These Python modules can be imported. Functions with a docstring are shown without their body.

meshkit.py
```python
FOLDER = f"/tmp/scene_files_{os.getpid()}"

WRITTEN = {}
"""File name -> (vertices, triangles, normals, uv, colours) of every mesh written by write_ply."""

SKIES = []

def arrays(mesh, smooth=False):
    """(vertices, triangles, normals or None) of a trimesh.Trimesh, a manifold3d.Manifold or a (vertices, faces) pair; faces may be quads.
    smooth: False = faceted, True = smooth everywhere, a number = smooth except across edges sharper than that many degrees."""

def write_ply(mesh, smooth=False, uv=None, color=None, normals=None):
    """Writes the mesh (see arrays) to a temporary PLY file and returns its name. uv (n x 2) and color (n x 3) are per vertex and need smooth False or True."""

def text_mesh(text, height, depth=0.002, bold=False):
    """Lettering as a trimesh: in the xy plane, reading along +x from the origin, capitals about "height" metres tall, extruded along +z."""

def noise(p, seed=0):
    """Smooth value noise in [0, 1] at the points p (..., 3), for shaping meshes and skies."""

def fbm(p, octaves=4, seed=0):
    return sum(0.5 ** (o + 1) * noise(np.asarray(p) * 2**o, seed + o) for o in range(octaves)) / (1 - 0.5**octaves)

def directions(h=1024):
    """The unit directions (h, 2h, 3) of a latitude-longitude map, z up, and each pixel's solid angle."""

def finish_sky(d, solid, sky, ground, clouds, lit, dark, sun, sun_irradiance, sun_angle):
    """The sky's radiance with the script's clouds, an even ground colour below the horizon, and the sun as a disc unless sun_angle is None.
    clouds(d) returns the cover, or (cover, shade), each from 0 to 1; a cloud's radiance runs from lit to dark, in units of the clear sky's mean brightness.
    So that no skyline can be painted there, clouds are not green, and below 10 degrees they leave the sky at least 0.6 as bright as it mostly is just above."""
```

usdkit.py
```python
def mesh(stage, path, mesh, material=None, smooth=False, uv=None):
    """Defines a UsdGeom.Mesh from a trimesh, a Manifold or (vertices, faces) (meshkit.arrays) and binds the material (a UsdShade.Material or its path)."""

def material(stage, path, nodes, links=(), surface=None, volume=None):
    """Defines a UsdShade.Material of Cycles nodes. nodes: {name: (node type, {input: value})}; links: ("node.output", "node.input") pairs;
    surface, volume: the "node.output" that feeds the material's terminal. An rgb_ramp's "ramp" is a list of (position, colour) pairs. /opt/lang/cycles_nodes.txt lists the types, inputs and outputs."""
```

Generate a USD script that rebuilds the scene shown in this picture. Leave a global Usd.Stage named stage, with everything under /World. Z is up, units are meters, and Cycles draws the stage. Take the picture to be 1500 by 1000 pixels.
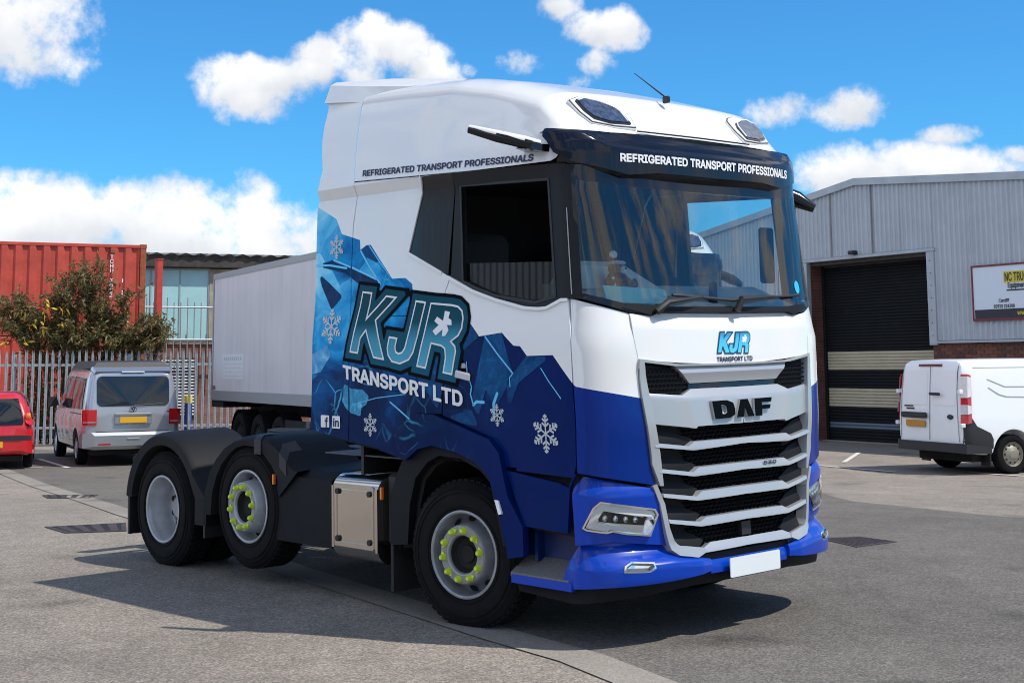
import math, random
import numpy as np, trimesh, usdkit, meshkit
import shapely.geometry as sg, shapely.affinity as sa, shapely.ops as so
import shapely
from pxr import Usd, UsdGeom, UsdLux, UsdShade, Gf, Sdf

rng = np.random.default_rng(7)
random.seed(7)
stage = Usd.Stage.CreateInMemory()
world = UsdGeom.Xform.Define(stage, '/World')
UsdGeom.Scope.Define(stage, '/World/Looks')

# ---------------------------------------------------------------- camera, sky, sun, exposure
CAM = np.array([7.6922, -7.7935, 1.7399])
YAW, PITCH, ROLL = 2.40123, 0.128729, -0.0070329
FPX, PPX, PPY = 2115.53, 749.74, 260.39            # focal length and principal point for a 1500 x 1000 picture
_d = np.array([math.cos(YAW) * math.cos(PITCH), math.sin(YAW) * math.cos(PITCH), math.sin(PITCH)])
_r = np.cross(_d, [0, 0, 1]); _r /= np.linalg.norm(_r); _u = np.cross(_r, _d)
_r, _u = _r * math.cos(ROLL) + _u * math.sin(ROLL), -_r * math.sin(ROLL) + _u * math.cos(ROLL)
cam = UsdGeom.Camera.Define(stage, '/World/camera')
m4 = Gf.Matrix4d(*_r, 0, *_u, 0, *(-_d), 0, *CAM, 1)
cam.AddTransformOp().Set(m4)
cam.CreateHorizontalApertureAttr(36.0)
cam.CreateVerticalApertureAttr(24.0)
cam.CreateFocalLengthAttr(36.0 * FPX / 1500)
cam.CreateHorizontalApertureOffsetAttr((750 - PPX) / 1500 * 36)
cam.CreateVerticalApertureOffsetAttr(-(500 - PPY) / 1500 * 36)
cam.CreateClippingRangeAttr(Gf.Vec2f(0.1, 5000))
cam.CreateExposureAttr(0.16)

SUN = np.array([0.62, 0.31, 1.0]); SUN /= np.linalg.norm(SUN)
SUN_EL, SUN_ROT = math.asin(SUN[2]), math.atan2(SUN[0], SUN[1])
SKY_STRENGTH, SUN_INTENSITY = 0.072, 1.02
sun = UsdLux.DistantLight.Define(stage, '/World/sun')
sun.CreateIntensityAttr(SUN_INTENSITY); sun.CreateAngleAttr(0.53); sun.CreateColorAttr(Gf.Vec3f(1.0, 0.94, 0.85)); sun.CreateNormalizeAttr(True)
zx = SUN; xx = np.cross([0, 0, 1], zx); xx /= np.linalg.norm(xx); yx = np.cross(zx, xx)
sun.AddTransformOp().Set(Gf.Matrix4d(*xx, 0, *yx, 0, *zx, 0, 0, 0, 30, 1))

def ray(px, py):
    return _d + _r * (px - PPX) / FPX - _u * (py - PPY) / FPX
DH = np.array([math.cos(YAW), math.sin(YAW)]); RH = np.array([math.sin(YAW), -math.cos(YAW)])
def ls(lat, s):
    """Ground position from metres to the right of, and ahead of, the spot where the photographer stood."""
    return CAM[:2] + RH * lat + DH * s
def lsdir(lat, s):
    v = RH * lat + DH * s
    return math.atan2(v[1], v[0])

L = '/World/Looks/'
def mat(name, nodes, links=(), surface='p.BSDF', volume=None):
    return usdkit.material(stage, L + name, nodes, links, surface=surface, volume=volume)
def plain(name, col, rough=0.5, metal=0.0, coat=0.0, noise=0.0, nscale=8.0, bump=0.0, bscale=60.0, spec=0.5, coat_rough=0.03):
    """A plain coloured surface with a little tonal wear and fine relief."""
    c = np.array(col, float)
    nodes = {'p': ('principled_bsdf', dict(base_color=tuple(c), roughness=rough, metallic=metal, coat_weight=coat, coat_roughness=coat_rough, specular_ior_level=spec))}
    links = []
    if noise or bump:
        nodes['tc'] = ('texture_coordinate', {})
    if noise:
        nodes['n'] = ('noise_texture', dict(scale=nscale, detail=6.0, roughness=0.65))
        nodes['r'] = ('rgb_ramp', {'ramp': [(0.25, tuple(np.clip(c * (1 - noise), 0, 1))), (0.75, tuple(np.clip(c * (1 + noise), 0, 1)))]})
        links += [('tc.object', 'n.vector'), ('n.fac', 'r.fac'), ('r.color', 'p.base_color')]
    if bump:
        nodes['bn'] = ('noise_texture', dict(scale=bscale, detail=4.0))
        nodes['b'] = ('bump', dict(strength=bump, distance=0.01))
        links += [('tc.object', 'bn.vector'), ('bn.fac', 'b.height'), ('b.normal', 'p.normal')]
    return mat(name, nodes, links)

# ---- sky: a physical sky with fair-weather cumulus mixed in
def sky_material():
    n = {'sky': ('sky_texture', dict(sky_type='single_scattering', sun_disc=False, sun_elevation=SUN_EL, sun_rotation=SUN_ROT, altitude=0.0, air_density=1.0, aerosol_density=0.25, ozone_density=2.0)),
         'tc': ('texture_coordinate', {}),
         'nz': ('noise_texture', dict(scale=17.0, detail=9.0, roughness=0.62)),
         'nl': ('noise_texture', dict(scale=2.6, detail=2.0, roughness=0.5)),
         'warpn': ('noise_texture', dict(scale=5.0, detail=3.0)),
         'bg': ('background_shader', dict(strength=SKY_STRENGTH))}
    lk = [('tc.generated', 'nz.vector'), ('tc.generated', 'nl.vector'), ('tc.generated', 'warpn.vector')]
    prev = None
    prevs = None
    for i, (px, py, a, b, w) in enumerate(CLOUDS):
        c = ray(px, py); c /= np.linalg.norm(c)
        rr = np.cross(c, [0, 0, 1]); rr /= np.linalg.norm(rr); uu = np.cross(rr, c)
        a, b = a / FPX, b / FPX
        n[f'x{i}'] = ('vector_math', dict(math_type='dot_product', vector2=tuple(rr / a)))
        n[f'y{i}'] = ('vector_math', dict(math_type='dot_product', vector2=tuple(uu / b)))
        off = np.dot(uu / b, c)
        n[f'ys{i}'] = ('math', dict(math_type='multiply_add', value2=1.0, value3=-float(off)))
        n[f'xx{i}'] = ('math', dict(math_type='multiply'))
        n[f'r2{i}'] = ('math', dict(math_type='multiply_add'))
        n[f'f{i}'] = ('math', dict(math_type='dot' if False else 'multiply_add', value2=-w, value3=w))
        n[f'fr{i}'] = ('vector_math', dict(math_type='dot_product', vector2=tuple(c)))
        n[f'fg{i}'] = ('math', dict(math_type='greater_than', value2=0.5))
        n[f'fm{i}'] = ('math', dict(math_type='multiply'))
        lk += [('tc.generated', f'x{i}.vector1'), ('tc.generated', f'y{i}.vector1'), ('tc.generated', f'fr{i}.vector1'),
               (f'y{i}.value', f'ys{i}.value1'), (f'x{i}.value', f'xx{i}.value1'), (f'x{i}.value', f'xx{i}.value2'),
               (f'ys{i}.value', f'r2{i}.value1'), (f'ys{i}.value', f'r2{i}.value2'), (f'xx{i}.value', f'r2{i}.value3'),
               (f'r2{i}.value', f'f{i}.value1'), (f'fr{i}.value', f'fg{i}.value1'), (f'f{i}.value', f'fm{i}.value1'), (f'fg{i}.value', f'fm{i}.value2')]
        if prev is None:
            prev = f'fm{i}.value'
        else:
            n[f'mx{i}'] = ('math', dict(math_type='smoothmax', value3=0.25))
            lk += [(prev, f'mx{i}.value1'), (f'fm{i}.value', f'mx{i}.value2')]
            prev = f'mx{i}.value'
        # shade: brighter towards the top of each puff
        n[f'sh{i}'] = ('math', dict(math_type='maximum', value2=0.0))
        n[f'shc{i}'] = ('math', dict(math_type='multiply'))
        lk += [(f'fm{i}.value', f'sh{i}.value1'), (f'ys{i}.value', f'shc{i}.value1'), (f'sh{i}.value', f'shc{i}.value2')]
        if prevs is None:
            prevs = f'shc{i}.value'
        else:
            n[f'sa{i}'] = ('math', dict(math_type='add'))
            lk += [(prevs, f'sa{i}.value1'), (f'shc{i}.value', f'sa{i}.value2')]
            prevs = f'sa{i}.value'
    # elsewhere in the sky: the same scattered cumulus from noise alone
    n['gen'] = ('map_range', dict(from_min=0.38, from_max=0.66, to_min=-3.0, to_max=3.0, clamp=True))
    n['sepd'] = ('separate_xyz', {})
    n['fwd'] = ('vector_math', dict(math_type='dot_product', vector2=tuple(_d * 1.0)))
    n['away'] = ('map_range', dict(from_min=0.80, from_max=0.90, to_min=0.0, to_max=-3.0, clamp=True))
    n['gsum'] = ('math', dict(math_type='add'))
    n['allc'] = ('math', dict(math_type='maximum'))
    n['nzc'] = ('math', dict(math_type='multiply_add', value2=5.4, value3=-2.85))
    n['den'] = ('math', dict(math_type='add'))
    n['cov'] = ('map_range', dict(range_type='smoothstep', from_min=-0.15, from_max=0.95, to_min=0.0, to_max=1.0, clamp=True))
    n['nz2'] = ('noise_texture', dict(scale=14.0, detail=6.0, roughness=0.55))
    n['sadd'] = ('math', dict(math_type='multiply_add', value2=4.6, value3=-2.4))
    n['stot'] = ('math', dict(math_type='add'))
    n['ramp'] = ('rgb_ramp', {'ramp': [(0.0, CLOUD_DARK), (0.45, CLOUD_MID), (0.8, CLOUD_LIT), (1.0, CLOUD_LIT)]})
    n['sm'] = ('map_range', dict(from_min=-2.4, from_max=2.2, clamp=True))
    n['cscale'] = ('mix_color', dict(blend_type='multiply', fac=1.0, b=(CLOUD_GAIN,) * 3, use_clamp=False))
    n['tint'] = ('mix_color', dict(blend_type='multiply', fac=1.0, b=SKY_TINT, use_clamp=False))
    n['mix'] = ('mix_color', dict(blend_type='mix', use_clamp=True))
    lk += [('nl.fac', 'gen.value'), ('tc.generated', 'fwd.vector1'), ('fwd.value', 'away.value'), ('gen.result', 'gsum.value1'), ('away.result', 'gsum.value2'),
           ('gsum.value', 'allc.value1'), (prev, 'allc.value2'), ('nz.fac', 'nzc.value1'), ('allc.value', 'den.value1'), ('nzc.value', 'den.value2'), ('den.value', 'cov.value'),
           ('tc.generated', 'nz2.vector'), ('nz2.fac', 'sadd.value1'), ('sadd.value', 'stot.value1'), (prevs, 'stot.value2'), ('stot.value', 'sm.value'), ('sm.result', 'ramp.fac'),
           ('sky.color', 'tint.a'), ('tint.result', 'mix.a'), ('ramp.color', 'cscale.a'), ('cscale.result', 'mix.b'), ('cov.result', 'mix.fac'), ('mix.result', 'bg.color')]
    return usdkit.material(stage, L + 'sky', n, lk, surface='bg.background')
# cumulus in view: picture place they were seen at, half width, half height (as angles), weight
CLOUDS = [(40, 40, 120, 75, 1.2), (60, 320, 150, 75, 1.3), (200, 330, 190, 75, 1.4), (360, 350, 170, 90, 1.3), (-60, 330, 150, 80, 1.2),
          (318, 118, 46, 44, 1.05), (370, 130, 62, 46, 1.2), (430, 128, 62, 44, 1.2), (480, 108, 56, 50, 1.2), (540, 58, 46, 44, 1.2), (520, 110, 60, 52, 1.2), (588, 78, 50, 46, 1.2), (622, 100, 50, 40, 1.15), (655, 112, 34, 26, 1.0), (410, 158, 95, 26, 0.9), (690, 104, 18, 14, 0.9),
          (762, 98, 42, 30, 1.1), (808, 104, 46, 28, 1.05), (815, 12, 40, 34, 1.1), (850, 45, 46, 34, 1.1), (895, 48, 48, 40, 1.1), (868, 92, 46, 30, 0.95), (840, 118, 40, 18, 0.8),
          (1130, 160, 52, 32, 1.0), (1245, 160, 72, 32, 1.0), (1290, 245, 140, 42, 1.15), (1400, 250, 110, 32, 1.0), (1210, 262, 70, 32, 0.9), (1385, 198, 40, 16, 0.75), (1495, 228, 30, 14, 0.7)]
CLOUD_DARK, CLOUD_MID, CLOUD_LIT = (0.36, 0.40, 0.47), (0.62, 0.64, 0.67), (0.88, 0.875, 0.87)
CLOUD_GAIN = 1.22 / SKY_STRENGTH
SKY_TINT = (0.46, 1.36, 2.02)
dome = UsdLux.DomeLight.Define(stage, '/World/sky')
UsdShade.MaterialBindingAPI.Apply(dome.GetPrim()).Bind(sky_material())
dome.GetPrim().SetCustomDataByKey('label', 'blue sky with scattered white cumulus clouds'); dome.GetPrim().SetCustomDataByKey('kind', 'structure')

# ---------------------------------------------------------------- helpers
_used = {}
def numbered(parent, name):
    k = _used.get((parent, name), 0); _used[(parent, name)] = k + 1
    return f'{parent}/{name}' if k == 0 else f'{parent}/{name}_{k:03d}'
def setd(prim, **kw):
    for k, v in kw.items():
        if v: prim.SetCustomDataByKey(k, v)
def thing(name, label, cat, loc=(0, 0, 0), rot=0.0, group=None, matrix=None):
    path = numbered('/World', name)
    x = UsdGeom.Xform.Define(stage, path)
    if matrix is not None:
        x.AddTransformOp().Set(matrix)
    else:
        x.AddTranslateOp().Set(Gf.Vec3d(*map(float, loc))); x.AddRotateZOp().Set(math.degrees(rot))
    setd(x.GetPrim(), label=label, category=cat, group=group)
    return path
def group_part(parent, name, label=None):
    path = numbered(parent, name)
    x = UsdGeom.Xform.Define(stage, path); setd(x.GetPrim(), label=label)
    return path
def part(parent, name, mesh, material, smooth=False, label=None, kind=None):
    path = numbered(parent, name)
    p = usdkit.mesh(stage, path, mesh, material, smooth=smooth)
    setd(p.GetPrim(), label=label, kind=kind)
    return path
def single(name, label, cat, mesh, material, smooth=False, group=None, kind=None):
    path = numbered('/World', name)
    p = usdkit.mesh(stage, path, mesh, material, smooth=smooth)
    setd(p.GetPrim(), label=label, category=cat, group=group, kind=kind)
    return path
def structure(name, mesh, material, label=None, smooth=False):
    path = numbered('/World', name)
    p = usdkit.mesh(stage, path, mesh, material, smooth=smooth)
    setd(p.GetPrim(), kind='structure', label=label)
    return path

cat_ = trimesh.util.concatenate
def T(m, loc=(0, 0, 0), rz=0.0, ry=0.0, rx=0.0, s=1.0):
    m = m.copy()
    M_ = trimesh.transformations.compose_matrix(scale=np.broadcast_to(s, 3).astype(float), angles=(rx, ry, rz), translate=loc)
    m.apply_transform(M_)
    return m
def box(x0, x1, y0, y1, z0, z1):
    m = trimesh.creation.box([x1 - x0, y1 - y0, z1 - z0]); m.apply_translation([(x0 + x1) / 2, (y0 + y1) / 2, (z0 + z1) / 2])
    return m
def rbox(x0, x1, y0, y1, z0, z1, r=0.01):
    """A box with chamfered edges."""
    pts = []
    for sx, sy, sz in np.ndindex(2, 2, 2):
        c = np.array([(x0, x1)[sx], (y0, y1)[sy], (z0, z1)[sz]], float); d = np.array([(1, -1)[sx], (1, -1)[sy], (1, -1)[sz]], float) * r
        for k in range(3):
            q = c + d; q[k] = c[k]; pts.append(q)
    return trimesh.convex.convex_hull(np.array(pts))
def hull(pts):
    return trimesh.convex.convex_hull(np.asarray(pts, float))
def tube(pts, r, n=8, cap=True):
    p = np.asarray(pts, float); r = np.broadcast_to(r, (len(p),)).astype(float)
    t = np.gradient(p, axis=0); t /= np.linalg.norm(t, axis=1, keepdims=True) + 1e-12
    a = np.cross(t, [0, 0, 1.0]); bad = np.linalg.norm(a, axis=1) < 1e-3
    a[bad] = np.cross(t[bad], [1.0, 0, 0]); a /= np.linalg.norm(a, axis=1, keepdims=True)
    b = np.cross(t, a)
    an = np.arange(n) * 2 * np.pi / n
    v = (p[:, None] + r[:, None, None] * (np.cos(an)[None, :, None] * a[:, None] + np.sin(an)[None, :, None] * b[:, None])).reshape(-1, 3)
    f = []
    for i in range(len(p) - 1):
        for j in range(n):
            q = [i * n + j, i * n + (j + 1) % n, (i + 1) * n + (j + 1) % n, (i + 1) * n + j]
            f += [[q[0], q[1], q[2]], [q[0], q[2], q[3]]]
    if cap:
        v = np.vstack([v, p[:1], p[-1:]]); k = len(p) * n
        for j in range(n):
            f += [[k, (j + 1) % n, j], [k + 1, (len(p) - 1) * n + j, (len(p) - 1) * n + (j + 1) % n]]
    m = trimesh.Trimesh(v, f, process=False); m.fix_normals()
    return m
def lathe(profile, n=48):
    """profile: (radius, y) pairs, turned about the y axis."""
    p = np.asarray(profile, float); an = np.arange(n) * 2 * np.pi / n
    v = np.stack([p[:, 0][:, None] * np.cos(an), np.broadcast_to(p[:, 1][:, None], (len(p), n)), p[:, 0][:, None] * np.sin(an)], -1).reshape(-1, 3)
    f = []
    for i in range(len(p) - 1):
        for j in range(n):
            q = [i * n + j, i * n + (j + 1) % n, (i + 1) * n + (j + 1) % n, (i + 1) * n + j]
            f += [[q[0], q[1], q[2]], [q[0], q[2], q[3]]]
    return trimesh.Trimesh(v, f, process=False)
def prism(poly, h):
    """A shapely polygon in xy extruded along z."""
    ms = [trimesh.creation.extrude_polygon(g, h, engine='earcut') for g in (poly.geoms if hasattr(poly, 'geoms') else [poly]) if g.area > 1e-9]
    return cat_(ms)
def prism_xz(poly, y0, y1):
    m = prism(poly, y1 - y0); v = m.vertices.copy()
    m.vertices = np.stack([v[:, 0], y1 - v[:, 2], v[:, 1]], -1); return m
def prism_yz(poly, x0, x1):
    m = prism(poly, x1 - x0); v = m.vertices.copy()
    m.vertices = np.stack([x0 + v[:, 2], v[:, 0], v[:, 1]], -1); return m
def tri_poly(poly):
    """(points 2d, triangles) of a polygon."""
    vs, fs, n = [], [], 0
    for g in (poly.geoms if hasattr(poly, 'geoms') else [poly]):
        if g.geom_type != 'Polygon' or g.area < 1e-9: continue
        v, f = trimesh.creation.triangulate_polygon(g, engine='earcut')
        vs.append(v); fs.append(f + n); n += len(v)
    return (np.vstack(vs), np.vstack(fs)) if vs else (np.zeros((0, 2)), np.zeros((0, 3), int))
def cells(poly, du, dv):
    """Polygon cut along a grid, as merged (points, triangles)."""
    x0, y0, x1, y1 = poly.bounds
    vs, fs, n = [], [], 0
    xs = np.arange(math.floor(x0 / du), math.ceil(x1 / du) + 1) * du; ys = np.arange(math.floor(y0 / dv), math.ceil(y1 / dv) + 1) * dv
    shapely.prepare(poly)
    for i in range(len(xs) - 1):
        for j in range(len(ys) - 1):
            c = sg.box(xs[i], ys[j], xs[i + 1], ys[j + 1])
            if poly.contains(c):
                v = np.array([[xs[i], ys[j]], [xs[i + 1], ys[j]], [xs[i + 1], ys[j + 1]], [xs[i], ys[j + 1]]]); f = np.array([[0, 1, 2], [0, 2, 3]])
            elif poly.intersects(c):
                v, f = tri_poly(poly.intersection(c))
            else: continue
            if len(f): vs.append(v); fs.append(f + n); n += len(v)
    if not vs: return np.zeros((0, 2)), np.zeros((0, 3), int)
    v, f = np.vstack(vs), np.vstack(fs)
    key = np.round(v, 5); u, idx = np.unique(key, axis=0, return_inverse=True)
    f = idx.reshape(-1)[f]; f = f[(f[:, 0] != f[:, 1]) & (f[:, 1] != f[:, 2]) & (f[:, 0] != f[:, 2])]
    a = np.cross(u[f[:, 1]] - u[f[:, 0]], u[f[:, 2]] - u[f[:, 0]])
    f[a < 0] = f[a < 0][:, ::-1]
    return u, f
def sheet(poly, fn, thick=0.0, du=0.05, dv=0.1, flip=False):
    """A polygon in surface coordinates laid on fn(a, b, offset) -> points, with its edges turned in by thick."""
    v, f = cells(poly, du, dv)
    if not len(f): return None
    P_ = fn(v[:, 0], v[:, 1], 0.0)
    if not flip: f = f[:, ::-1]
    V, F_ = [P_], [f]
    if thick:
        e = np.vstack([f[:, [0, 1]], f[:, [1, 2]], f[:, [2, 0]]]); key = np.sort(e, 1)
        u, inv, cnt = np.unique(key, axis=0, return_inverse=True, return_counts=True)
        be = e[cnt[inv.reshape(-1)] == 1]
        used = np.unique(be); mp = {k: i for i, k in enumerate(used)}
        V += [P_[used], fn(v[used, 0], v[used, 1], -thick)]
        n0, n1 = len(P_), len(P_) + len(used)
        q = np.array([[n0 + mp[b], n0 + mp[a], n1 + mp[a], n1 + mp[b]] for a, b in be])
        F_ += [q[:, [0, 1, 2]], q[:, [0, 2, 3]]]
    return trimesh.Trimesh(np.vstack(V), np.vstack(F_), process=False)
_tp = {}
def text_poly(text, fat=0.0):
    """Lettering as an outline with capitals 1 high, made bolder by fat."""
    if (text, fat) not in _tp:
        m = meshkit.text_mesh(text, 1.0, 0.1, bold=True); v, f = m.vertices, m.faces
        top = (v[f][:, :, 2] > 0.05).all(1)
        _tp[text, fat] = so.unary_union([sg.Polygon(t[:, :2]).buffer(0.001) for t in v[f[top]]]).buffer(fat, join_style=2).simplify(0.012)
    return _tp[text, fat]
def lettering(parent, name, text, corners, fn, material, fat=0.02, d=0.3):
    """Words laid between four corners (top left, top right, bottom right, bottom left) of surface coordinates, each word a part."""
    pg = text_poly(text, fat); x0, y0, x1, y1 = pg.bounds
    tl, tr, br, bl = map(np.array, corners)
    def mp(x, y, z=None):
        a, b = (np.asarray(x) - x0) / (x1 - x0), np.asarray(y) - y0; b = b / (1.0 if y0 < -0.06 and False else (y1 - y0))
        q = (1 - b)[..., None] * ((1 - a)[..., None] * bl + a[..., None] * br) + b[..., None] * ((1 - a)[..., None] * tl + a[..., None] * tr)
        return q[..., 0], q[..., 1]
    gs = sorted(pg.geoms if hasattr(pg, 'geoms') else [pg], key=lambda g: g.bounds[0])
    words, end = [[]], -9
    for g in gs:
        if words[-1] and g.bounds[0] - end > 0.19: words.append([])
        words[-1].append(g); end = max(end, g.bounds[2])
    for w in words:
        part(parent, name, sheet(so.transform(mp, so.unary_union(w)), fn, 0.0, d, d), material)
def text_on(text, height, corners, fn, off=0.0, bold=True, width_scale=None):
    """Lettering laid between four corners (top left, top right, bottom right, bottom left) of surface coordinates."""
    m = meshkit.text_mesh(text, 1.0, 0.1, bold=bold)
    v = m.vertices; x0, x1 = v[:, 0].min(), v[:, 0].max(); y0, y1 = v[:, 1].min(), v[:, 1].max()
    y0 = min(0.0, 0.0) if y0 > -0.08 else y0
    a, b = (v[:, 0] - x0) / (x1 - x0), (v[:, 1] - y0) / (y1 - y0)
    tl, tr, br, bl = map(np.array, corners)
    q = (1 - b)[:, None] * ((1 - a)[:, None] * bl + a[:, None] * br) + b[:, None] * ((1 - a)[:, None] * tl + a[:, None] * tr)
    top = v[:, 2] > 0.05
    pts = fn(q[:, 0], q[:, 1], 0.0); pin = fn(q[:, 0], q[:, 1], 0.0 - 0.004)
    return trimesh.Trimesh(np.where(top[:, None], pts, pin), m.faces, process=False)

def gz(x, y):
    """Height of the yard: a slight fall near the tractor unit, level further off."""
    x, y = np.asarray(x, float), np.asarray(y, float)
    s = (x - CAM[0]) * DH[0] + (y - CAM[1]) * DH[1]
    k = np.clip((s - 13) / 12, 0, 1); k = k * k * (3 - 2 * k)
    near = 0.0217 * 3 * np.tanh(y / 3) - 0.0065 * 6 * np.tanh(x / 6)
    return near * (1 - k) - 0.17 * k
def on_ground(lat, s):
    p = ls(lat, s); return (p[0], p[1], float(gz(*p)))

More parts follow.
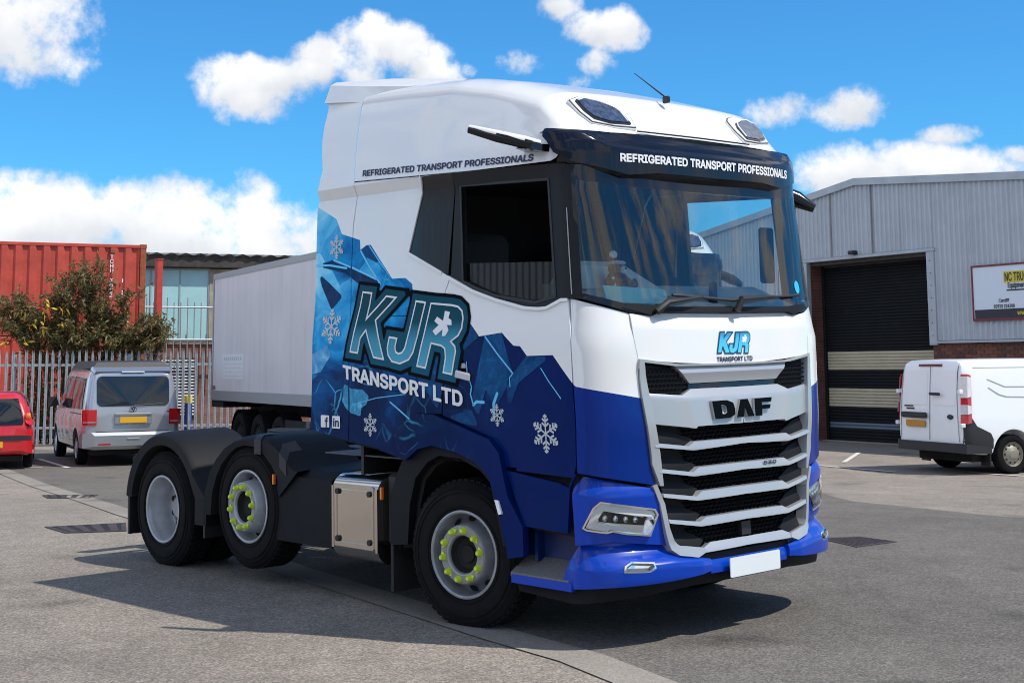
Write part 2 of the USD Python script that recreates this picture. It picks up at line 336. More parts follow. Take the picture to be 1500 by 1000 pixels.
# ---------------------------------------------------------------- outlines of the panels of the tractor unit, in metres: (distance round the body, height)
D = {
 'fairing_side': [(4.095,3.214),(3.654,3.149),(3.729,2.825),(3.747,2.439),(3.742,1.432),(3.754,1.201),(4.247,1.273),(4.226,1.631),(4.205,2.966)],
 'fairing_upper': [(3.654,3.157),(4.095,3.219),(4.076,3.33)],
 'cab_side': [(3.649,3.149),(2.851,3.12),(3.045,2.578),(2.595,2.39),(2.571,2.384),(2.639,2.257),(2.627,1.648),(2.658,1.43),(2.908,1.429),(3.324,1.157),(3.745,1.199),(3.734,1.432),(3.739,2.439),(3.72,2.824)],
 'quarter_window': [(2.838,3.118),(3.033,2.582),(2.595,2.397),(2.514,3.111)],
 'door': [(2.561,2.383),(2.319,2.284),(2.076,2.215),(1.791,2.154),(1.656,2.144),(1.581,2.148),(1.449,2.195),(1.385,2.194),(1.365,2.006),(1.353,1.631),(1.339,1.439),(1.33,1.15),(1.35,1.064),(1.996,1.082),(2.026,1.196),(2.127,1.282),(2.647,1.421),(2.62,1.648),(2.631,2.257)],
 'door_frame': [(2.507,3.11),(1.336,3.066),(1.326,2.205),(1.385,2.196),(1.449,2.2),(1.581,2.153),(1.656,2.15),(1.791,2.159),(2.076,2.22),(2.319,2.288),(2.563,2.39)],
 'door_glass': [(2.452,3.007),(1.58,2.971),(1.518,2.217),(1.704,2.185),(2.091,2.243),(2.273,2.296),(2.424,2.351)],
 'glass_edge': [(2.425,2.474),(1.549,2.435)],
 'step_cover': [(1.993,1.078),(1.496,1.024),(1.398,1.001),(1.34,1.09),(1.326,1.093),(1.385,1.003),(1.414,0.716),(1.828,0.73),(1.914,0.895)],
 'corner_panel': [(1.372,2.193),(1.31,2.181),(0.947,2.092),(0.939,1.981),(0.903,1.796),(0.911,1.554),(0.891,1.135),(0.858,1.002),(1.276,1.089),(1.322,1.095),(1.332,1.439),(1.345,1.661),(1.356,1.919)],
 'blue_line_corner': [(1.355,1.657),(1.33,1.636),(0.908,1.553)],
 'hood': [(0.942,2.09),(0.768,2.074),(0.684,2.097),(-0.054,2.09),(0.0,1.742),(0.209,1.751),(0.597,1.771),(0.898,1.796),(0.934,1.981)],
 'hoodcrease': [(0.939,2.074),(0.885,2.05),(0.632,1.998),(-0.1,1.984)],
 'ws_edge': [(1.319,2.218),(1.31,2.184),(0.943,2.092),(0.768,2.076),(0.684,2.1),(-0.055,2.094)],
 'mesh_upper': [(0.872,1.763),(0.611,1.733),(0.575,1.719),(0.466,1.619),(0.579,1.56),(0.858,1.588)],
 'panel_upper': [(0.598,1.754),(0.2,1.747),(-0.073,1.752),(-0.072,1.72),(0.203,1.705),(0.217,1.633),(0.469,1.633),(0.568,1.725)],
 'panel_upper_low': [(0.47,1.63),(0.219,1.629),(0.028,1.627),(0.036,1.595),(0.228,1.597),(0.473,1.597)],
 'daf_panel': [(0.864,1.583),(0.58,1.556),(0.474,1.595),(0.036,1.593),(-0.045,1.594),(0.01,1.354),(0.505,1.355),(0.523,1.344),(0.849,1.389)],
 'daf_crease': [(0.863,1.564),(0.556,1.53),(-0.032,1.527)],
 'daf_crease_v': [(0.556,1.53),(0.52,1.346)],
 'frame_side': [(0.901,1.799),(0.864,1.785),(0.83,1.238),(0.812,0.997),(0.836,0.998),(0.886,1.134),(0.906,1.553)],
 'frame_top': [(0.901,1.799),(0.561,1.757),(0.2,1.753),(-0.074,1.755),(-0.073,1.746),(0.201,1.744),(0.598,1.749),(0.864,1.78),(0.875,1.762),(0.908,1.738)],
 'bar0': [(0.859,1.268),(0.604,1.233),(0.545,1.259),(0.073,1.258),(0.078,1.221),(0.569,1.206),(0.859,1.244)],
 'bar1': [(0.843,1.105),(0.578,1.065),(0.521,1.093),(0.066,1.095),(0.07,1.049),(0.573,1.04),(0.837,1.082)],
 'bar2': [(0.815,0.947),(0.557,0.909),(0.501,0.939),(0.054,0.941),(0.06,0.887),(0.555,0.883),(0.812,0.925)],
 'bar3': [(0.788,0.783),(0.546,0.747),(0.479,0.772),(0.08,0.776),(0.089,0.725),(0.542,0.719),(0.784,0.76)],
 'bar4': [(0.732,0.611),(0.541,0.579),(0.462,0.608),(0.088,0.609),(0.12,0.555),(0.538,0.55)],
 'lowframe': [(0.886,0.999),(0.86,1.01),(0.809,0.884),(0.787,0.729),(0.764,0.651),(0.732,0.611),(0.541,0.579),(0.538,0.55),(0.61,0.526),(0.743,0.552),(0.791,0.592),(0.814,0.691),(0.844,0.887)],
 'headpanel': [(1.358,1.004),(1.297,1.072),(1.235,1.062),(0.872,0.983),(0.823,0.871),(0.782,0.621),(1.032,0.656),(1.129,0.67),(1.358,0.645)],
 'bumper_low': [(1.358,0.639),(1.129,0.665),(1.032,0.652),(0.782,0.617),(0.736,0.556),(0.721,0.551),(0.584,0.525),(0.497,0.51),(0.495,0.44),(0.512,0.441),(0.826,0.412),(1.203,0.396),(1.501,0.368),(1.502,0.376),(1.405,0.56)],
 'bumper_mid': [(0.486,0.493),(0.065,0.506),(0.071,0.424),(0.489,0.418)],
 'bumper_ridge': [(1.17,0.488),(0.79,0.51),(0.502,0.45)],
 'headlight': [(1.3,0.756),(1.237,0.882),(1.196,0.921),(0.869,0.856),(0.85,0.82),(0.913,0.69),(1.06,0.712),(1.137,0.731),(1.17,0.723),(1.275,0.741)],
 'headlens': [(1.207,0.81),(1.173,0.857),(0.921,0.802),(0.939,0.76),(1.208,0.796)],
 'headlow': [(1.236,0.777),(1.208,0.789),(1.012,0.75),(1.041,0.725),(1.161,0.746)],
 'foglight': [(1.104,0.487),(1.097,0.523),(1.059,0.548),(0.928,0.532),(0.92,0.5),(0.959,0.48)],
 'plate': [(0.374,0.502),(-0.311,0.496),(-0.32,0.369),(0.38,0.385)],
 'wrap_top': [(4.234,3.006),(4.187,2.997),(3.945,2.888),(3.87,2.766),(3.636,2.706),(3.629,2.631),(3.552,2.663),(3.501,2.662),(3.234,2.397),(3.075,2.395),(2.995,2.348),(2.991,2.303),(2.714,2.221),(2.333,2.048),(2.24,1.963),(2.174,1.969),(2.009,1.985),(1.893,1.898),(1.829,1.894),(1.764,1.83),(1.519,1.834),(1.353,1.657)],
 'arch_fairing': [(3.316,1.155),(2.908,1.426),(2.722,1.426),(2.127,1.277),(2.027,1.191),(1.996,1.077),(1.947,0.903),(1.826,0.728),(1.838,0.535),(1.991,0.508),(2.002,0.586),(2.088,0.92),(2.133,1.029),(2.263,1.117),(2.461,1.176),(2.719,1.212),(2.879,1.181),(3.009,1.098),(3.194,1.133)],
 'arch_lip': [(3.194,1.128),(3.009,1.098),(2.879,1.181),(2.719,1.212),(2.461,1.176),(2.263,1.117),(2.133,1.029),(2.088,0.92),(2.002,0.586),(2.043,0.582),(2.124,0.842),(2.162,0.987),(2.264,1.062),(2.462,1.13),(2.693,1.142),(2.82,1.089),(2.952,0.972),(3.018,0.777),(3.046,0.504),(3.237,0.486),(3.239,0.829),(3.173,0.974),(3.091,1.099)],
 'logo_K': [(3.586,2.317),(3.464,2.304),(3.515,2.122),(3.293,2.277),(3.16,2.261),(3.404,2.093),(3.29,1.802),(3.425,1.818),(3.524,2.015),(3.581,1.962),(3.615,1.85),(3.721,1.861)],
 'logo_J': [(2.947,2.23),(2.828,2.216),(2.896,1.972),(2.947,1.855),(3.0,1.801),(3.105,1.772),(3.203,1.788),(3.25,1.836),(3.26,1.889),(3.234,1.976),(3.131,1.964),(3.156,1.899),(3.148,1.868),(3.122,1.856),(3.083,1.863),(3.051,1.893),(3.005,2.016)],
 'logo_R': [(2.776,2.209),(2.534,2.188),(2.468,2.176),(2.42,2.143),(2.404,2.089),(2.413,2.017),(2.448,1.966),(2.52,1.931),(2.483,1.904),(2.473,1.863),(2.499,1.78),(2.52,1.698),(2.624,1.713),(2.595,1.822),(2.602,1.879),(2.635,1.898),(2.742,1.915),(2.81,1.741),(2.918,1.757),(2.831,1.997)],
 'logo_star': [(2.608,2.144),(2.552,2.136),(2.564,2.093),(2.532,2.079),(2.526,2.042),(2.577,2.046),(2.556,2.009),(2.586,1.97),(2.624,1.968),(2.622,2.015),(2.694,1.974),(2.731,2.006),(2.668,2.047),(2.718,2.075),(2.691,2.106),(2.621,2.075)],
 'transport_box': [(3.811,1.771),(2.42,1.593),(2.433,1.476),(3.804,1.66)],
 'text_side': [(3.553,3.229),(1.665,3.155),(1.667,3.106),(3.553,3.18)],
 'icon_f': [(4.101,1.383),(3.993,1.384),(3.992,1.292),(4.098,1.292)],
 'icon_in': [(3.951,1.381),(3.85,1.382),(3.852,1.288),(3.952,1.289)],
 'flakes': [(3.973,2.06),(3.931,2.669),(3.471,1.329),(2.068,1.437),(1.602,1.332)],
 'handle': [(2.535,1.795),(2.425,1.804),(2.327,1.693),(2.486,1.682)],
 'locker': [(3.647,2.131),(2.955,2.116),(2.913,2.042),(2.907,1.741),(2.949,1.572),(3.326,1.591),(3.643,1.84)],
 'hood_logo': [(0.158,1.974),(-0.201,1.972),(-0.184,1.809),(0.19,1.811)],
 'hood_logo_text': [(0.189,1.797),(-0.194,1.8),(-0.192,1.763),(0.187,1.763)],
 'daf_box': [(0.343,1.506),(-0.317,1.507),(-0.309,1.39),(0.366,1.398)],
 't530': [(-0.261,1.092),(-0.414,1.093),(-0.413,1.064),(-0.26,1.064)],
 'marker': [(2.075,0.885),(2.038,0.883),(2.007,0.797),(2.037,0.79)],
 'ice_blob': [(3.798,1.631),(3.709,1.589),(3.565,1.586),(3.486,1.536),(3.518,1.479),(3.582,1.45),(3.591,1.388),(3.711,1.409),(3.775,1.44),(3.824,1.492)],
 'ice_f1': [(4.231,2.541),(3.983,2.571),(3.82,2.526),(3.42,2.405),(3.369,2.352),(3.641,2.373),(3.819,2.463)],
 'ice_f2': [(3.621,2.63),(3.552,2.663),(3.501,2.662),(3.355,2.498),(3.559,2.575)],
 'ice_f3': [(4.173,2.479),(4.015,2.388),(3.85,2.287),(3.99,2.186),(4.124,2.37)],
 'ice_f4': [(2.946,1.741),(2.697,2.028),(2.33,2.046),(2.237,1.961),(2.543,1.79),(2.699,1.458)],
 'ice_f5': [(2.174,1.969),(2.009,1.985),(1.898,1.709),(2.087,1.473),(2.174,1.607),(2.263,1.422),(2.331,1.513)],
 'ice_f6': [(1.768,1.83),(1.523,1.834),(1.846,1.656),(1.951,1.476),(1.967,1.655)],
 'ice_f7': [(4.234,1.842),(4.013,1.92),(3.969,1.841),(4.106,1.711),(4.235,1.694)],
 'ice_f8': [(2.853,1.358),(2.332,1.467),(2.264,1.354),(2.7,1.401)],
 'visor_top': [(1.334,3.307),(1.312,3.31),(1.154,3.295),(0.977,3.291),(0.708,3.277),(0.193,3.256),(-0.768,3.264),(-0.941,3.264)],
 'visor_bot': [(1.371,3.256),(1.323,3.144),(1.213,3.081),(0.804,3.001),(0.554,3.023),(0.025,3.021),(-0.637,3.033),(-0.997,3.045)],
 'visor_text': [(0.859,3.135),(-0.934,3.142),(-0.921,3.074),(0.863,3.085)],
 'visor_crease': [(1.075,3.281),(0.976,3.194),(0.552,3.162),(0.221,3.165),(-0.738,3.161)],
 'lamp_outer': [(0.87,-0.999,3.51),(0.859,-0.899,3.551),(0.87,-0.804,3.555),(0.881,-0.709,3.553),(0.913,-0.614,3.53),(0.948,-0.566,3.5),(1.028,-0.555,3.419),(1.102,-0.585,3.328),(1.084,-0.769,3.334),(1.042,-0.944,3.353),(0.963,-0.986,3.425)],
 'lamp_lens': [(0.898,-0.944,3.504),(0.889,-0.872,3.527),(0.921,-0.762,3.511),(0.966,-0.661,3.477),(1.003,-0.631,3.441),(1.076,-0.631,3.357),(1.061,-0.796,3.36),(1.024,-0.904,3.385),(0.967,-0.938,3.44)],
 'roof_crease': [(-0.484,1.181,3.628),(0.971,-0.577,3.478),(1.056,-0.466,3.392),(1.068,-0.054,3.387),(1.057,0.41,3.392)],
}

# ---- the cab's outer surface: t runs along the outline from the front centre (0) round the right-hand corner (negative y) to the rear
XC, NS = 0.98, 3.2
ZK = [0.25, 0.36, 0.5, 0.62, 0.9, 1.35, 1.53, 1.66, 1.8, 2.0, 2.08, 2.2, 3.06, 3.4]
XK = [1.45, 1.49, 1.495, 1.46, 1.447, 1.449, 1.43, 1.415, 1.415, 1.408, 1.39, 1.36, 1.20, 1.16]
NZ, NN = [0.3, 1.2, 1.7], [2.6, 2.75, 3.2]
WZ = [0.25, 1.95, 2.2, 3.05, 3.1, 3.4]
WW = [1.25, 1.25, 1.225, 1.205, 1.25, 1.25]
_th = np.linspace(0, np.pi / 2, 4001)
_x0, _y0 = 0.43 * np.cos(_th) ** (2 / NS), 1.25 * np.sin(_th) ** (2 / NS)
_s0 = np.concatenate([[0], np.cumsum(np.hypot(np.diff(_x0), np.diff(_y0)))])
TC = _s0[-1]
def outline(t, z):
    t, z = np.broadcast_arrays(np.asarray(t, float), np.asarray(z, float))
    a, w = np.interp(z, ZK, XK) - XC, np.interp(z, WZ, WW)
    th = np.interp(np.minimum(np.abs(t), TC), _s0, _th)
    k = 2 / np.interp(z, NZ, NN)
    x = XC + a * np.cos(th) ** k - np.maximum(np.abs(t) - TC, 0)
    y = -np.sign(t) * w * np.sin(th) ** k
    return np.stack([x, y, z], -1)
def surf(t, z, off=0.0):
    p = outline(t, z)
    e = 2e-3
    d = outline(np.asarray(t) + e, z) - outline(np.asarray(t) - e, z)
    g = outline(t, np.asarray(z) + e) - outline(t, np.asarray(z) - e)
    n = np.cross(g, d); n /= np.linalg.norm(n, axis=-1, keepdims=True) + 1e-12
    return p + n * np.asarray(off)[..., None]
# ---- the high roof above the gutter, and the sun visor, in the same frame
ROOFY = np.array([0, .25, .5, .68, .82, .93, 1.02, 1.09, 1.14, 1.165, 1.19, 1.21, 1.225, 1.235, 1.243, 1.25])
def roof_front(y):
    return XC - .02 + .185 * np.maximum(1 - (np.abs(y) / 1.25) ** 2.8, 0) ** (1 / 2.8)
def roof_grid(x_rear, x_front, n):
    """Points (n, len(ROOFY), 3) of the right-hand half of the roof from x_rear towards the front (None: to the brow)."""
    q = np.linspace(0, 1, n)
    V = np.zeros((n, len(ROOFY), 3))
    for k, y in enumerate(ROOFY):
        xf = roof_front(y) if x_front is None else x_front
        x = x_rear + (1 - (1 - q) ** (1.6 if x_front is None else 1)) * (xf - x_rear)
        dF = roof_front(min(y, 1.15)) - x
        H = np.interp(dF, [-.05, 0, .03, .07, .15, .3, .5, .77, 1.2, 1.67, 2.3, 3.0], [3.27, 3.285, 3.31, 3.36, 3.45, 3.59, 3.655, 3.735, 3.82, 3.86, 3.90, 3.92])
        drop = np.interp(y, [0, .5, .82, .95, 1.02, 1.09, 1.14], [-.02, -.015, -.008, 0, .02, .05, .085])
        if y <= 1.145:
            z = H - drop
        else:
            ze = np.maximum(H - .085, 3.19); f = np.interp(y, [1.14, 1.165, 1.19, 1.21, 1.225, 1.235, 1.243, 1.25], [0, .10, .27, .45, .62, .78, .9, 1.0])
            z = ze + (3.125 - .035 * (x + 1.2) / 2.2 - ze) * f
        V[:, k] = np.stack([x, np.full(n, -y), z], -1)
    return V
VA, VW_, VN = 0.35, 1.255, 2.5
_xv, _yv = VA * np.cos(_th) ** (2 / VN), VW_ * np.sin(_th) ** (2 / VN)
_sv = np.concatenate([[0], np.cumsum(np.hypot(np.diff(_xv), np.diff(_yv)))])
def visor(t, z, off=0.0):
    t, z = np.broadcast_arrays(np.asarray(t, float), np.asarray(z, float))
    th = np.interp(np.minimum(np.abs(t), _sv[-1]), _sv, _th)
    xc = np.interp(z, [2.95, 3.05, 3.15, 3.22, 3.28, 3.33], [.93, .925, .92, .905, .87, .82])
    p = np.stack([xc + (VA + off) * np.cos(th) ** (2 / VN), -np.sign(t) * (VW_ + off) * np.sin(th) ** (2 / VN), z], -1)
    return p
def roof_side(x, z):
    """Half width of the roof's side at (x, z)."""
    x, z = np.asarray(x, float), np.asarray(z, float)
    H = np.interp(roof_front(1.15) - x, [-.05, 0, .03, .07, .15, .3, .5, .77, 1.2, 1.67, 2.3, 3.0], [3.27, 3.285, 3.31, 3.36, 3.45, 3.59, 3.655, 3.735, 3.82, 3.86, 3.90, 3.92])
    ze = np.maximum(H - .085, 3.19); zg = 3.125 - .035 * (x + 1.2) / 2.2
    f = np.clip((ze - z) / (ze - zg), 0, 1)
    return np.interp(f, [0, .10, .27, .45, .62, .78, .9, 1.0], [1.14, 1.165, 1.19, 1.21, 1.225, 1.235, 1.243, 1.25])

# ---------------------------------------------------------------- materials of the tractor unit
white_paint = plain('white_paint', (0.80, 0.80, 0.79), rough=0.32, coat=0.8, coat_rough=0.04)
royal_paint = plain('royal_blue_paint', (0.0004, 0.043, 0.39), rough=0.3, coat=0.45, coat_rough=0.03, spec=0.2)
corner_blue = plain('corner_blue_paint', (0.0002, 0.024, 0.21), rough=0.3, coat=0.3, coat_rough=0.03, spec=0.1)
black_gloss = plain('black_gloss', (0.004, 0.004, 0.006), rough=0.14, coat=0.4, coat_rough=0.02, spec=0.3)
black_trim = plain('black_trim', (0.014, 0.014, 0.016), rough=0.5)
black_plastic = plain('black_plastic', (0.007, 0.0075, 0.010), rough=0.6, spec=0.2, bump=0.25, bscale=220, noise=0.25, nscale=5)
dark_recess = plain('dark_recess', (0.008, 0.008, 0.009), rough=0.8)
grey_plastic = plain('grey_plastic', (0.10, 0.10, 0.105), rough=0.5)
silver_paint = plain('silver_paint', (0.42, 0.435, 0.45), rough=0.34, metal=0.35, coat=0.6)
satin_silver = plain('satin_silver', (0.40, 0.42, 0.44), rough=0.4, metal=0.4)
chrome = plain('chrome', (0.86, 0.87, 0.88), rough=0.08, metal=1.0)
chain_steel = plain('bare_steel', (0.36, 0.36, 0.37), rough=0.45, metal=0.9, noise=0.3, nscale=14)
rubber = plain('tyre_rubber', (0.009, 0.009, 0.0095), rough=0.9, spec=0.15, noise=0.3, nscale=10, bump=0.3, bscale=90)
rim_silver = plain('rim_silver', (0.52, 0.53, 0.55), rough=0.4, metal=0.5, noise=0.15, nscale=9)
rim_grey = plain('rim_grey', (0.40, 0.41, 0.43), rough=0.42, metal=0.5, noise=0.25, nscale=9)
hub_paint = plain('hub_face', (0.30, 0.28, 0.27), rough=0.55, noise=0.25, nscale=18)
nut_yellow = plain('fluorescent_yellow', (0.62, 0.80, 0.05), rough=0.5)
amber = plain('amber_lens', (0.85, 0.20, 0.01), rough=0.2, coat=1.0)
dirty_frame = plain('chassis_black', (0.012, 0.012, 0.013), rough=0.7, spec=0.2, noise=0.5, nscale=6, bump=0.3, bscale=30)
plate_white = plain('plate_white', (0.72, 0.76, 0.77), rough=0.35)
print_white = plain('print_white', (0.78, 0.79, 0.80), rough=0.4)
print_silver = plain('print_silver', (0.50, 0.54, 0.57), rough=0.45)
print_navy = plain('print_navy', (0.012, 0.016, 0.06), rough=0.4)
print_black = plain('print_black', (0.0015, 0.003, 0.005), rough=0.6, spec=0.05)
lamp_white = plain('lamp_strip', (0.88, 0.90, 0.90), rough=0.15, coat=1.0)
tread_grey = plain('step_tread', (0.16, 0.16, 0.16), rough=0.7, bump=0.8, bscale=120, noise=0.3, nscale=60)
deck_metal = plain('deck_plate', (0.11, 0.11, 0.115), rough=0.55, metal=0.6, bump=0.6, bscale=70, noise=0.3, nscale=12)
interior_grey = plain('cab_trim', (0.50, 0.57, 0.57), rough=0.7)
interior_dark = plain('cab_trim_dark', (0.02, 0.02, 0.023), rough=0.8)
seat_cloth = plain('seat_cloth', (0.03, 0.03, 0.036), rough=0.9)
cyan_card = plain('cyan_card', (0.42, 0.80, 0.83), rough=0.4)
sticker_blue = plain('sticker_blue', (0.02, 0.48, 0.85), rough=0.4)
bear_fur = plain('bear_fur', (0.32, 0.14, 0.05), rough=0.95, noise=0.35, nscale=60, bump=0.8, bscale=300)
bear_red = plain('bear_red', (0.16, 0.02, 0.02), rough=0.9, bump=0.5, bscale=300)
bear_white = plain('bear_white', (0.7, 0.68, 0.64), rough=0.95, bump=0.5, bscale=300)
mix2 = lambda a, b, t: tuple(np.array(a) * (1 - t) + np.array(b) * t)

def ramp_z(name, stops, z0, z1, rough=0.35, coat=0.7):
    return mat(name, {'tc': ('texture_coordinate', {}), 's': ('separate_xyz', {}), 'm': ('map_range', dict(from_min=z0, from_max=z1, clamp=True)),
                      'r': ('rgb_ramp', {'ramp': stops}), 'p': ('principled_bsdf', dict(roughness=rough, coat_weight=coat * 0.12, specular_ior_level=0.05))},
               [('tc.object', 's.vector'), ('s.z', 'm.value'), ('m.result', 'r.fac'), ('r.color', 'p.base_color')])
logo_band = ramp_z('logo_band', [(0, (0.008, 0.10, 0.18)), (0.5, (0.005, 0.075, 0.12)), (1, (0.004, 0.06, 0.095))], 1.65, 2.35)
logo_fill = ramp_z('logo_fill', [(0.05, (0.10, 0.42, 0.58)), (0.42, (0.05, 0.27, 0.40)), (0.62, (0.006, 0.065, 0.095)), (1, (0.004, 0.05, 0.075))], 1.70, 2.30)
hood_logo_band = plain('hood_logo_band', (0.008, 0.06, 0.14), rough=0.35)
hood_logo_fill = ramp_z('hood_logo_fill', [(0, (0.10, 0.62, 0.86)), (0.6, (0.08, 0.50, 0.78)), (1, (0.02, 0.22, 0.42))], 1.82, 1.97)

def ice_material():
    """Printed film of blue ice: broad blocks, cloudy depth and bright fracture lines, running into plain royal blue at the front."""
    n = {'tc': ('texture_coordinate', {}), 'mp': ('mapping', dict(scale=(1.0, 0.0, 1.0))), 's': ('separate_xyz', {}),
         'w': ('noise_texture', dict(scale=2.2, detail=3.0)), 'wm': ('mix_vector', dict(fac=0.16)),
         'n1': ('noise_texture', dict(scale=2.0, detail=6.0, roughness=0.6, distortion=0.7)),
         'v1': ('voronoi_texture', dict(feature='distance_to_edge', scale=2.3)),
         'v2': ('voronoi_texture', dict(feature='distance_to_edge', scale=5.5)),
         'vc': ('voronoi_texture', dict(feature='f1', scale=2.3)),
         'l1': ('map_range', dict(from_min=0.0, from_max=0.022, to_min=1.0, to_max=0.0, clamp=True)),
         'l2': ('map_range', dict(from_min=0.0, from_max=0.03, to_min=1.0, to_max=0.0, clamp=True)),
         'lm': ('noise_texture', dict(scale=3.0, detail=4.0)), 'lmr': ('map_range', dict(from_min=0.5, from_max=0.68, clamp=True)),
         'l1m': ('math', dict(math_type='multiply')), 'l2m': ('math', dict(math_type='multiply')), 'ls': ('math', dict(math_type='maximum')), 'lg': ('math', dict(math_type='multiply')),
         # brightness falls from the top rear to the lower front
         'gx': ('map_range', dict(from_min=0.6, from_max=-1.5, to_min=0.0, to_max=1.0, clamp=True)),
         'gz': ('map_range', dict(from_min=1.15, from_max=2.6, to_min=0.0, to_max=1.0, clamp=True)),
         'g0': ('math', dict(math_type='multiply')), 'g1': ('math', dict(math_type='multiply_add', value2=0.75, value3=-0.14)),
         'vcb': ('rgb_to_bw', {}), 'va': ('math', dict(math_type='multiply_add', value2=0.34, value3=-0.17)),
         'na': ('math', dict(math_type='multiply_add', value2=1.25, value3=-0.42)),
         'a1': ('math', dict(math_type='add')), 'a2': ('math', dict(math_type='add')),
         'r': ('rgb_ramp', {'ramp': [(0.0, (0.001, 0.009, 0.04)), (0.22, (0.0015, 0.022, 0.09)), (0.42, (0.002, 0.09, 0.30)), (0.62, (0.008, 0.30, 0.66)), (0.84, (0.14, 0.58, 0.88)), (1.0, (0.45, 0.78, 0.92))]}),
         'm1': ('mix_color', dict(blend_type='mix', b=(0.10, 0.60, 0.92))),
         'fx': ('map_range', dict(from_min=-0.25, from_max=0.75, clamp=True)), 'fz': ('map_range', dict(from_min=1.55, from_max=1.2, to_min=0.0, to_max=0.35, clamp=True)),
         'fs': ('math', dict(math_type='add', use_clamp=True)),
         'm2': ('mix_color', dict(blend_type='mix', b=(0.0002, 0.013, 0.10))),
         'p': ('principled_bsdf', dict(roughness=0.35, coat_weight=0.14, coat_roughness=0.03, specular_ior_level=0.04))}
    lk = [('tc.object', 'mp.vector'), ('tc.object', 's.vector'), ('mp.vector', 'w.vector'), ('mp.vector', 'wm.a'), ('w.color', 'wm.b'), ('wm.result', 'v1.vector'), ('wm.result', 'v2.vector'), ('wm.result', 'vc.vector'),
          ('mp.vector', 'n1.vector'), ('mp.vector', 'lm.vector'), ('lm.fac', 'lmr.value'), ('v1.distance', 'l1.value'), ('v2.distance', 'l2.value'), ('l1.result', 'l1m.value1'), ('l2.result', 'l2m.value1'),
          ('lmr.result', 'l2m.value2'), ('lmr.result', 'l1m.value2'), ('l1m.value', 'ls.value1'), ('l2m.value', 'ls.value2'), ('ls.value', 'lg.value1'), ('gx.result', 'lg.value2'), ('s.x', 'gx.value'), ('s.z', 'gz.value'),
          ('gx.result', 'g0.value1'), ('gz.result', 'g0.value2'), ('g0.value', 'g1.value1'), ('vc.color', 'vcb.color'), ('vcb.val', 'va.value1'), ('n1.fac', 'na.value1'), ('g1.value', 'a1.value1'), ('na.value', 'a1.value2'),
          ('a1.value', 'a2.value1'), ('va.value', 'a2.value2'), ('a2.value', 'r.fac'), ('r.color', 'm1.a'), ('lg.value', 'm1.fac'), ('s.x', 'fx.value'), ('s.z', 'fz.value'), ('fx.result', 'fs.value1'), ('fz.result', 'fs.value2'),
          ('m1.result', 'm2.a'), ('fs.value', 'm2.fac'), ('m2.result', 'p.base_color')]
    return mat('ice_film', n, lk)
ice_film = ice_material()
def ice_facet(name, c0, c1, scale=6.0):
    return mat(name, {'tc': ('texture_coordinate', {}), 'n': ('noise_texture', dict(scale=scale, detail=7.0, roughness=0.7, distortion=1.2)), 'r': ('rgb_ramp', {'ramp': [(0.32, c0), (0.55, mix2(c0, c1, 0.35)), (0.72, c1)]}),
                      'p': ('principled_bsdf', dict(roughness=0.35, coat_weight=0.14, specular_ior_level=0.05))}, [('tc.object', 'n.vector'), ('n.fac', 'r.fac'), ('r.color', 'p.base_color')])
facet_dark = ice_facet('ice_dark', (0.001, 0.012, 0.06), (0.004, 0.06, 0.2))
facet_mid = ice_facet('ice_mid', (0.002, 0.03, 0.12), (0.01, 0.14, 0.36))
facet_light = ice_facet('ice_light', (0.02, 0.24, 0.58), (0.35, 0.72, 0.90))
facet_blob = ice_facet('ice_lump', (0.008, 0.12, 0.32), (0.16, 0.68, 0.92), 14.0)
ice_line = plain('ice_line', (0.08, 0.50, 0.85), rough=0.3, coat=1.0)

def pane(name, tint, ior=1.45, rough=0.0):
    return mat(name, {'f': ('fresnel', dict(IOR=ior)), 't': ('transparent_bsdf', dict(color=tint)), 'g': ('glossy_bsdf', dict(color=(1, 1, 1), roughness=rough)), 'm': ('mix_closure', {})},
               [('f.fac', 'm.fac'), ('t.BSDF', 'm.closure1'), ('g.BSDF', 'm.closure2')], surface='m.closure')
screen_glass = pane('windscreen_glass', (0.90, 0.98, 0.98), ior=1.66)
side_glass = pane('side_glass', (0.30, 0.34, 0.33), ior=1.6)
far_glass = pane('far_door_glass', (0.74, 0.82, 0.84), ior=1.5)
clear_glass = pane('lamp_glass', (0.95, 0.96, 0.96), ior=1.45)


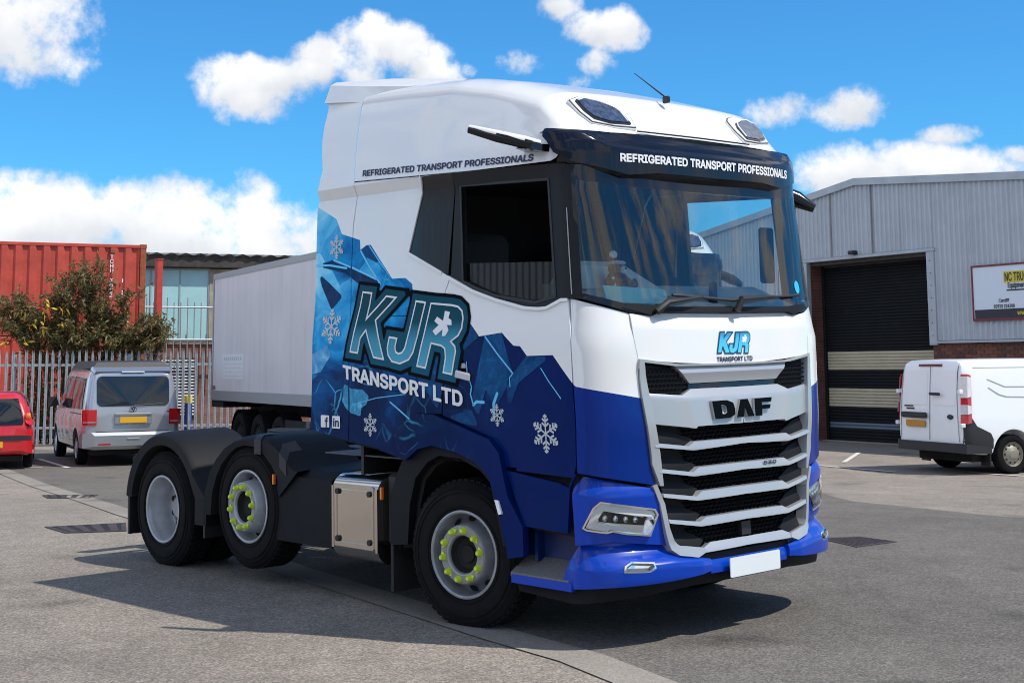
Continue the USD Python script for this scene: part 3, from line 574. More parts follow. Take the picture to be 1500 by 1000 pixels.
# ---------------------------------------------------------------- the yard
def asphalt(name, base, spread, stone, patch=0.12, bump=0.5, worn=1.0):
    b = np.array(base)
    n = {'tc': ('texture_coordinate', {}), 'n0': ('noise_texture', dict(scale=0.35, detail=4.0)), 'n1': ('noise_texture', dict(scale=2.2, detail=6.0, roughness=0.65)),
         'v': ('voronoi_texture', dict(scale=stone, feature='f1')), 'vb': ('rgb_to_bw', {}), 'nf': ('noise_texture', dict(scale=stone * 1.3, detail=3.0, roughness=0.7)),
         'r0': ('rgb_ramp', {'ramp': [(0.3, tuple(b * (1 - patch))), (0.7, tuple(b * (1 + patch)))]}),
         'r1': ('rgb_ramp', {'ramp': [(0.2, (1 - spread * 0.4,) * 3), (0.8, (1 + spread * 0.4,) * 3)]}),
         'r2': ('rgb_ramp', {'ramp': [(0.0, (1 - spread, 1 - spread, 1 - spread)), (0.55, (1, 1, 1)), (0.9, (1 + spread * 1.2, 1 + spread * 1.12, 1 + spread)), (1.0, (1 + spread * 2.2, 1 + spread * 2.1, 1 + spread * 1.9))]}),
         'm1': ('mix_color', dict(blend_type='multiply', fac=1.0, use_clamp=False)), 'm2': ('mix_color', dict(blend_type='multiply', fac=1.0, use_clamp=False)),
         # oil spots and dull stains, slab-sized changes of tone, and hairline cracks
         'ns': ('noise_texture', dict(scale=0.9, detail=3.0, roughness=0.5)), 'rs': ('rgb_ramp', {'ramp': [(0.60, (1.0,) * 3), (0.68, (1 - 0.22 * worn,) * 3), (0.76, (1 - 0.5 * worn,) * 3)]}),
         'vp': ('voronoi_texture', dict(scale=0.22, feature='f1')), 'vpb': ('rgb_to_bw', {}), 'rp': ('rgb_ramp', {'ramp': [(0.0, (1 - 0.07 * worn,) * 3), (1.0, (1 + 0.07 * worn,) * 3)]}),
         'wn': ('noise_texture', dict(scale=1.1, detail=4.0)), 'wm': ('mix_vector', dict(fac=0.12)), 'vk': ('voronoi_texture', dict(scale=0.33, feature='distance_to_edge')), 'rk': ('rgb_ramp', {'ramp': [(0.0, (1 - 0.10 * worn,) * 3), (0.003, (1 - 0.06 * worn,) * 3), (0.006, (1.0,) * 3)]}),
         'm3': ('mix_color', dict(blend_type='multiply', fac=1.0, use_clamp=False)), 'm4': ('mix_color', dict(blend_type='multiply', fac=1.0, use_clamp=False)), 'm5': ('mix_color', dict(blend_type='multiply', fac=1.0, use_clamp=False)),
         'b': ('bump', dict(strength=bump, distance=0.006)), 'p': ('principled_bsdf', dict(roughness=0.88, specular_ior_level=0.25))}
    lk = [('tc.object', f'{k}.vector') for k in ('n0', 'n1', 'v', 'nf')] + [('n0.fac', 'r0.fac'), ('n1.fac', 'r1.fac'), ('v.color', 'vb.color'), ('vb.val', 'r2.fac'), ('r0.color', 'm1.a'), ('r1.color', 'm1.b'), ('m1.result', 'm2.a'), ('r2.color', 'm2.b'),
          ('m2.result', 'm3.a'), ('tc.object', 'ns.vector'), ('ns.fac', 'rs.fac'), ('rs.color', 'm3.b'), ('tc.object', 'vp.vector'), ('vp.color', 'vpb.color'), ('vpb.val', 'rp.fac'), ('m3.result', 'm4.a'), ('rp.color', 'm4.b'),
          ('tc.object', 'wn.vector'), ('tc.object', 'wm.a'), ('wn.color', 'wm.b'), ('wm.result', 'vk.vector'), ('vk.distance', 'rk.fac'), ('m4.result', 'm5.a'), ('rk.color', 'm5.b'),
          ('m5.result', 'p.base_color'), ('nf.fac', 'b.height'), ('b.normal', 'p.normal')]
    return mat(name, n, lk)
asphalt_old = asphalt('asphalt_old', (0.243, 0.215, 0.187), 0.50, 85.0, patch=0.14, bump=0.9)
asphalt_new = asphalt('asphalt_dark', (0.138, 0.128, 0.116), 0.46, 85.0, patch=0.14, bump=0.8)
concrete_strip = asphalt('concrete_strip', (0.25, 0.228, 0.20), 0.25, 110.0, bump=0.3)
line_paint = plain('line_paint', (0.62, 0.61, 0.57), rough=0.7, noise=0.35, nscale=6)
iron = plain('cast_iron', (0.075, 0.055, 0.05), rough=0.6, metal=0.4, noise=0.4, nscale=12)

def ground_sheet(poly, dz, step=0.8):
    v, f = cells(poly, step, step)
    return trimesh.Trimesh(np.stack([v[:, 0], v[:, 1], gz(v[:, 0], v[:, 1]) + dz], -1), f, process=False)
big = 400.0
xs = np.concatenate([np.linspace(-big, -46, 14), np.linspace(-45, 20, 82), np.linspace(22, big, 14)]); ys = np.concatenate([np.linspace(-big, -22, 14), np.linspace(-21, 45, 82), np.linspace(47, big, 14)])
GX, GY = np.meshgrid(xs, ys); k_ = len(xs)
gv = np.stack([GX.ravel(), GY.ravel(), gz(GX.ravel(), GY.ravel())], -1)
gi = np.arange(len(ys) - 1)[:, None] * k_ + np.arange(k_ - 1)[None]
gf = np.concatenate([np.stack([gi, gi + 1, gi + k_ + 1], -1).reshape(-1, 3), np.stack([gi, gi + k_ + 1, gi + k_], -1).reshape(-1, 3)])
structure('ground', trimesh.Trimesh(gv, gf, process=False), asphalt_old, 'weathered pale asphalt of the yard', smooth=True)
KL = np.array([(-30, 6.6), (-12.4, 1.95), (-8.7, 0.85), (-3.0, -0.62), (0.45, -1.25), (1.25, -1.36), (2.17, -1.63), (4.0, -2.3), (12, -5.6)])
new_area = sg.Polygon(list(map(tuple, KL)) + [(14, -3), (9.0, 6.5), (-1.0, 7.4), (-3.4, 8.3), (-5.6, 10.2), (-14, 9.0), (-22, 8.0)])
structure('tarmac', ground_sheet(new_area, 0.004), asphalt_new, 'smoother dark tarmac area around the tractor unit', smooth=True)
strip = sg.LineString(KL).buffer(0.16, cap_style=2)
structure('kerb_strip', ground_sheet(strip, 0.008, 0.5), concrete_strip, 'flush concrete strip crossing the yard')
apron = sg.Polygon([tuple(ls(6.2, 34.0)), tuple(ls(9.0, 29.2)), tuple(ls(14.5, 24.5)), tuple(ls(17, 30)), tuple(ls(8.5, 42))])
def line(a, b, w=0.1):
    return ground_sheet(sg.LineString([a, b]).buffer(w / 2, cap_style=2), 0.012, 0.5)
GL = lambda px, py: tuple((CAM + ray(px, py) * ((CAM[2] + 0.15) / -ray(px, py)[2]))[:2])
for a, b, lab in (((0, 684.5), (62, 683), 'white bay line in front of the red hatchback'), ((57, 671), (100, 684), 'white bay line between the red hatchback and the silver van'),
                  ((1200, 680.5), (1312, 690), 'white bay line running towards the rear of the white van'), ((1236, 676), (1258, 662), 'short white bay line in front of the roller shutter'), ((1420, 690.5), (1512, 697), 'white bay line under the rear wheel of the white van')):
    single('bay_line', lab, 'road marking', line(GL(*a), GL(*b)), line_paint, group='bay lines painted on the yard')
def grate(name, corners, label, nbar, material=iron):
    c = np.array(corners, float); ce = c.mean(0); g_ = thing(name, label, 'drain cover', (ce[0], ce[1], float(gz(*ce))))
    q = c - ce
    def at_(a, b): return (1 - b) * ((1 - a) * q[0] + a * q[1]) + b * ((1 - a) * q[3] + a * q[2])
    ring = sg.Polygon(q).difference(sg.Polygon(q * 0.86))
    def lie(pl, z, h):
        m = T(prism(pl, h), (0, 0, z)); v = m.vertices; v[:, 2] += gz(v[:, 0] + ce[0], v[:, 1] + ce[1]) - float(gz(*ce)); m.vertices = v; return m
    part(g_, 'cover_frame', lie(ring, 0.0, 0.011), material)
    part(g_, 'pit', lie(sg.Polygon(q * 0.87), 0.0, 0.0065), dark_recess)
    for k in range(nbar):
        a = 0.08 + 0.84 * (k + 0.5) / nbar; w = 0.84 / nbar * 0.28
        pl = sg.Polygon([at_(a - w, 0.07), at_(a + w, 0.07), at_(a + w, 0.93), at_(a - w, 0.93)])
        part(g_, 'cover_bar', lie(pl, 0.0, 0.0105), material)

def gp(px, py): return tuple(np.round((CAM + ray(px, py) * (CAM[2] / -ray(px, py)[2]))[:2], 3))
grate('drain_grate', [(-0.845, 3.98), (-0.66, 4.39), (-0.17, 4.28), (-0.21, 3.68)], 'slotted iron drain grate in the tarmac right of the tractor unit', 9)
grate('drain_cover', [(-7.96, -0.57), (-7.62, 0.24), (-6.80, -0.18), (-7.16, -0.71)], 'rusty inspection cover in the pale asphalt behind the rear wheel', 4)
grate('drain_cover', [(-13.1, 1.75), (-12.5, 2.35), (-11.9, 1.9), (-12.4, 1.5)], 'small rusty cover beside the concrete strip left of the tractor unit', 4)

# ---------------------------------------------------------------- materials of the surroundings
container_red = plain('container_red', (0.46, 0.062, 0.038), rough=0.55, noise=0.28, nscale=2.2, bump=0.15, bscale=18)
container_rust = plain('container_rust', (0.30, 0.075, 0.03), rough=0.75, noise=0.5, nscale=7, bump=0.3, bscale=40)
galv = plain('galvanised', (0.33, 0.365, 0.385), rough=0.5, metal=0.35, noise=0.25, nscale=7)
clad = plain('cladding_grey', (0.42, 0.44, 0.475), rough=0.55, noise=0.10, nscale=1.3)
clad_trim = plain('cladding_trim', (0.36, 0.38, 0.41), rough=0.5, noise=0.15, nscale=3)
roof_dark = plain('roof_sheet', (0.16, 0.155, 0.15), rough=0.85, noise=0.4, nscale=4, bump=0.4, bscale=25)
timber_dark = plain('dark_timber', (0.055, 0.048, 0.042), rough=0.85, noise=0.5, nscale=5, bump=0.4, bscale=30)
turquoise = plain('turquoise_panel', (0.35, 0.60, 0.62), rough=0.5, noise=0.10, nscale=1.6)
frame_grey = plain('window_frame', (0.30, 0.36, 0.38), rough=0.6)
render_pier = plain('weathered_render', (0.34, 0.29, 0.22), rough=0.9, noise=0.5, nscale=2.5, bump=0.4, bscale=20)
post_red = plain('red_post', (0.42, 0.045, 0.03), rough=0.5, noise=0.2, nscale=5)
shutter_black = plain('shutter_black', (0.010, 0.011, 0.013), rough=0.75, spec=0.15, noise=0.25, nscale=2)
shutter_beige = plain('shutter_beige', (0.46, 0.40, 0.28), rough=0.5, noise=0.12, nscale=3)
shutter_blue = plain('shutter_rail', (0.10, 0.14, 0.18), rough=0.45)
mortar = plain('mortar', (0.16, 0.11, 0.09), rough=0.95)
brick_mats = [plain(f'brick_tone_{"abcd"[i]}', c, rough=0.9, noise=0.3, nscale=9, bump=0.3, bscale=60) for i, c in enumerate([(0.13, 0.045, 0.03), (0.10, 0.036, 0.026), (0.16, 0.055, 0.035), (0.085, 0.035, 0.028)])]
def brick_wall_mat(name, c1, c2, mo):
    return mat(name, {'tc': ('texture_coordinate', {}), 'mp': ('mapping', dict(rotation=(math.pi / 2, 0, 0))), 'b': ('brick_texture', dict(color1=c1, color2=c2, mortar=mo, scale=1.0, mortar_size=0.006, brick_width=0.225, row_height=0.075, bias=0.0)),
                      'n': ('noise_texture', dict(scale=3.0, detail=5.0)), 'r': ('rgb_ramp', {'ramp': [(0.3, (0.7,) * 3), (0.7, (1.3,) * 3)]}), 'm': ('mix_color', dict(blend_type='multiply', fac=1.0, use_clamp=False)), 'bp': ('bump', dict(strength=0.5, distance=0.01)),
                      'p': ('principled_bsdf', dict(roughness=0.9))},
               [('tc.object', 'mp.vector'), ('mp.vector', 'b.vector'), ('tc.object', 'n.vector'), ('n.fac', 'r.fac'), ('b.color', 'm.a'), ('r.color', 'm.b'), ('m.result', 'p.base_color'), ('b.fac', 'bp.height')])
brick_far = brick_wall_mat('brick_far', (0.19, 0.062, 0.042), (0.13, 0.048, 0.034), (0.15, 0.11, 0.09))
brick_old = brick_wall_mat('brick_old', (0.22, 0.09, 0.06), (0.16, 0.06, 0.045), (0.20, 0.16, 0.13))
trailer_skin = mat('trailer_skin', {'tc': ('texture_coordinate', {}), 'mp': ('mapping', dict(scale=(3.2, 3.2, 0.22))), 'n': ('noise_texture', dict(scale=1.6, detail=6.0, roughness=0.6)), 'n2': ('noise_texture', dict(scale=0.7, detail=4.0)),
    'r': ('rgb_ramp', {'ramp': [(0.25, (0.54, 0.515, 0.51)), (0.50, (0.62, 0.59, 0.595)), (0.8, (0.64, 0.61, 0.62))]}), 'r2': ('rgb_ramp', {'ramp': [(0.3, (0.90, 0.90, 0.92)), (0.7, (1.06, 1.04, 1.05))]}), 'm': ('mix_color', dict(blend_type='multiply', fac=1.0, use_clamp=False)), 'p': ('principled_bsdf', dict(roughness=0.45))},
    [('tc.object', 'mp.vector'), ('mp.vector', 'n.vector'), ('tc.object', 'n2.vector'), ('n.fac', 'r.fac'), ('n2.fac', 'r2.fac'), ('r.color', 'm.a'), ('r2.color', 'm.b'), ('m.result', 'p.base_color')])
trailer_rail = plain('trailer_rail', (0.34, 0.34, 0.35), rough=0.5, metal=0.5)

def corrugated(length, z0, z1, pitch, depth, trap=True, top=None):
    """A corrugated sheet along +x, crests towards -y; top(x) gives the upper edge."""
    xs_, ys_ = [], []
    x = 0.0
    while x < length - 1e-6:
        prof = [(0.0, 0), (0.28, 0), (0.42, -1), (0.82, -1), (0.96, 0)] if trap else [(k / 8, -0.5 - 0.5 * math.cos(2 * math.pi * k / 8)) for k in range(8)]
        for a, d_ in prof:
            if x + a * pitch <= length: xs_.append(x + a * pitch); ys_.append(d_ * depth)
        x += pitch
    xs_.append(length); ys_.append(0.0)
    xs_, ys_ = np.array(xs_), np.array(ys_); n = len(xs_)
    zt_ = np.array([top(q) for q in xs_]) if top else np.full(n, z1)
    v = np.vstack([np.stack([xs_, ys_, np.full(n, z0)], -1), np.stack([xs_, ys_, zt_], -1)])
    f = []
    for i in range(n - 1): f += [[i, i + 1, n + i + 1], [i, n + i + 1, n + i]]
    return trimesh.Trimesh(v, f, process=False)

# ---------------------------------------------------------------- corrugated warehouse on the right
WO = np.array([7.57, 35.95]); WU = np.array([0.505, -0.863])      # door's left edge and the run of the wall (right, ahead)
wpos = ls(*WO); wrot = lsdir(*WU)
ZG = -0.17
wh = thing('warehouse', 'grey corrugated warehouse with a low gable over its black roller shutter', 'building', (wpos[0], wpos[1], ZG), wrot)
# in the wall's frame x runs along the wall towards the camera's right, -y faces the yard
DW0, DW1, DH_ = -0.32, 3.72, 4.42
APX, ZA, SL, SR = 1.5, 6.28, 0.135, 0.085
gable = lambda x: ZA - (SL * (APX - x) if x < APX else SR * (x - APX))
def sheet_at(x0, x1, zlow, name='cladding_sheet'):
    m = corrugated(x1 - x0, zlow, 0, 0.147, 0.045, trap=False, top=lambda q: gable(x0 + q) - 0.02)
    part(wh, name, T(m, (x0, 0, 0)), clad, smooth=50)
edges = [-15.0, -13.8, -12.6, -11.4, -10.2, -9.0, -7.8, -6.6, -5.4, -4.2, -3.0, -1.8, DW0 - 0.19]
for a, b in zip(edges[:-1], edges[1:]): sheet_at(a, b, 2.38)
for a, b in ((DW0 - 0.19, 0.62), (0.62, 1.82), (1.82, 2.95), (2.95, DW1 + 0.22)): sheet_at(a, b, DH_ + 0.05)
edges = [DW1 + 0.22, 5.0, 6.15, 7.3, 8.5, 9.7, 10.9, 12.1, 13.3, 14.5]
for a, b in zip(edges[:-1], edges[1:]): sheet_at(a, b, 2.38)
for x in (0.62, 2.0): part(wh, 'lap_joint', box(x - 0.02, x + 0.02, -0.052, -0.046, DH_ + 0.06, gable(x) - 0.05), roof_dark)
for (xa, xb) in ((-15, APX), (APX, 14.5)):
    za, zb = gable(xa), gable(xb)
    part(wh, 'verge_flashing', hull([(xa, -0.10, za - 0.13), (xa, -0.10, za + 0.04), (xb, -0.10, zb - 0.13), (xb, -0.10, zb + 0.04), (xa, -0.04, za - 0.13), (xa, -0.04, za + 0.04), (xb, -0.04, zb - 0.13), (xb, -0.04, zb + 0.04)]), clad_trim)
    part(wh, 'roof_slope', hull([(xa, -0.03, za), (xb, -0.03, zb), (xa, 14, za), (xb, 14, zb), (xa, -0.03, za + 0.03), (xb, -0.03, zb + 0.03), (xa, 14, za + 0.03), (xb, 14, zb + 0.03)]), roof_dark)
part(wh, 'drip_sill', box(DW1 + 0.05, 14.5, -0.09, 0.02, 2.32, 2.37), clad_trim)
part(wh, 'drip_sill', box(-15, DW0 - 0.25, -0.09, 0.02, 2.32, 2.37), clad_trim)
part(wh, 'door_head', box(DW0 - 0.22, DW1 + 0.24, -0.085, 0.05, DH_ - 0.03, DH_ + 0.04), clad_trim)
for x in (DW0 - 0.20, DW1 - 0.02):
    part(wh, 'door_jamb', rbox(x, x + 0.24, -0.080, 0.06, 2.28, DH_ - 0.032, 0.01), clad_trim)
    for k in range(7): part(wh, 'jamb_screw', T(trimesh.creation.icosphere(1, 0.016), (x + 0.12, -0.083, 2.5 + 0.28 * k), s=(1, 0.5, 1)), roof_dark)
part(wh, 'back_wall', box(-15, DW0 - 0.02, 0.03, 0.06, 0, 5.0), dark_recess)
part(wh, 'back_wall', box(DW1 + 0.28, 14.5, 0.125, 0.15, 0, 5.0), dark_recess)
part(wh, 'lintel', box(DW0 - 0.02, DW1 + 0.26, 0.06, 0.55, DH_ - 0.12, DH_ + 0.2), timber_dark)
# brickwork: the pier and reveal left of the shutter, and the dado right of it with its bricks laid one by one
part(wh, 'brick_pier', box(-1.6, DW0, -0.005, 0.55, 0, 4.3), brick_far)
part(wh, 'brick_dado', box(-15, -1.6, -0.005, 0.03, 0, 2.31), brick_far)
dado = part(wh, 'brick_dado', box(DW1 + 0.02, 14.5, 0.0, 0.12, 0, 2.31), mortar)
brng = np.random.default_rng(3)
for r_ in range(30):
    z = 0.008 + r_ * 0.0765
    if r_ < 18: continue
    x = DW1 + 0.03 + (0.1125 if r_ % 2 else 0)
    if r_ % 2: part(dado, 'brick', box(DW1 + 0.03, DW1 + 0.03 + 0.10, -0.012, 0.01, z, z + 0.066), brick_mats[brng.integers(4)])
    while x < 8.1:
        j = brng.uniform(-0.002, 0.003)
        part(dado, 'brick', box(x, x + 0.215, -0.012 + j, 0.01, z, z + 0.066), brick_mats[brng.integers(4)]); x += 0.2265
part(wh, 'lower_dado', box(DW1 + 0.03, 14.4, -0.011, -0.001, 0.0, 0.008 + 18 * 0.0765 - 0.01), brick_far)
part(wh, 'lower_dado', box(8.35, 14.4, -0.011, -0.001, 0.008 + 18 * 0.0765, 2.30), brick_far)
# roller shutter, lath by lath
sh = group_part(wh, 'roller_shutter', 'black roller shutter with two beige bands and a blue-grey bottom rail')
nl, lh = 58, 0.0745
for k in range(nl):
    z = 0.02 + k * lh
    bz = (k + 0.5) * lh
    m_ = shutter_beige if (1.70 < bz < 2.15 or 0.83 < bz < 1.29) else shutter_blue if 0.30 < bz < 0.45 else shutter_black
    ys_ = [0.50, 0.486, 0.478, 0.486, 0.50]; zs_ = [0, 0.012, 0.036, 0.062, lh - 0.003]
    pts = [(DW0 + 0.07, y, z + q) for y, q in zip(ys_, zs_)] + [(DW1 + 0.24, y, z + q) for y, q in zip(ys_, zs_)]
    f_ = []
    for i in range(4): f_ += [[i, i + 5, i + 6], [i, i + 6, i + 1]]
    part(sh, 'shutter_lath', trimesh.Trimesh(np.array(pts), f_, process=False), m_, smooth=40)
part(sh, 'guide_rail', box(DW0, DW0 + 0.09, 0.44, 0.53, 0, 4.34), shutter_black)
part(sh, 'shutter_back', box(DW0, DW1 + 0.28, 0.515, 0.53, 0, 4.34), dark_recess)
part(sh, 'shutter_housing', box(DW0, DW1 + 0.28, 0.46, 0.60, 4.26, 4.42), timber_dark)
part(wh, 'door_reveal', box(DW1 + 0.25, DW1 + 0.29, 0.13, 0.55, 0, 4.3), brick_far)
part(wh, 'security_light', rbox(1.33, 1.52, -0.22, -0.05, DH_ + 0.06, DH_ + 0.15, 0.02), black_trim)
part(wh, 'threshold', box(DW0, DW1 + 0.26, 0.3, 0.55, 0.0, 0.02), concrete_strip)
part(wh, 'notice', box(-0.52, -0.33, -0.02, -0.012, 1.55, 1.95), plain('notice_yellow', (0.6, 0.5, 0.12), rough=0.5))
part(wh, 'notice', box(-0.52, -0.33, -0.02, -0.012, 1.10, 1.50), plain('notice_pink', (0.55, 0.42, 0.40), rough=0.5))
# the sign board, seen in part
sb = thing('sign_board', 'white trade sign in a dark red frame on the cladding above the white van', 'sign', (*ls(*(WO + WU * 5.02)), ZG), wrot)
sign_white, sign_red, sign_black, sign_yel = plain('sign_white', (0.62, 0.66, 0.72), rough=0.4), plain('sign_red', (0.16, 0.012, 0.022), rough=0.4), plain('sign_black', (0.018, 0.016, 0.024), rough=0.4), plain('sign_yellow', (0.60, 0.47, 0.02), rough=0.4)
SZ0, SZ1, SWD = 2.80, 3.96, 2.5
part(sb, 'board', box(0, SWD, -0.075, -0.05, SZ0, SZ1), sign_white)
part(sb, 'bottom_band', box(0.04, SWD - 0.04, -0.080, -0.0755, SZ0 + 0.03, SZ0 + 0.22), sign_black)
for b_ in ((-0.02, SWD + 0.02, SZ1 - 0.02, SZ1 + 0.02), (-0.02, SWD + 0.02, SZ0 - 0.02, SZ0 + 0.03)): part(sb, 'frame', box(b_[0], b_[1], -0.090, -0.045, b_[2], b_[3]), sign_red)
for x in (-0.02, SWD - 0.02): part(sb, 'frame', box(x, x + 0.04, -0.0885, -0.046, SZ0 + 0.031, SZ1 - 0.021), sign_red)
def sign_text(t, h, x, z, m_, name='lettering', y=-0.0815, sx=1.0):
    mm_ = meshkit.text_mesh(t, h, 0.004, bold=True); v = mm_.vertices.copy()
    mm_.vertices = np.stack([x + v[:, 0] * sx, y - v[:, 2], z + v[:, 1]], -1)
    part(sb, name, mm_, m_)
part(sb, 'yellow_panel', box(0.86, 2.2, -0.080, -0.0755, 3.57, 3.81), sign_yel)
sign_text('NC TRUCK', 0.175, 0.885, 3.605, sign_black, sx=0.56)
sign_text('Equipment', 0.105, 0.96, 3.46, sign_black, sx=0.66)
part(sb, 'rule', box(0.93, 2.0, -0.080, -0.0755, 3.395, 3.425), sign_black)
part(sb, 'mark', box(1.42, 1.70, -0.080, -0.0755, 3.83, 3.93), sign_black)
sign_text('Cardiff', 0.07, 0.70, 3.165, sign_black, y=-0.078, sx=0.9)
sign_text('02920 224388', 0.07, 0.56, 3.045, sign_black, y=-0.0785, sx=0.80)
sign_text('Se', 0.07, 1.46, 3.165, sign_black, y=-0.078, sx=0.9)
sign_text('0179', 0.07, 1.36, 3.045, sign_black, y=-0.0785, sx=0.8)
sign_text('www.', 0.09, 1.18, SZ0 + 0.085, sign_yel, y=-0.082)

# ---------------------------------------------------------------- containers, left
C0 = np.array([-14.6, 39.2]); CD = np.array([3.5, 1.62]); CD = CD / np.linalg.norm(CD)
CEND = np.array([-10.42, 41.05]); CL = 6.06
CST = CEND - CD * CL
crot = lsdir(*CD)
def container(z, name_label, lettering):
    p = ls(*CST); c = thing('shipping_container', name_label, 'container', (p[0], p[1], z), crot)
    H = 2.59
    part(c, 'side_panel', T(corrugated(CL - 0.30, 0.16, H - 0.10, 0.37, 0.06), (0.15, 0.07, 0)), container_red)
    part(c, 'top_rail', rbox(0, CL, 0.0, 0.10, H - 0.11, H - 0.02, 0.01), container_red)
    part(c, 'bottom_rail', rbox(0, CL, 0.0, 0.12, 0.0, 0.17, 0.01), container_red)
    for x in (0.0, CL - 0.17):
        part(c, 'corner_post', rbox(x, x + 0.17, -0.005, 0.16, 0.118, H - 0.121, 0.012), container_rust)
        for zz in (0.0, H - 0.12): part(c, 'corner_casting', rbox(x - 0.005, x + 0.18, -0.012, 0.17, zz, zz + 0.12, 0.01), container_rust)
    part(c, 'roof', box(0.05, CL - 0.05, 0.11, 2.40, H - 0.07, H - 0.04), container_red)
    part(c, 'end_panel', T(corrugated(2.0, 0.16, H - 0.1, 0.28, 0.04), (CL - 0.05, 0.2, 0), rz=math.pi / 2), container_red)
    part(c, 'end_panel', box(0.02, 0.06, 0.17, 2.38, 0.02, H - 0.09), container_red)
    part(c, 'back_panel', box(0.1, CL - 0.1, 2.36, 2.42, 0.1, H - 0.1), container_red)
    part(c, 'floor', box(0.1, CL - 0.1, 0.12, 2.36, 0.02, 0.14), timber_dark)
    if lettering:
        zz = H - 0.42
        for ch_ in 'TCHU 3082':
            if ch_ != ' ':
                mm_ = meshkit.text_mesh(ch_, 0.11, 0.004, bold=True); v = mm_.vertices.copy(); v[:, 0] -= v[:, 0].mean()
                mm_.vertices = np.stack([CL - 0.955 + v[:, 0], 0.008 - v[:, 2], zz + v[:, 1]], -1); part(c, 'number_letter', mm_, print_white)
            zz -= 0.135
        part(c, 'vent_box', rbox(CL - 1.0, CL - 0.87, -0.02, 0.03, H - 0.28, H - 0.13, 0.01), container_rust)
        for k, (x, z_, h) in enumerate(((CL - 0.66, 1.50, 0.10), (CL - 0.66, 1.02, 0.26), (CL - 5.05, 1.35, 0.2), (CL - 4.7, 1.15, 0.24))):
            part(c, 'paint_scrape', box(x, x + 0.03, 0.004, 0.0095, z_, z_ + h), print_white)
        part(c, 'data_strip', box(CL - 0.85, CL - 0.45, 0.0035, 0.0090, 0.36, 0.41), print_white)
    return c
container(2.62, 'rusty red shipping container stacked on top, with a white number down its ribbed side', True)
container(0.02, 'red shipping container at the bottom of the stack, mostly hidden by bush and fence', False)

# ---------------------------------------------------------------- old workshop with turquoise windows
B0 = np.array([-12.2, 45.0]); BD = np.array([3.75, 1.55]); BD = BD / np.linalg.norm(BD)
bpos = ls(*B0); brot = lsdir(*BD)
ob = thing('old_workshop', 'old workshop with turquoise panelled windows, dark eaves and a wavy sheet roof', 'building', (bpos[0], bpos[1], -0.16), brot)
BL, EV = 9.0, 5.38
part(ob, 'brick_wall', box(0, BL, 0.0, 0.2, 0, 2.62), brick_old)
part(ob, 'window_sill', box(0, BL, -0.06, 0.05, 2.62, 2.70), render_pier)
part(ob, 'eaves_beam', rbox(-0.1, BL, -0.30, -0.02, EV - 0.36, EV + 0.02, 0.02), timber_dark)
part(ob, 'soffit', box(-0.1, BL, -0.02, 0.3, EV - 0.40, EV - 0.30), timber_dark)
for k in range(int(BL / 0.9) + 1):
    m = corrugated(0.92, 0, 3.6, 0.46, 0.075, trap=False); v = m.vertices.copy()
    m.vertices = np.stack([v[:, 0], -0.40 + v[:, 2], EV + 0.02 + v[:, 1] + 0.06 + 0.25 * v[:, 2] / 3.6 * 1.0], -1)
    m.apply_translation([k * 0.9 - 0.1, 0, 0.0]); part(ob, 'roof_sheet', m, roof_dark, smooth=50)
def window(x0, x1, n):
    w = group_part(ob, 'window')
    part(w, 'frame', cat_([box(x0, x1, -0.03, 0.03, 4.94, 5.0), box(x0, x1, -0.03, 0.03, 2.70, 2.76)] + [box(x - 0.022, x + 0.022, -0.028, 0.03, 2.76, 4.94) for x in np.linspace(x0 + 0.022, x1 - 0.022, n + 1)]), frame_grey)
    xs_ = np.linspace(x0 + 0.022, x1 - 0.022, n + 1)
    for a, b in zip(xs_[:-1], xs_[1:]): part(w, 'window_panel', box(a + 0.022, b - 0.022, -0.004, 0.02, 2.76, 4.94), turquoise)
window(0.0, 2.75, 3)
part(ob, 'pier', box(2.75, 3.45, -0.05, 0.1, 2.70, 4.99), render_pier)
window(3.45, 7.0, 4)
part(ob, 'pier', box(7.0, 9.0, -0.05, 0.1, 2.70, 4.99), render_pier)
lv = group_part(ob, 'louvre_vent')
part(lv, 'vent_back', box(1.25, 2.35, -0.03, -0.005, 0.3, 2.15), dark_recess)
for k in range(18): part(lv, 'vent_slat', box(1.27, 2.33, -0.07, -0.03, 0.42 + 0.098 * k, 0.42 + 0.098 * k + 0.045), print_white)
for i, x in enumerate(np.arange(0.1, 3.5, 0.21)): part(ob, 'security_bar', tube([(x, -0.55, 2.2), (x, -0.55, 3.9 if i % 3 else 4.05)], 0.018, 6), galv)
for z in (2.75, 3.75): part(ob, 'security_rail', tube([(-0.1, -0.55, z), (3.6, -0.55, z)], 0.032, 6), galv)
bare = plain('white_cloth', (0.75, 0.76, 0.76), rough=0.8)
for k, z in enumerate((4.55, 4.25, 3.95, 3.2)):
    part(ob, 'white_bracket', T(trimesh.creation.icosphere(2, 0.12), (-0.05, -0.45, z), s=(0.9, 0.6, 1.0)), bare, smooth=True)
ppx = ls((232 - 750) / 2115 * 44.0, 44.0)
single('red_post', 'slim red steel post standing before the turquoise windows', 'post', cat_([box(ppx[0] - 0.09, ppx[0] + 0.09, ppx[1] - 0.09, ppx[1] + 0.09, -0.15, 4.98), box(ppx[0] - 0.11, ppx[0] + 0.11, ppx[1] - 0.11, ppx[1] + 0.11, 4.985, 5.02)]), post_red)

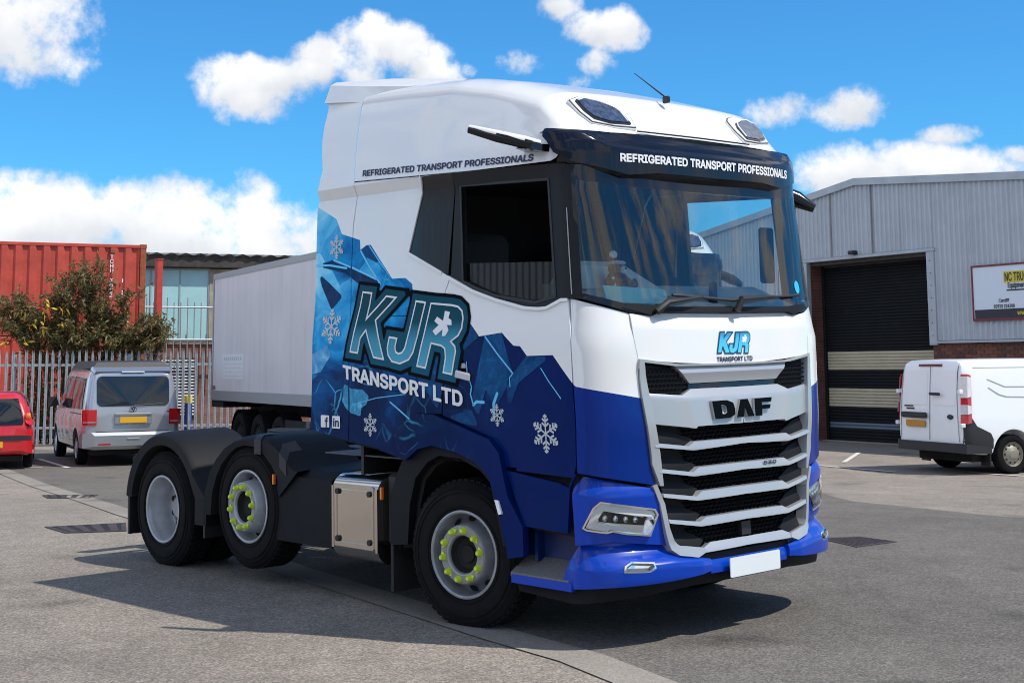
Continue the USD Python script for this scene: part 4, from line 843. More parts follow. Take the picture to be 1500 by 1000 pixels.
# ---------------------------------------------------------------- palisade fence
F0, F1 = np.array([-13.6, 35.55]), np.array([-6.35, 37.25])
FD = (F1 - F0) / np.linalg.norm(F1 - F0); FL = float(np.linalg.norm(F1 - F0))
fpos = ls(*F0); frot = lsdir(*FD)
fe = thing('palisade_fence', 'galvanised palisade fence of pointed upright pales behind the silver van', 'fence', (fpos[0], fpos[1], -0.17), frot)
def pale_mesh(h):
    xs_ = [-0.034, -0.017, 0.0, 0.017, 0.034]; yy = [0.010, -0.010, 0.004, -0.010, 0.010]
    zt_ = [h - 0.16, h - 0.03, h - 0.11, h - 0.03, h - 0.16]
    v = [(x, y, 0.05) for x, y in zip(xs_, yy)] + [(x * 1.0, y, z) for x, y, z in zip(xs_, yy, zt_)]
    f = []
    for i in range(4): f += [[i, i + 1, i + 6], [i, i + 6, i + 5]]
    tip = len(v); v += [(-0.017, -0.012, h), (0.017, -0.012, h)]
    f += [[5, 6, tip], [6, 7, tip], [7, 8, tip + 1], [8, 9, tip + 1]]
    return trimesh.Trimesh(np.array(v), f, process=False)
frng = np.random.default_rng(11)
x = 0.05
while x < FL:
    part(fe, 'pale', T(pale_mesh(2.36 + frng.uniform(-0.012, 0.012)), (x, 0, 0), ry=frng.uniform(-0.006, 0.006)), galv); x += 0.158
for z in (0.45, 1.98): part(fe, 'rail', rbox(0, FL, 0.012, 0.055, z - 0.03, z + 0.03, 0.006), galv)
for x in np.arange(1.3, FL, 2.75): part(fe, 'fence_post', rbox(x, x + 0.09, 0.056, 0.16, 0, 2.25, 0.008), galv)
# the taller gate leaf with its plain bars before the brick wall
bo = on_ground(-8.5, 38.2)
bl_ = thing('bollard', 'blue bollard with a yellow top standing behind the fence', 'bollard', bo)
part(bl_, 'post', T(lathe([(0.0, 0.0), (0.10, 0.0), (0.10, 0.98)], 20), rx=math.pi / 2), plain('bollard_blue', (0.012, 0.05, 0.24), rough=0.4), smooth=40)
part(bl_, 'yellow_top', T(lathe([(0.102, 0.98), (0.102, 1.16), (0.09, 1.18), (0.0, 1.18)], 20), rx=math.pi / 2), plain('bollard_yellow', (0.75, 0.58, 0.02), rough=0.4), smooth=40)

# ---------------------------------------------------------------- box trailer and the tractor unit that pulls it
TR0 = np.array([-6.4, 31.0]); TD = np.array([3.0, -6.0]); TD = TD / np.linalg.norm(TD); TLN = 12.0
tpos = ls(*TR0); trot = lsdir(*TD)
tr = thing('box_trailer', 'grey box trailer with a faded white notice low on its side', 'trailer', (tpos[0], tpos[1], -0.17), trot)
# x runs from the rear to the front, the side seen is at y = 0, the body lies towards +y
part(tr, 'side_wall', rbox(0, TLN, 0, 2.55, 1.30, 3.86, 0.03), trailer_skin)
part(tr, 'top_rail', box(-0.01, TLN + 0.01, -0.012, 0.0, 3.76, 3.875), trailer_rail)
part(tr, 'bottom_rail', box(-0.01, TLN + 0.01, -0.018, 0.0, 1.22, 1.42), trailer_rail)
part(tr, 'rear_post', box(-0.02, 0.06, -0.014, 0.0, 1.42, 3.76), trailer_rail)
notice = plain('faded_print', (0.66, 0.66, 0.67), rough=0.5, noise=0.12, nscale=9)
faded = plain('faded_letters', (0.44, 0.45, 0.48), rough=0.5)
part(tr, 'notice', box(0.78, 2.35, -0.004, -0.001, 1.66, 2.16), notice)
for k in range(4): part(tr, 'notice_line', box(0.88, 2.25, -0.006, -0.004, 1.72 + 0.08 * k, 1.728 + 0.08 * k), faded)
for k in range(9): part(tr, 'notice_mark', box(0.9 + 0.15 * k, 0.98 + 0.15 * k, -0.006, -0.004, 2.04, 2.11), faded)
part(tr, 'rear_label', box(0.07, 0.26, -0.006, -0.003, 1.44, 1.52), plain('label_mauve', (0.20, 0.08, 0.12), rough=0.5))
part(tr, 'side_guard', box(5.0, TLN - 3.4, 0.02, 0.06, 0.55, 0.95), dirty_frame)
part(tr, 'chassis_beam', cat_([box(0.2, TLN - 0.3, y - 0.06, y + 0.06, 0.95, 1.29) for y in (0.85, 1.7)]), dirty_frame)
part(tr, 'underrun_bar', rbox(-0.02, 0.10, 0.1, 2.45, 0.45, 0.60, 0.02), galv)
part(tr, 'rear_frame', box(0.0, 0.9, 0.0, 2.5, 1.08, 1.22), dirty_frame)
part(tr, 'landing_leg', box(TLN - 3.3, TLN - 3.15, 0.3, 0.45, 0.1, 1.2), dirty_frame)
def simple_wheel(path, x, y, r, w, z=None, rim_mat=None, name='wheel', side=-1):
    """A road wheel about the y axis; side -1 shows its face towards -y."""
    g_ = group_part(path, name); z = r if z is None else z
    s_ = -side
    ty = lathe([(r * 0.60, 0.03), (r * 0.66, 0.008), (r * 0.8, 0.0), (r * 0.94, 0.012), (r, 0.045), (r, w - 0.04), (r * 0.94, w - 0.01), (r * 0.6, w)], 40)
    rm = lathe([(r * 0.62, 0.012), (r * 0.60, 0.02), (r * 0.57, 0.05), (r * 0.50, 0.055), (r * 0.36, 0.022), (r * 0.22, 0.012), (r * 0.20, 0.004), (0.0, 0.0)], 40)
    hl_ = []
    for k in range(10):
        a = 2 * math.pi * k / 10; c_ = trimesh.creation.cylinder(r * 0.055, 0.008, sections=10)
        c_.apply_transform(trimesh.transformations.rotation_matrix(math.pi / 2, [1, 0, 0])); c_.apply_translation([r * 0.45 * math.cos(a), 0.036, r * 0.45 * math.sin(a)]); hl_.append(c_)
    for nm, m, mt in [('tyre', ty, rubber), ('rim', rm, rim_mat or rim_grey)] + [('rim_hole', q, dark_recess) for q in hl_]:
        m = m.copy()
        if s_ == -1: m.vertices[:, 1] *= -1; m.invert()
        m.apply_translation([x, y, z]); part(g_, nm, m, mt, smooth=40)
for x in (1.7, 3.0, 4.3):
    simple_wheel(tr, x, 0.10, 0.50, 0.38, rim_mat=dirty_frame); simple_wheel(tr, x, 2.45, 0.50, 0.38, side=1)
    part(tr, 'axle', tube([(x, 0.3, 0.5), (x, 2.3, 0.5)], 0.07, 10), dirty_frame)
    part(tr, 'mudguard', T(lathe([(0.56, 0.0), (0.56, 0.36)], 32), (x, 0.10, 0.5)), black_plastic)

PO = lambda k: sg.Polygon(D[k]).buffer(0)
mirror = lambda g: sa.scale(g, -1, 1, origin=(0, 0))
def body_relief(a, b):
    """The cab side tucks in below a crease that runs down towards the front."""
    t = np.abs(np.asarray(a, float)); zc = 1.624 - 0.165 * (2.48 - t)
    return -0.014 * np.clip((zc - np.asarray(b, float)) / 0.30, 0, 1) * np.clip((t - 1.34) / 0.06, 0, 1) * np.clip((3.0 - t) / 0.5, 0, 1)
def fn_surf(off=0.0, relief=None):
    def fn(a, b, o):
        e = off + o + body_relief(a, b) + (relief(a, b) if relief is not None else 0.0)
        return surf(a, b, e)
    return fn
WRAP = sg.Polygon(D['wrap_top'] + [(1.33, 1.636), (0.908, 1.553), (0.6, 1.50), (0.0, 1.50), (0.0, 0.0), (4.6, 0.0), (4.6, 3.2)]).buffer(0)
WRAP = so.unary_union([WRAP, mirror(WRAP)])

def snowflake(r):
    g = []
    w = r * 0.045
    for k in range(6):
        a = k * math.pi / 3 + math.pi / 2
        c, s_ = math.cos(a), math.sin(a)
        g.append(sg.LineString([(0, 0), (r * c, r * s_)]).buffer(w, cap_style=2))
        for q, l in ((0.38, 0.30), (0.62, 0.26), (0.84, 0.15)):
            for sg_ in (-1, 1):
                b = a + sg_ * math.radians(55)
                p0 = (r * q * c, r * q * s_)
                g.append(sg.LineString([p0, (p0[0] + r * l * math.cos(b), p0[1] + r * l * math.sin(b))]).buffer(w * 1.25, cap_style=2))
    return so.unary_union(g)

def make_wheel(kind):
    """Parts of a wheel about the y axis, outer side towards -y, sidewall bulge at y = 0: list of (name, mesh, material, smooth)."""
    R, wd, rr = 0.495, 0.315 if kind != 'drive' else 0.30, 0.286
    prof = [(rr, 0.040), (rr + 0.012, 0.012), (rr + 0.045, 0.002), (rr + 0.10, 0.0), (R - 0.055, 0.010), (R - 0.022, 0.024), (R - 0.004, 0.044), (R, 0.07), (R, wd - 0.07), (R - 0.004, wd - 0.044), (R - 0.05, wd - 0.01), (rr + 0.05, wd), (rr, wd - 0.04)]
    tyre = [lathe(prof, 72)]
    # raised rings on the sidewall
    for q in (rr + 0.035, rr + 0.13, R - 0.05):
        tyre.append(lathe([(q - 0.004, 0.006), (q - 0.002, -0.0015 if q < R - 0.06 else 0.004), (q + 0.002, -0.0015 if q < R - 0.06 else 0.004), (q + 0.004, 0.008)], 72))
    # tread blocks
    nb = 56
    for k in range(nb):
        a = 2 * math.pi * k / nb
        for y0, y1, sk in ((0.045, 0.095, 0), (0.105, 0.150, 0.5), (0.165, 0.21, 0), (0.22, wd - 0.045, 0.5)):
            b = box(-0.0205, 0.0205, y0, y1, R - 0.004, R + 0.009)
            b.apply_transform(trimesh.transformations.rotation_matrix(a + sk * 2 * math.pi / nb, [0, 1, 0])); tyre.append(b)
    out = [('tyre', cat_(tyre), rubber, 35)]
    flange = [(rr - 0.012, 0.055), (rr + 0.004, 0.045), (rr + 0.0125, 0.022), (rr + 0.010, 0.006), (rr + 0.0, 0.002), (rr - 0.010, 0.010), (rr - 0.014, 0.03)]
    if kind == 'drive':
        rim = lathe(flange + [(rr - 0.022, 0.05), (rr - 0.024, 0.10), (rr - 0.045, 0.125), (rr - 0.05, 0.20), (rr - 0.062, 0.225), (0.195, 0.235), (0.165, 0.225), (0.150, 0.20)], 72)
        disc = [(0.222, 0.232), (0.17, 0.222), (0.12, 0.205), (0.11, 0.19), (0.0, 0.185)]
        out.append(('rim', rim, rim_silver, 40)); out.append(('rim_disc', lathe(disc, 60), rim_grey, 40))
        hr, hy, hrad = 0.192, 0.226, 0.028
        hub = lathe([(0.0, 0.15), (0.075, 0.15), (0.092, 0.162), (0.10, 0.20)], 40)
        out.append(('hub', hub, rim_grey, 35))
        holes = 10
    else:
        rim = lathe(flange + [(rr - 0.020, 0.05), (rr - 0.022, 0.115), (rr - 0.030, 0.135), (rr - 0.036, 0.14)], 72)
        disc = lathe([(rr - 0.030, 0.142), (rr - 0.036, 0.136), (0.224, 0.112), (0.210, 0.085), (0.204, 0.030), (0.200, 0.006), (0.194, -0.004), (0.186, -0.006), (0.138, -0.006), (0.128, 0.002), (0.122, 0.03), (0.120, 0.07)], 72)
        if kind == 'pusher':
            disc.vertices[:, 1] -= 0.035 * (np.hypot(disc.vertices[:, 0], disc.vertices[:, 2]) < 0.212)
        out.append(('rim', cat_([rim, disc]), rim_silver if kind == 'pusher' else rim_grey, 40))
        dy = -0.035 if kind == 'pusher' else 0.0
        out.append(('hub_face', lathe([(0.1915, -0.005 + dy), (0.190, -0.009 + dy), (0.142, -0.009 + dy), (0.140, -0.003 + dy)], 60), hub_paint, 40))
        hub = lathe([(0.123, 0.02 + dy), (0.116, 0.035 + dy), (0.10, 0.06 + dy), (0.06, 0.062 + dy), (0.058, 0.05 + dy), (0.0, 0.048 + dy)], 40)
        out.append(('hub', hub, dark_recess, 35))
        for k in range(10):
            a = 2 * math.pi * (k + 0.25) / 10
            c = np.array([0.166 * math.cos(a), 0, 0.166 * math.sin(a)])
            tdir = a + (math.pi / 2 if k % 2 == 0 else -math.pi / 2)
            tip = c + 0.042 * np.array([math.cos(tdir), 0, math.sin(tdir)])
            body = lathe([(0.0, -0.048), (0.010, -0.048), (0.0185, -0.040), (0.024, -0.014), (0.025, -0.010)], 14); body.apply_translation(c + [0, dy, 0])
            v = np.array([[c[0] + 0.024 * math.cos(tdir + q), -0.013 + dy, c[2] + 0.024 * math.sin(tdir + q)] for q in (1.1, -1.1)] + [[tip[0], -0.012 + dy, tip[2]]])
            arrow = hull(np.vstack([v, v + [0, -0.006, 0]]))
            out.append(('nut_cover', cat_([body, arrow]), nut_yellow, 35))
        hr, hy, hrad = 0.2435, 0.12, 0.031
        holes = 10
    hm = []
    for k in range(holes):
        a = 2 * math.pi * (k + 0.5) / holes
        h = trimesh.creation.cylinder(hrad, 0.006, sections=20)
        h.apply_transform(trimesh.transformations.rotation_matrix(math.pi / 2, [1, 0, 0]))
        if kind != 'drive':
            h.apply_transform(trimesh.transformations.rotation_matrix(0.72, [0, 0, 1]))   # the holes lie in the sloping web of the disc
            h.apply_translation([0.2375, 0.113, 0])
            h.vertices[:, 0] += 0.0
        else:
            h.apply_translation([0.198, 0.226, 0])
        h.apply_transform(trimesh.transformations.rotation_matrix(a, [0, 1, 0])); hm.append(h)
    out += [('hand_hole', q, dark_recess, False) for q in hm]
    out.append(('brake_drum', lathe([(0.0, wd - 0.06), (0.25, wd - 0.06), (rr - 0.01, wd - 0.03)], 36), dark_recess, False))
    return out

def put_wheel(root, kind, x, y, z, steer=0.0, left=False):
    w = group_part(root, 'wheel')
    for name, m, material, sm in make_wheel(kind):
        m = m.copy()
        if left:
            m.vertices[:, 1] *= -1; m.invert()
            if name != 'nut_cover' and False: pass
        m.apply_transform(trimesh.transformations.rotation_matrix(steer, [0, 0, 1])); m.apply_translation([x, y, z])
        part(w, name, m, material, smooth=sm)
    return w

def offset_fn(fn, o):
    return lambda a, b, e: fn(a, b, o + e)

def make_tractor():
    root = thing('tractor_unit', 'big white and blue tractor unit with ice mountain livery in the middle of the yard', 'truck',
                 matrix=Gf.Matrix4d(*MT[:, 0], 0, *MT[:, 1], 0, *MT[:, 2], 0, 0, 0, 0, 1))
    # ---- body panels
    def panel(name, poly, off=0.0, thick=0.03, relief=None, base=white_paint, wrap=True, du=0.04, dv=0.08, wrapmat=None):
        fn = fn_surf(off, relief)
        b = poly.intersection(WRAP) if wrap else sg.Polygon()
        w = poly.difference(WRAP) if wrap else poly
        if b.area < 1e-4: b, w = sg.Polygon(), poly
        if w.area < 1e-4: w = sg.Polygon()
        wm = wrapmat or ice_film
        if w.area:
            p = part(root, name, sheet(w, fn, thick, du, dv), base, smooth=28)
            if b.area: part(p, 'printed_film', sheet(b, fn, thick, du, dv), wm, smooth=28, label='blue ice print')
        else:
            p = part(root, name, sheet(b, fn, thick, du, dv), wm, smooth=28)
        return p
    def scoop(a, b):     # the shallow hollow under the window line of the cab side
        return 0.0
    belt = lambda a, b: 0.018 * np.exp(-((b - (2.30 - 0.11 * (2.6 - np.abs(a)))) / 0.05) ** 2) * 0
    panels_all = []
    for sgn in (1, -1):
        mm = (lambda g: g) if sgn == 1 else mirror
        fair, side, door = mm(PO('fairing_side')), mm(PO('cab_side')), mm(PO('door'))
        locker = mm(sg.Polygon(D['locker']).buffer(0))
        cor, step = mm(PO('corner_panel')), mm(PO('step_cover'))
        panel('side_fairing', fair)
        panel('cab_side', side.difference(locker.buffer(0.004)))
        panel('locker_door', locker.buffer(-0.001), thick=0.01)
        # the door carries a crease that runs down towards the front
        def door_relief(a, b):
            t = np.abs(a); zc = 1.624 + (2.48 - t) * -0.165
            return 0.0
        handle_hole = mm(sg.Polygon(D['handle']).buffer(0.012))
        d = panel('door', door.difference(handle_hole).difference(mm(sg.Polygon([(1.9, 1.10), (2.05, 1.10), (2.05, 1.0), (1.9, 1.0)]))), relief=door_relief)
        part(d, 'handle_recess', sheet(mm(sg.Polygon(D['handle']).buffer(0.03)), fn_surf(-0.035), 0, 0.05, 0.05), black_trim)
        hc = surf(sgn * 2.405, 1.70, 0.004)
        part(d, 'door_handle', T(rbox(-0.085, 0.075, -0.012, 0.012, -0.03, 0.028, 0.01), hc + np.array([0, 0, -0.005]), ry=0.16), chrome, smooth=30)
        part(d, 'handle_plate', T(rbox(-0.06, 0.05, -0.008, 0.008, -0.02, 0.02, 0.006), hc + np.array([-0.03, 0.012 * sgn, 0.065])), satin_silver, smooth=30)
        panel('corner_panel', cor, wrapmat=corner_blue, relief=lambda a, b: 0.012 * np.clip((1.995 - b) / 0.03, 0, 1) - 0.012, du=0.025)
        panel('lower_door_cover', step, off=0.004)
        # black window band: quarter light, door frame with glass run down, pillar
        fr, gl = mm(PO('door_frame')), mm(PO('door_glass'))
        q = part(root, 'quarter_window', sheet(mm(PO('quarter_window')), fn_surf(-0.004), 0.03, 0.1, 0.2), black_gloss, smooth=28)
        qw = mm(PO('quarter_window'))
        ring = qw.buffer(0.022, join_style=2).difference(qw.buffer(0.001)).difference(mm(sg.box(1.0, 2.0, 2.52, 3.2))).intersection(mm(sg.Polygon([(2.66, 2.0), (3.3, 2.0), (3.3, 3.13), (2.86, 3.13), (2.8, 3.0), (2.66, 2.5)])))
        if sgn == 1: part(root, 'window_moulding', sheet(ring, fn_surf(0.006), 0.03, 0.05, 0.1), white_paint, smooth=28)
        f = part(root, 'door_frame', sheet(fr.difference(gl), fn_surf(-0.002), 0.04, 0.05, 0.1), plain('black_frame', (0.010, 0.011, 0.014), rough=0.4, spec=0.25) if sgn == 1 else L + 'black_frame', smooth=28)
        seal = gl.buffer(0.018, join_style=1).difference(gl)
        part(f, 'window_seal', sheet(seal.intersection(fr), fn_surf(0.002), 0.03, 0.05, 0.1), black_trim)
        low = gl.intersection(mm(sg.Polygon([(1.3, 2.43), (2.6, 2.477), (2.6, 2.0), (1.3, 2.0)])))
        if sgn == -1: part(f, 'window_glass', sheet(gl.buffer(0.004), fn_surf(-0.03), 0, 0.1, 0.1), far_glass)
        if sgn == 1: part(f, 'window_glass', sheet(low, fn_surf(-0.03), 0.004, 0.1, 0.1), side_glass, label='side window wound most of the way down')
        if sgn == 1: part(f, 'pillar_strip', sheet(sg.Polygon([(1.352, 2.22), (1.345, 2.22), (1.36, 2.78), (1.366, 2.78)]), fn_surf(0.004), 0.006, 0.05, 0.1), satin_silver)
        pil = mm(sg.Polygon([(1.385, 3.066), (1.30, 3.06), (1.30, 2.19), (1.385, 2.19)])).difference(fr.buffer(0.001))
        part(root, 'windscreen_pillar', sheet(pil, fn_surf(-0.001), 0.04, 0.02, 0.1), black_gloss, smooth=28)
        beltline = mm(sg.LineString([(2.575, 2.378), (2.319, 2.276), (2.076, 2.207), (1.791, 2.146), (1.656, 2.137), (1.581, 2.142), (1.449, 2.188), (1.36, 2.190)]).buffer(0.014))
        part(d, 'window_ledge', sheet(beltline.intersection(door), fn_surf(0.012), 0.014, 0.05, 0.05), white_paint, smooth=28)
        # arch
        af = mm(PO('arch_fairing')); al = mm(PO('arch_lip').difference(PO('arch_fairing')))
        panel('arch_fairing', af, off=0.012, thick=0.05, relief=lambda a, b: 0.03 * np.clip((0.55 - np.abs(b - 1.12)) / 0.4, 0, 1), du=0.03, dv=0.04)
        part(root, 'arch_lip', sheet(al, fn_surf(0.0), 0.06, 0.05, 0.05), black_plastic, smooth=28)
        # bumper corner
        hp = mm(PO('headpanel')); hl = mm(PO('headlight'))
        panel('headlamp_panel', hp.difference(hl), off=0.0, thick=0.05, relief=lambda a, b: 0.03 * np.clip((b - 0.60) / 0.35, 0, 1) - 0.05 * np.clip((b - 0.96) / 0.1, 0, 1) - 0.02, du=0.02, dv=0.03, wrapmat=royal_paint)
        bl = mm(PO('bumper_low')); fg = mm(PO('foglight'))
        def bump_relief(a, b):
            t = np.abs(a); zr = np.interp(t, [0.5, 0.8, 1.17, 1.5], [0.475, 0.505, 0.49, 0.48])
            return 0.058 * (lambda s: s * s * (3 - 2 * s))(np.interp(b - zr, [-0.16, -0.06, 0.0, 0.085], [0.35, 1.0, 1.0, 0.0])) * np.interp(t, [0.45, 0.6, 1.0, 1.3, 1.42], [0.4, 1, 0.75, 0.45, 0.2]) - 0.01 - 0.05 * np.clip((b - 0.56) / 0.08, 0, 1) * np.interp(t, [.55, .8], [0, 1])
        panel('bumper_corner', bl.difference(fg), off=0.0, thick=0.06, relief=bump_relief, du=0.02, dv=0.012, wrapmat=royal_paint)
        # headlamp
        hb = group_part(root, 'headlight')
        part(hb, 'housing', sheet(hl.buffer(0.006), fn_surf(-0.045), 0.0, 0.03, 0.04), chrome)
        part(hb, 'surround', sheet(hl.difference(hl.buffer(-0.010)), fn_surf(0.004), 0.07, 0.03, 0.03), chrome, smooth=28)
        inner = mm(PO('headlens'))
        drl = hl.buffer(-0.014).difference(hl.buffer(-0.055)).difference(mm(sg.Polygon([(0.7, 0.6), (1.16, 0.6), (1.16, 0.80), (0.93, 0.79), (0.7, 0.79)])))
        part(hb, 'daylight_strip', sheet(drl, fn_surf(-0.012), 0.02, 0.03, 0.03), lamp_white, smooth=28)
        part(hb, 'lens_bezel', sheet(inner.buffer(0.002), fn_surf(-0.030), 0.02, 0.03, 0.03), black_gloss)
        for k in range(4):
            tt = sgn * (0.99 + 0.06 * k); c = surf(tt, 0.797 + 0.006 * k, -0.03)
            part(hb, 'lens', T(trimesh.creation.icosphere(2, 0.022), c, s=(0.7, 1, 1)), screen_glass if False else chrome, smooth=True)
        part(hb, 'reflector', sheet(mm(PO('headlow')), fn_surf(-0.016), 0.02, 0.03, 0.03), lamp_white, smooth=28)
        part(hb, 'cover_glass', sheet(hl.buffer(-0.004), fn_surf(0.012), 0.0, 0.03, 0.03), clear_glass, smooth=28)
        fb = group_part(root, 'fog_light')
        part(fb, 'bezel', sheet(fg.difference(fg.buffer(-0.010)), fn_surf(0.03), 0.09, 0.03, 0.03), chrome, smooth=28)
        part(fb, 'reflector', sheet(fg.buffer(-0.008), fn_surf(-0.012), 0.01, 0.03, 0.03), satin_silver)
        part(fb, 'lens', sheet(fg.buffer(-0.022), fn_surf(0.006), 0.012, 0.03, 0.03), chrome, smooth=28)
    # ---- inner shell that shows as dark gaps
    shell = so.unary_union([PO(k).buffer(0.03) for k in ('fairing_side', 'cab_side', 'door', 'step_cover', 'corner_panel', 'headpanel', 'arch_lip')] + [sg.box(1.30, 0.72, 1.42, 1.15)])
    shell = so.unary_union([shell, mirror(shell), sg.box(-0.95, 1.45, 0.95, 2.08), sg.box(-0.9, 0.5, 0.9, 1.5)]).buffer(0)
    part(root, 'cab_shell', sheet(shell.intersection(sg.box(-4.15, 0.3, 4.15, 3.1)).difference(so.unary_union([PO('quarter_window').buffer(-0.03), mirror(PO('quarter_window').buffer(-0.03))])), fn_surf(-0.075), 0, 0.06, 0.12), dark_recess)
    # ---- bonnet
    hood = so.unary_union([PO('hood').intersection(sg.box(0, 1, 2, 3)), mirror(PO('hood').intersection(sg.box(0, 1, 2, 3)))]).buffer(0.0005)
    hood_relief = lambda a, b: -0.035 * np.clip((b - np.interp(np.abs(a), [0, 0.63, 0.94], [1.985, 1.998, 2.07])) / 0.09, 0, 1) ** 1.2
    part(root, 'bonnet', sheet(hood, fn_surf(0.0, hood_relief), 0.03, 0.03, 0.02), white_paint, smooth=20)
    # ---- windscreen
    scr = sg.Polygon([(1.30, 2.195), (0.943, 2.10), (0.77, 2.085), (0.69, 2.105), (-0.69, 2.105), (-0.77, 2.085), (-0.943, 2.10), (-1.30, 2.195), (-1.30, 3.06), (1.30, 3.06)])
    clear = sg.Polygon([(1.27, 2.225), (0.93, 2.145), (0.6, 2.135), (-0.6, 2.135), (-0.93, 2.145), (-1.27, 2.225), (-1.26, 2.96), (-0.7, 2.92), (0.7, 2.92), (1.26, 2.96)])
    wsn = part(root, 'windscreen', sheet(clear, fn_surf(0.0), 0.0, 0.04, 0.1), screen_glass, smooth=True)
    part(root, 'windscreen_border', sheet(scr.difference(clear), fn_surf(0.0), 0.02, 0.05, 0.1), black_gloss, smooth=28)
    part(root, 'cowl', sheet(sg.Polygon([(1.0, 2.125), (0.76, 2.075), (0.69, 2.098), (-0.69, 2.098), (-0.76, 2.075), (-1.0, 2.125), (-0.95, 2.155), (-0.6, 2.128), (0.6, 2.128), (0.95, 2.155)]), fn_surf(0.006), 0.03, 0.05, 0.05), black_plastic, smooth=28)
    for base, elbow, tip, b0, b1 in (((0.745, 2.092), (0.67, 2.145), (0.30, 2.185), (0.58, 2.203), (-0.039, 2.167)), ((-0.05, 2.096), (-0.085, 2.168), (-0.48, 2.192), (-0.03, 2.170), (-0.854, 2.212))):
        w = group_part(root, 'wiper')
        pts = [surf(*base, 0.03), surf(*elbow, 0.065), surf(*[(elbow[k] + tip[k]) / 2 for k in (0, 1)], 0.06), surf(*tip, 0.045)]
        part(w, 'wiper_arm', tube(pts, [0.026, 0.024, 0.014, 0.010], 8), black_trim, smooth=40)
        tb = np.linspace(0, 1, 14)
        part(w, 'wiper_blade', tube([surf(b0[0] + (b1[0] - b0[0]) * q, b0[1] + (b1[1] - b0[1]) * q, 0.028) for q in tb], 0.011, 6), black_trim, smooth=40)
    st = surf(np.array(-0.86), np.array(2.27))
    sq = sg.Point(-0.905, 2.275).buffer(0.042, 24); part(wsn, 'round_sticker', sheet(sa.scale(sq, 0.9, 1.1), fn_surf(0.003), 0, 0.03, 0.03), sticker_blue)
    # ---- grille
    g = group_part(root, 'grille')
    zone = sg.Polygon([(0.87, 1.76), (0.56, 1.74), (-0.56, 1.74), (-0.87, 1.76), (-0.84, 1.0), (-0.70, 0.57), (-0.52, 0.555), (0.52, 0.555), (0.70, 0.57), (0.84, 1.0)])
    part(g, 'grille_back', sheet(zone, fn_surf(-0.085), 0, 0.08, 0.1), dark_recess)
    bars = []
    for k in range(5):
        b = sg.Polygon(D[f'bar{k}'] ).buffer(0); b = b.intersection(sg.box(-0.02, 0, 1, 3)); b = so.unary_union([b, mirror(b)]).buffer(0.001)
        # join over the middle
        hh = [q for q in D[f'bar{k}'] if q[0] < 0.3]; top, bot = max(q[1] for q in hh), min(q[1] for q in hh)
        b = so.unary_union([b, sg.box(-0.2, bot, 0.2, top)])
        bars.append(b); zc0 = (top + bot) / 2
        part(g, 'grille_bar', sheet(b, fn_surf(0.022, lambda a, bb, z0=zc0: -0.22 * np.clip(bb - z0, -0.02, 0.05) ), 0.055, 0.04, 0.012), silver_paint, smooth=22)
    # wedges at the ends of the slots, and honeycomb strips between the bars
    tops = [(1.36, 1.262), (1.20, 1.094), (1.045, 0.94), (0.885, 0.775), (0.72, 0.608)]
    for k in range(5):
        zt = (1.345, 1.215, 1.045, 0.885, 0.722)[k]; zb = (1.262, 1.097, 0.943, 0.778, 0.612)[k]
        for sgn in (1, -1):
            xo = 0.85 - 0.025 * k
            if k == 4: xo = 0.735
            wpoly = sg.Polygon([(xo, zb + 0.095), (xo - 0.16, zb + 0.062), (0.53 - 0.01 * k, zb + 0.012), (0.55, zb - 0.03), (xo, zb - 0.01)])
            part(g, 'slot_wedge', sheet(wpoly if sgn == 1 else mirror(wpoly), fn_surf(-0.02, lambda a, bb, z0=zb: -0.5 * np.clip(bb - z0 - 0.02, 0, 0.1)), 0.05, 0.04, 0.03), black_plastic, smooth=28)
        rows = []
        z = zb - 0.02
        while z < zt + 0.005:
            for t0 in np.arange(-0.60, 0.60, 0.05):
                for hx in (0, 1):
                    pass
                a_, b_ = t0 + (0.025 if int(round((z - zb) / 0.026)) % 2 else 0), z
                q = [(a_ - 0.021, b_ + 0.004), (a_ - 0.010, b_ - 0.008), (a_ + 0.010, b_ - 0.008), (a_ + 0.021, b_ + 0.004)]
                o = [surf(x, y_, -0.045) for x, y_ in q] + [surf(x, y_ + 0.008, -0.052) for x, y_ in q]
                i = [surf(x, y_, -0.075) for x, y_ in q] + [surf(x, y_ + 0.008, -0.075) for x, y_ in q]
                v = np.array(o + i)
                fcs = []
                for j in range(3):
                    fcs += [[j, j + 1, j + 5], [j, j + 5, j + 4], [j + 8, j + 1, j], [j + 8, j + 9, j + 1], [j + 4, j + 5, j + 13], [j + 4, j + 13, j + 12]]
                rows.append(trimesh.Trimesh(v, fcs, process=False))
            z += 0.026
        part(g, 'honeycomb', cat_(rows), black_plastic)
    part(g, 'radar_cover', sheet(sg.box(-0.13, 0.62, 0.03, 0.705), fn_surf(-0.02), 0.05, 0.05, 0.05), black_trim)
    f1 = PO('frame_side'); lf = PO('lowframe')
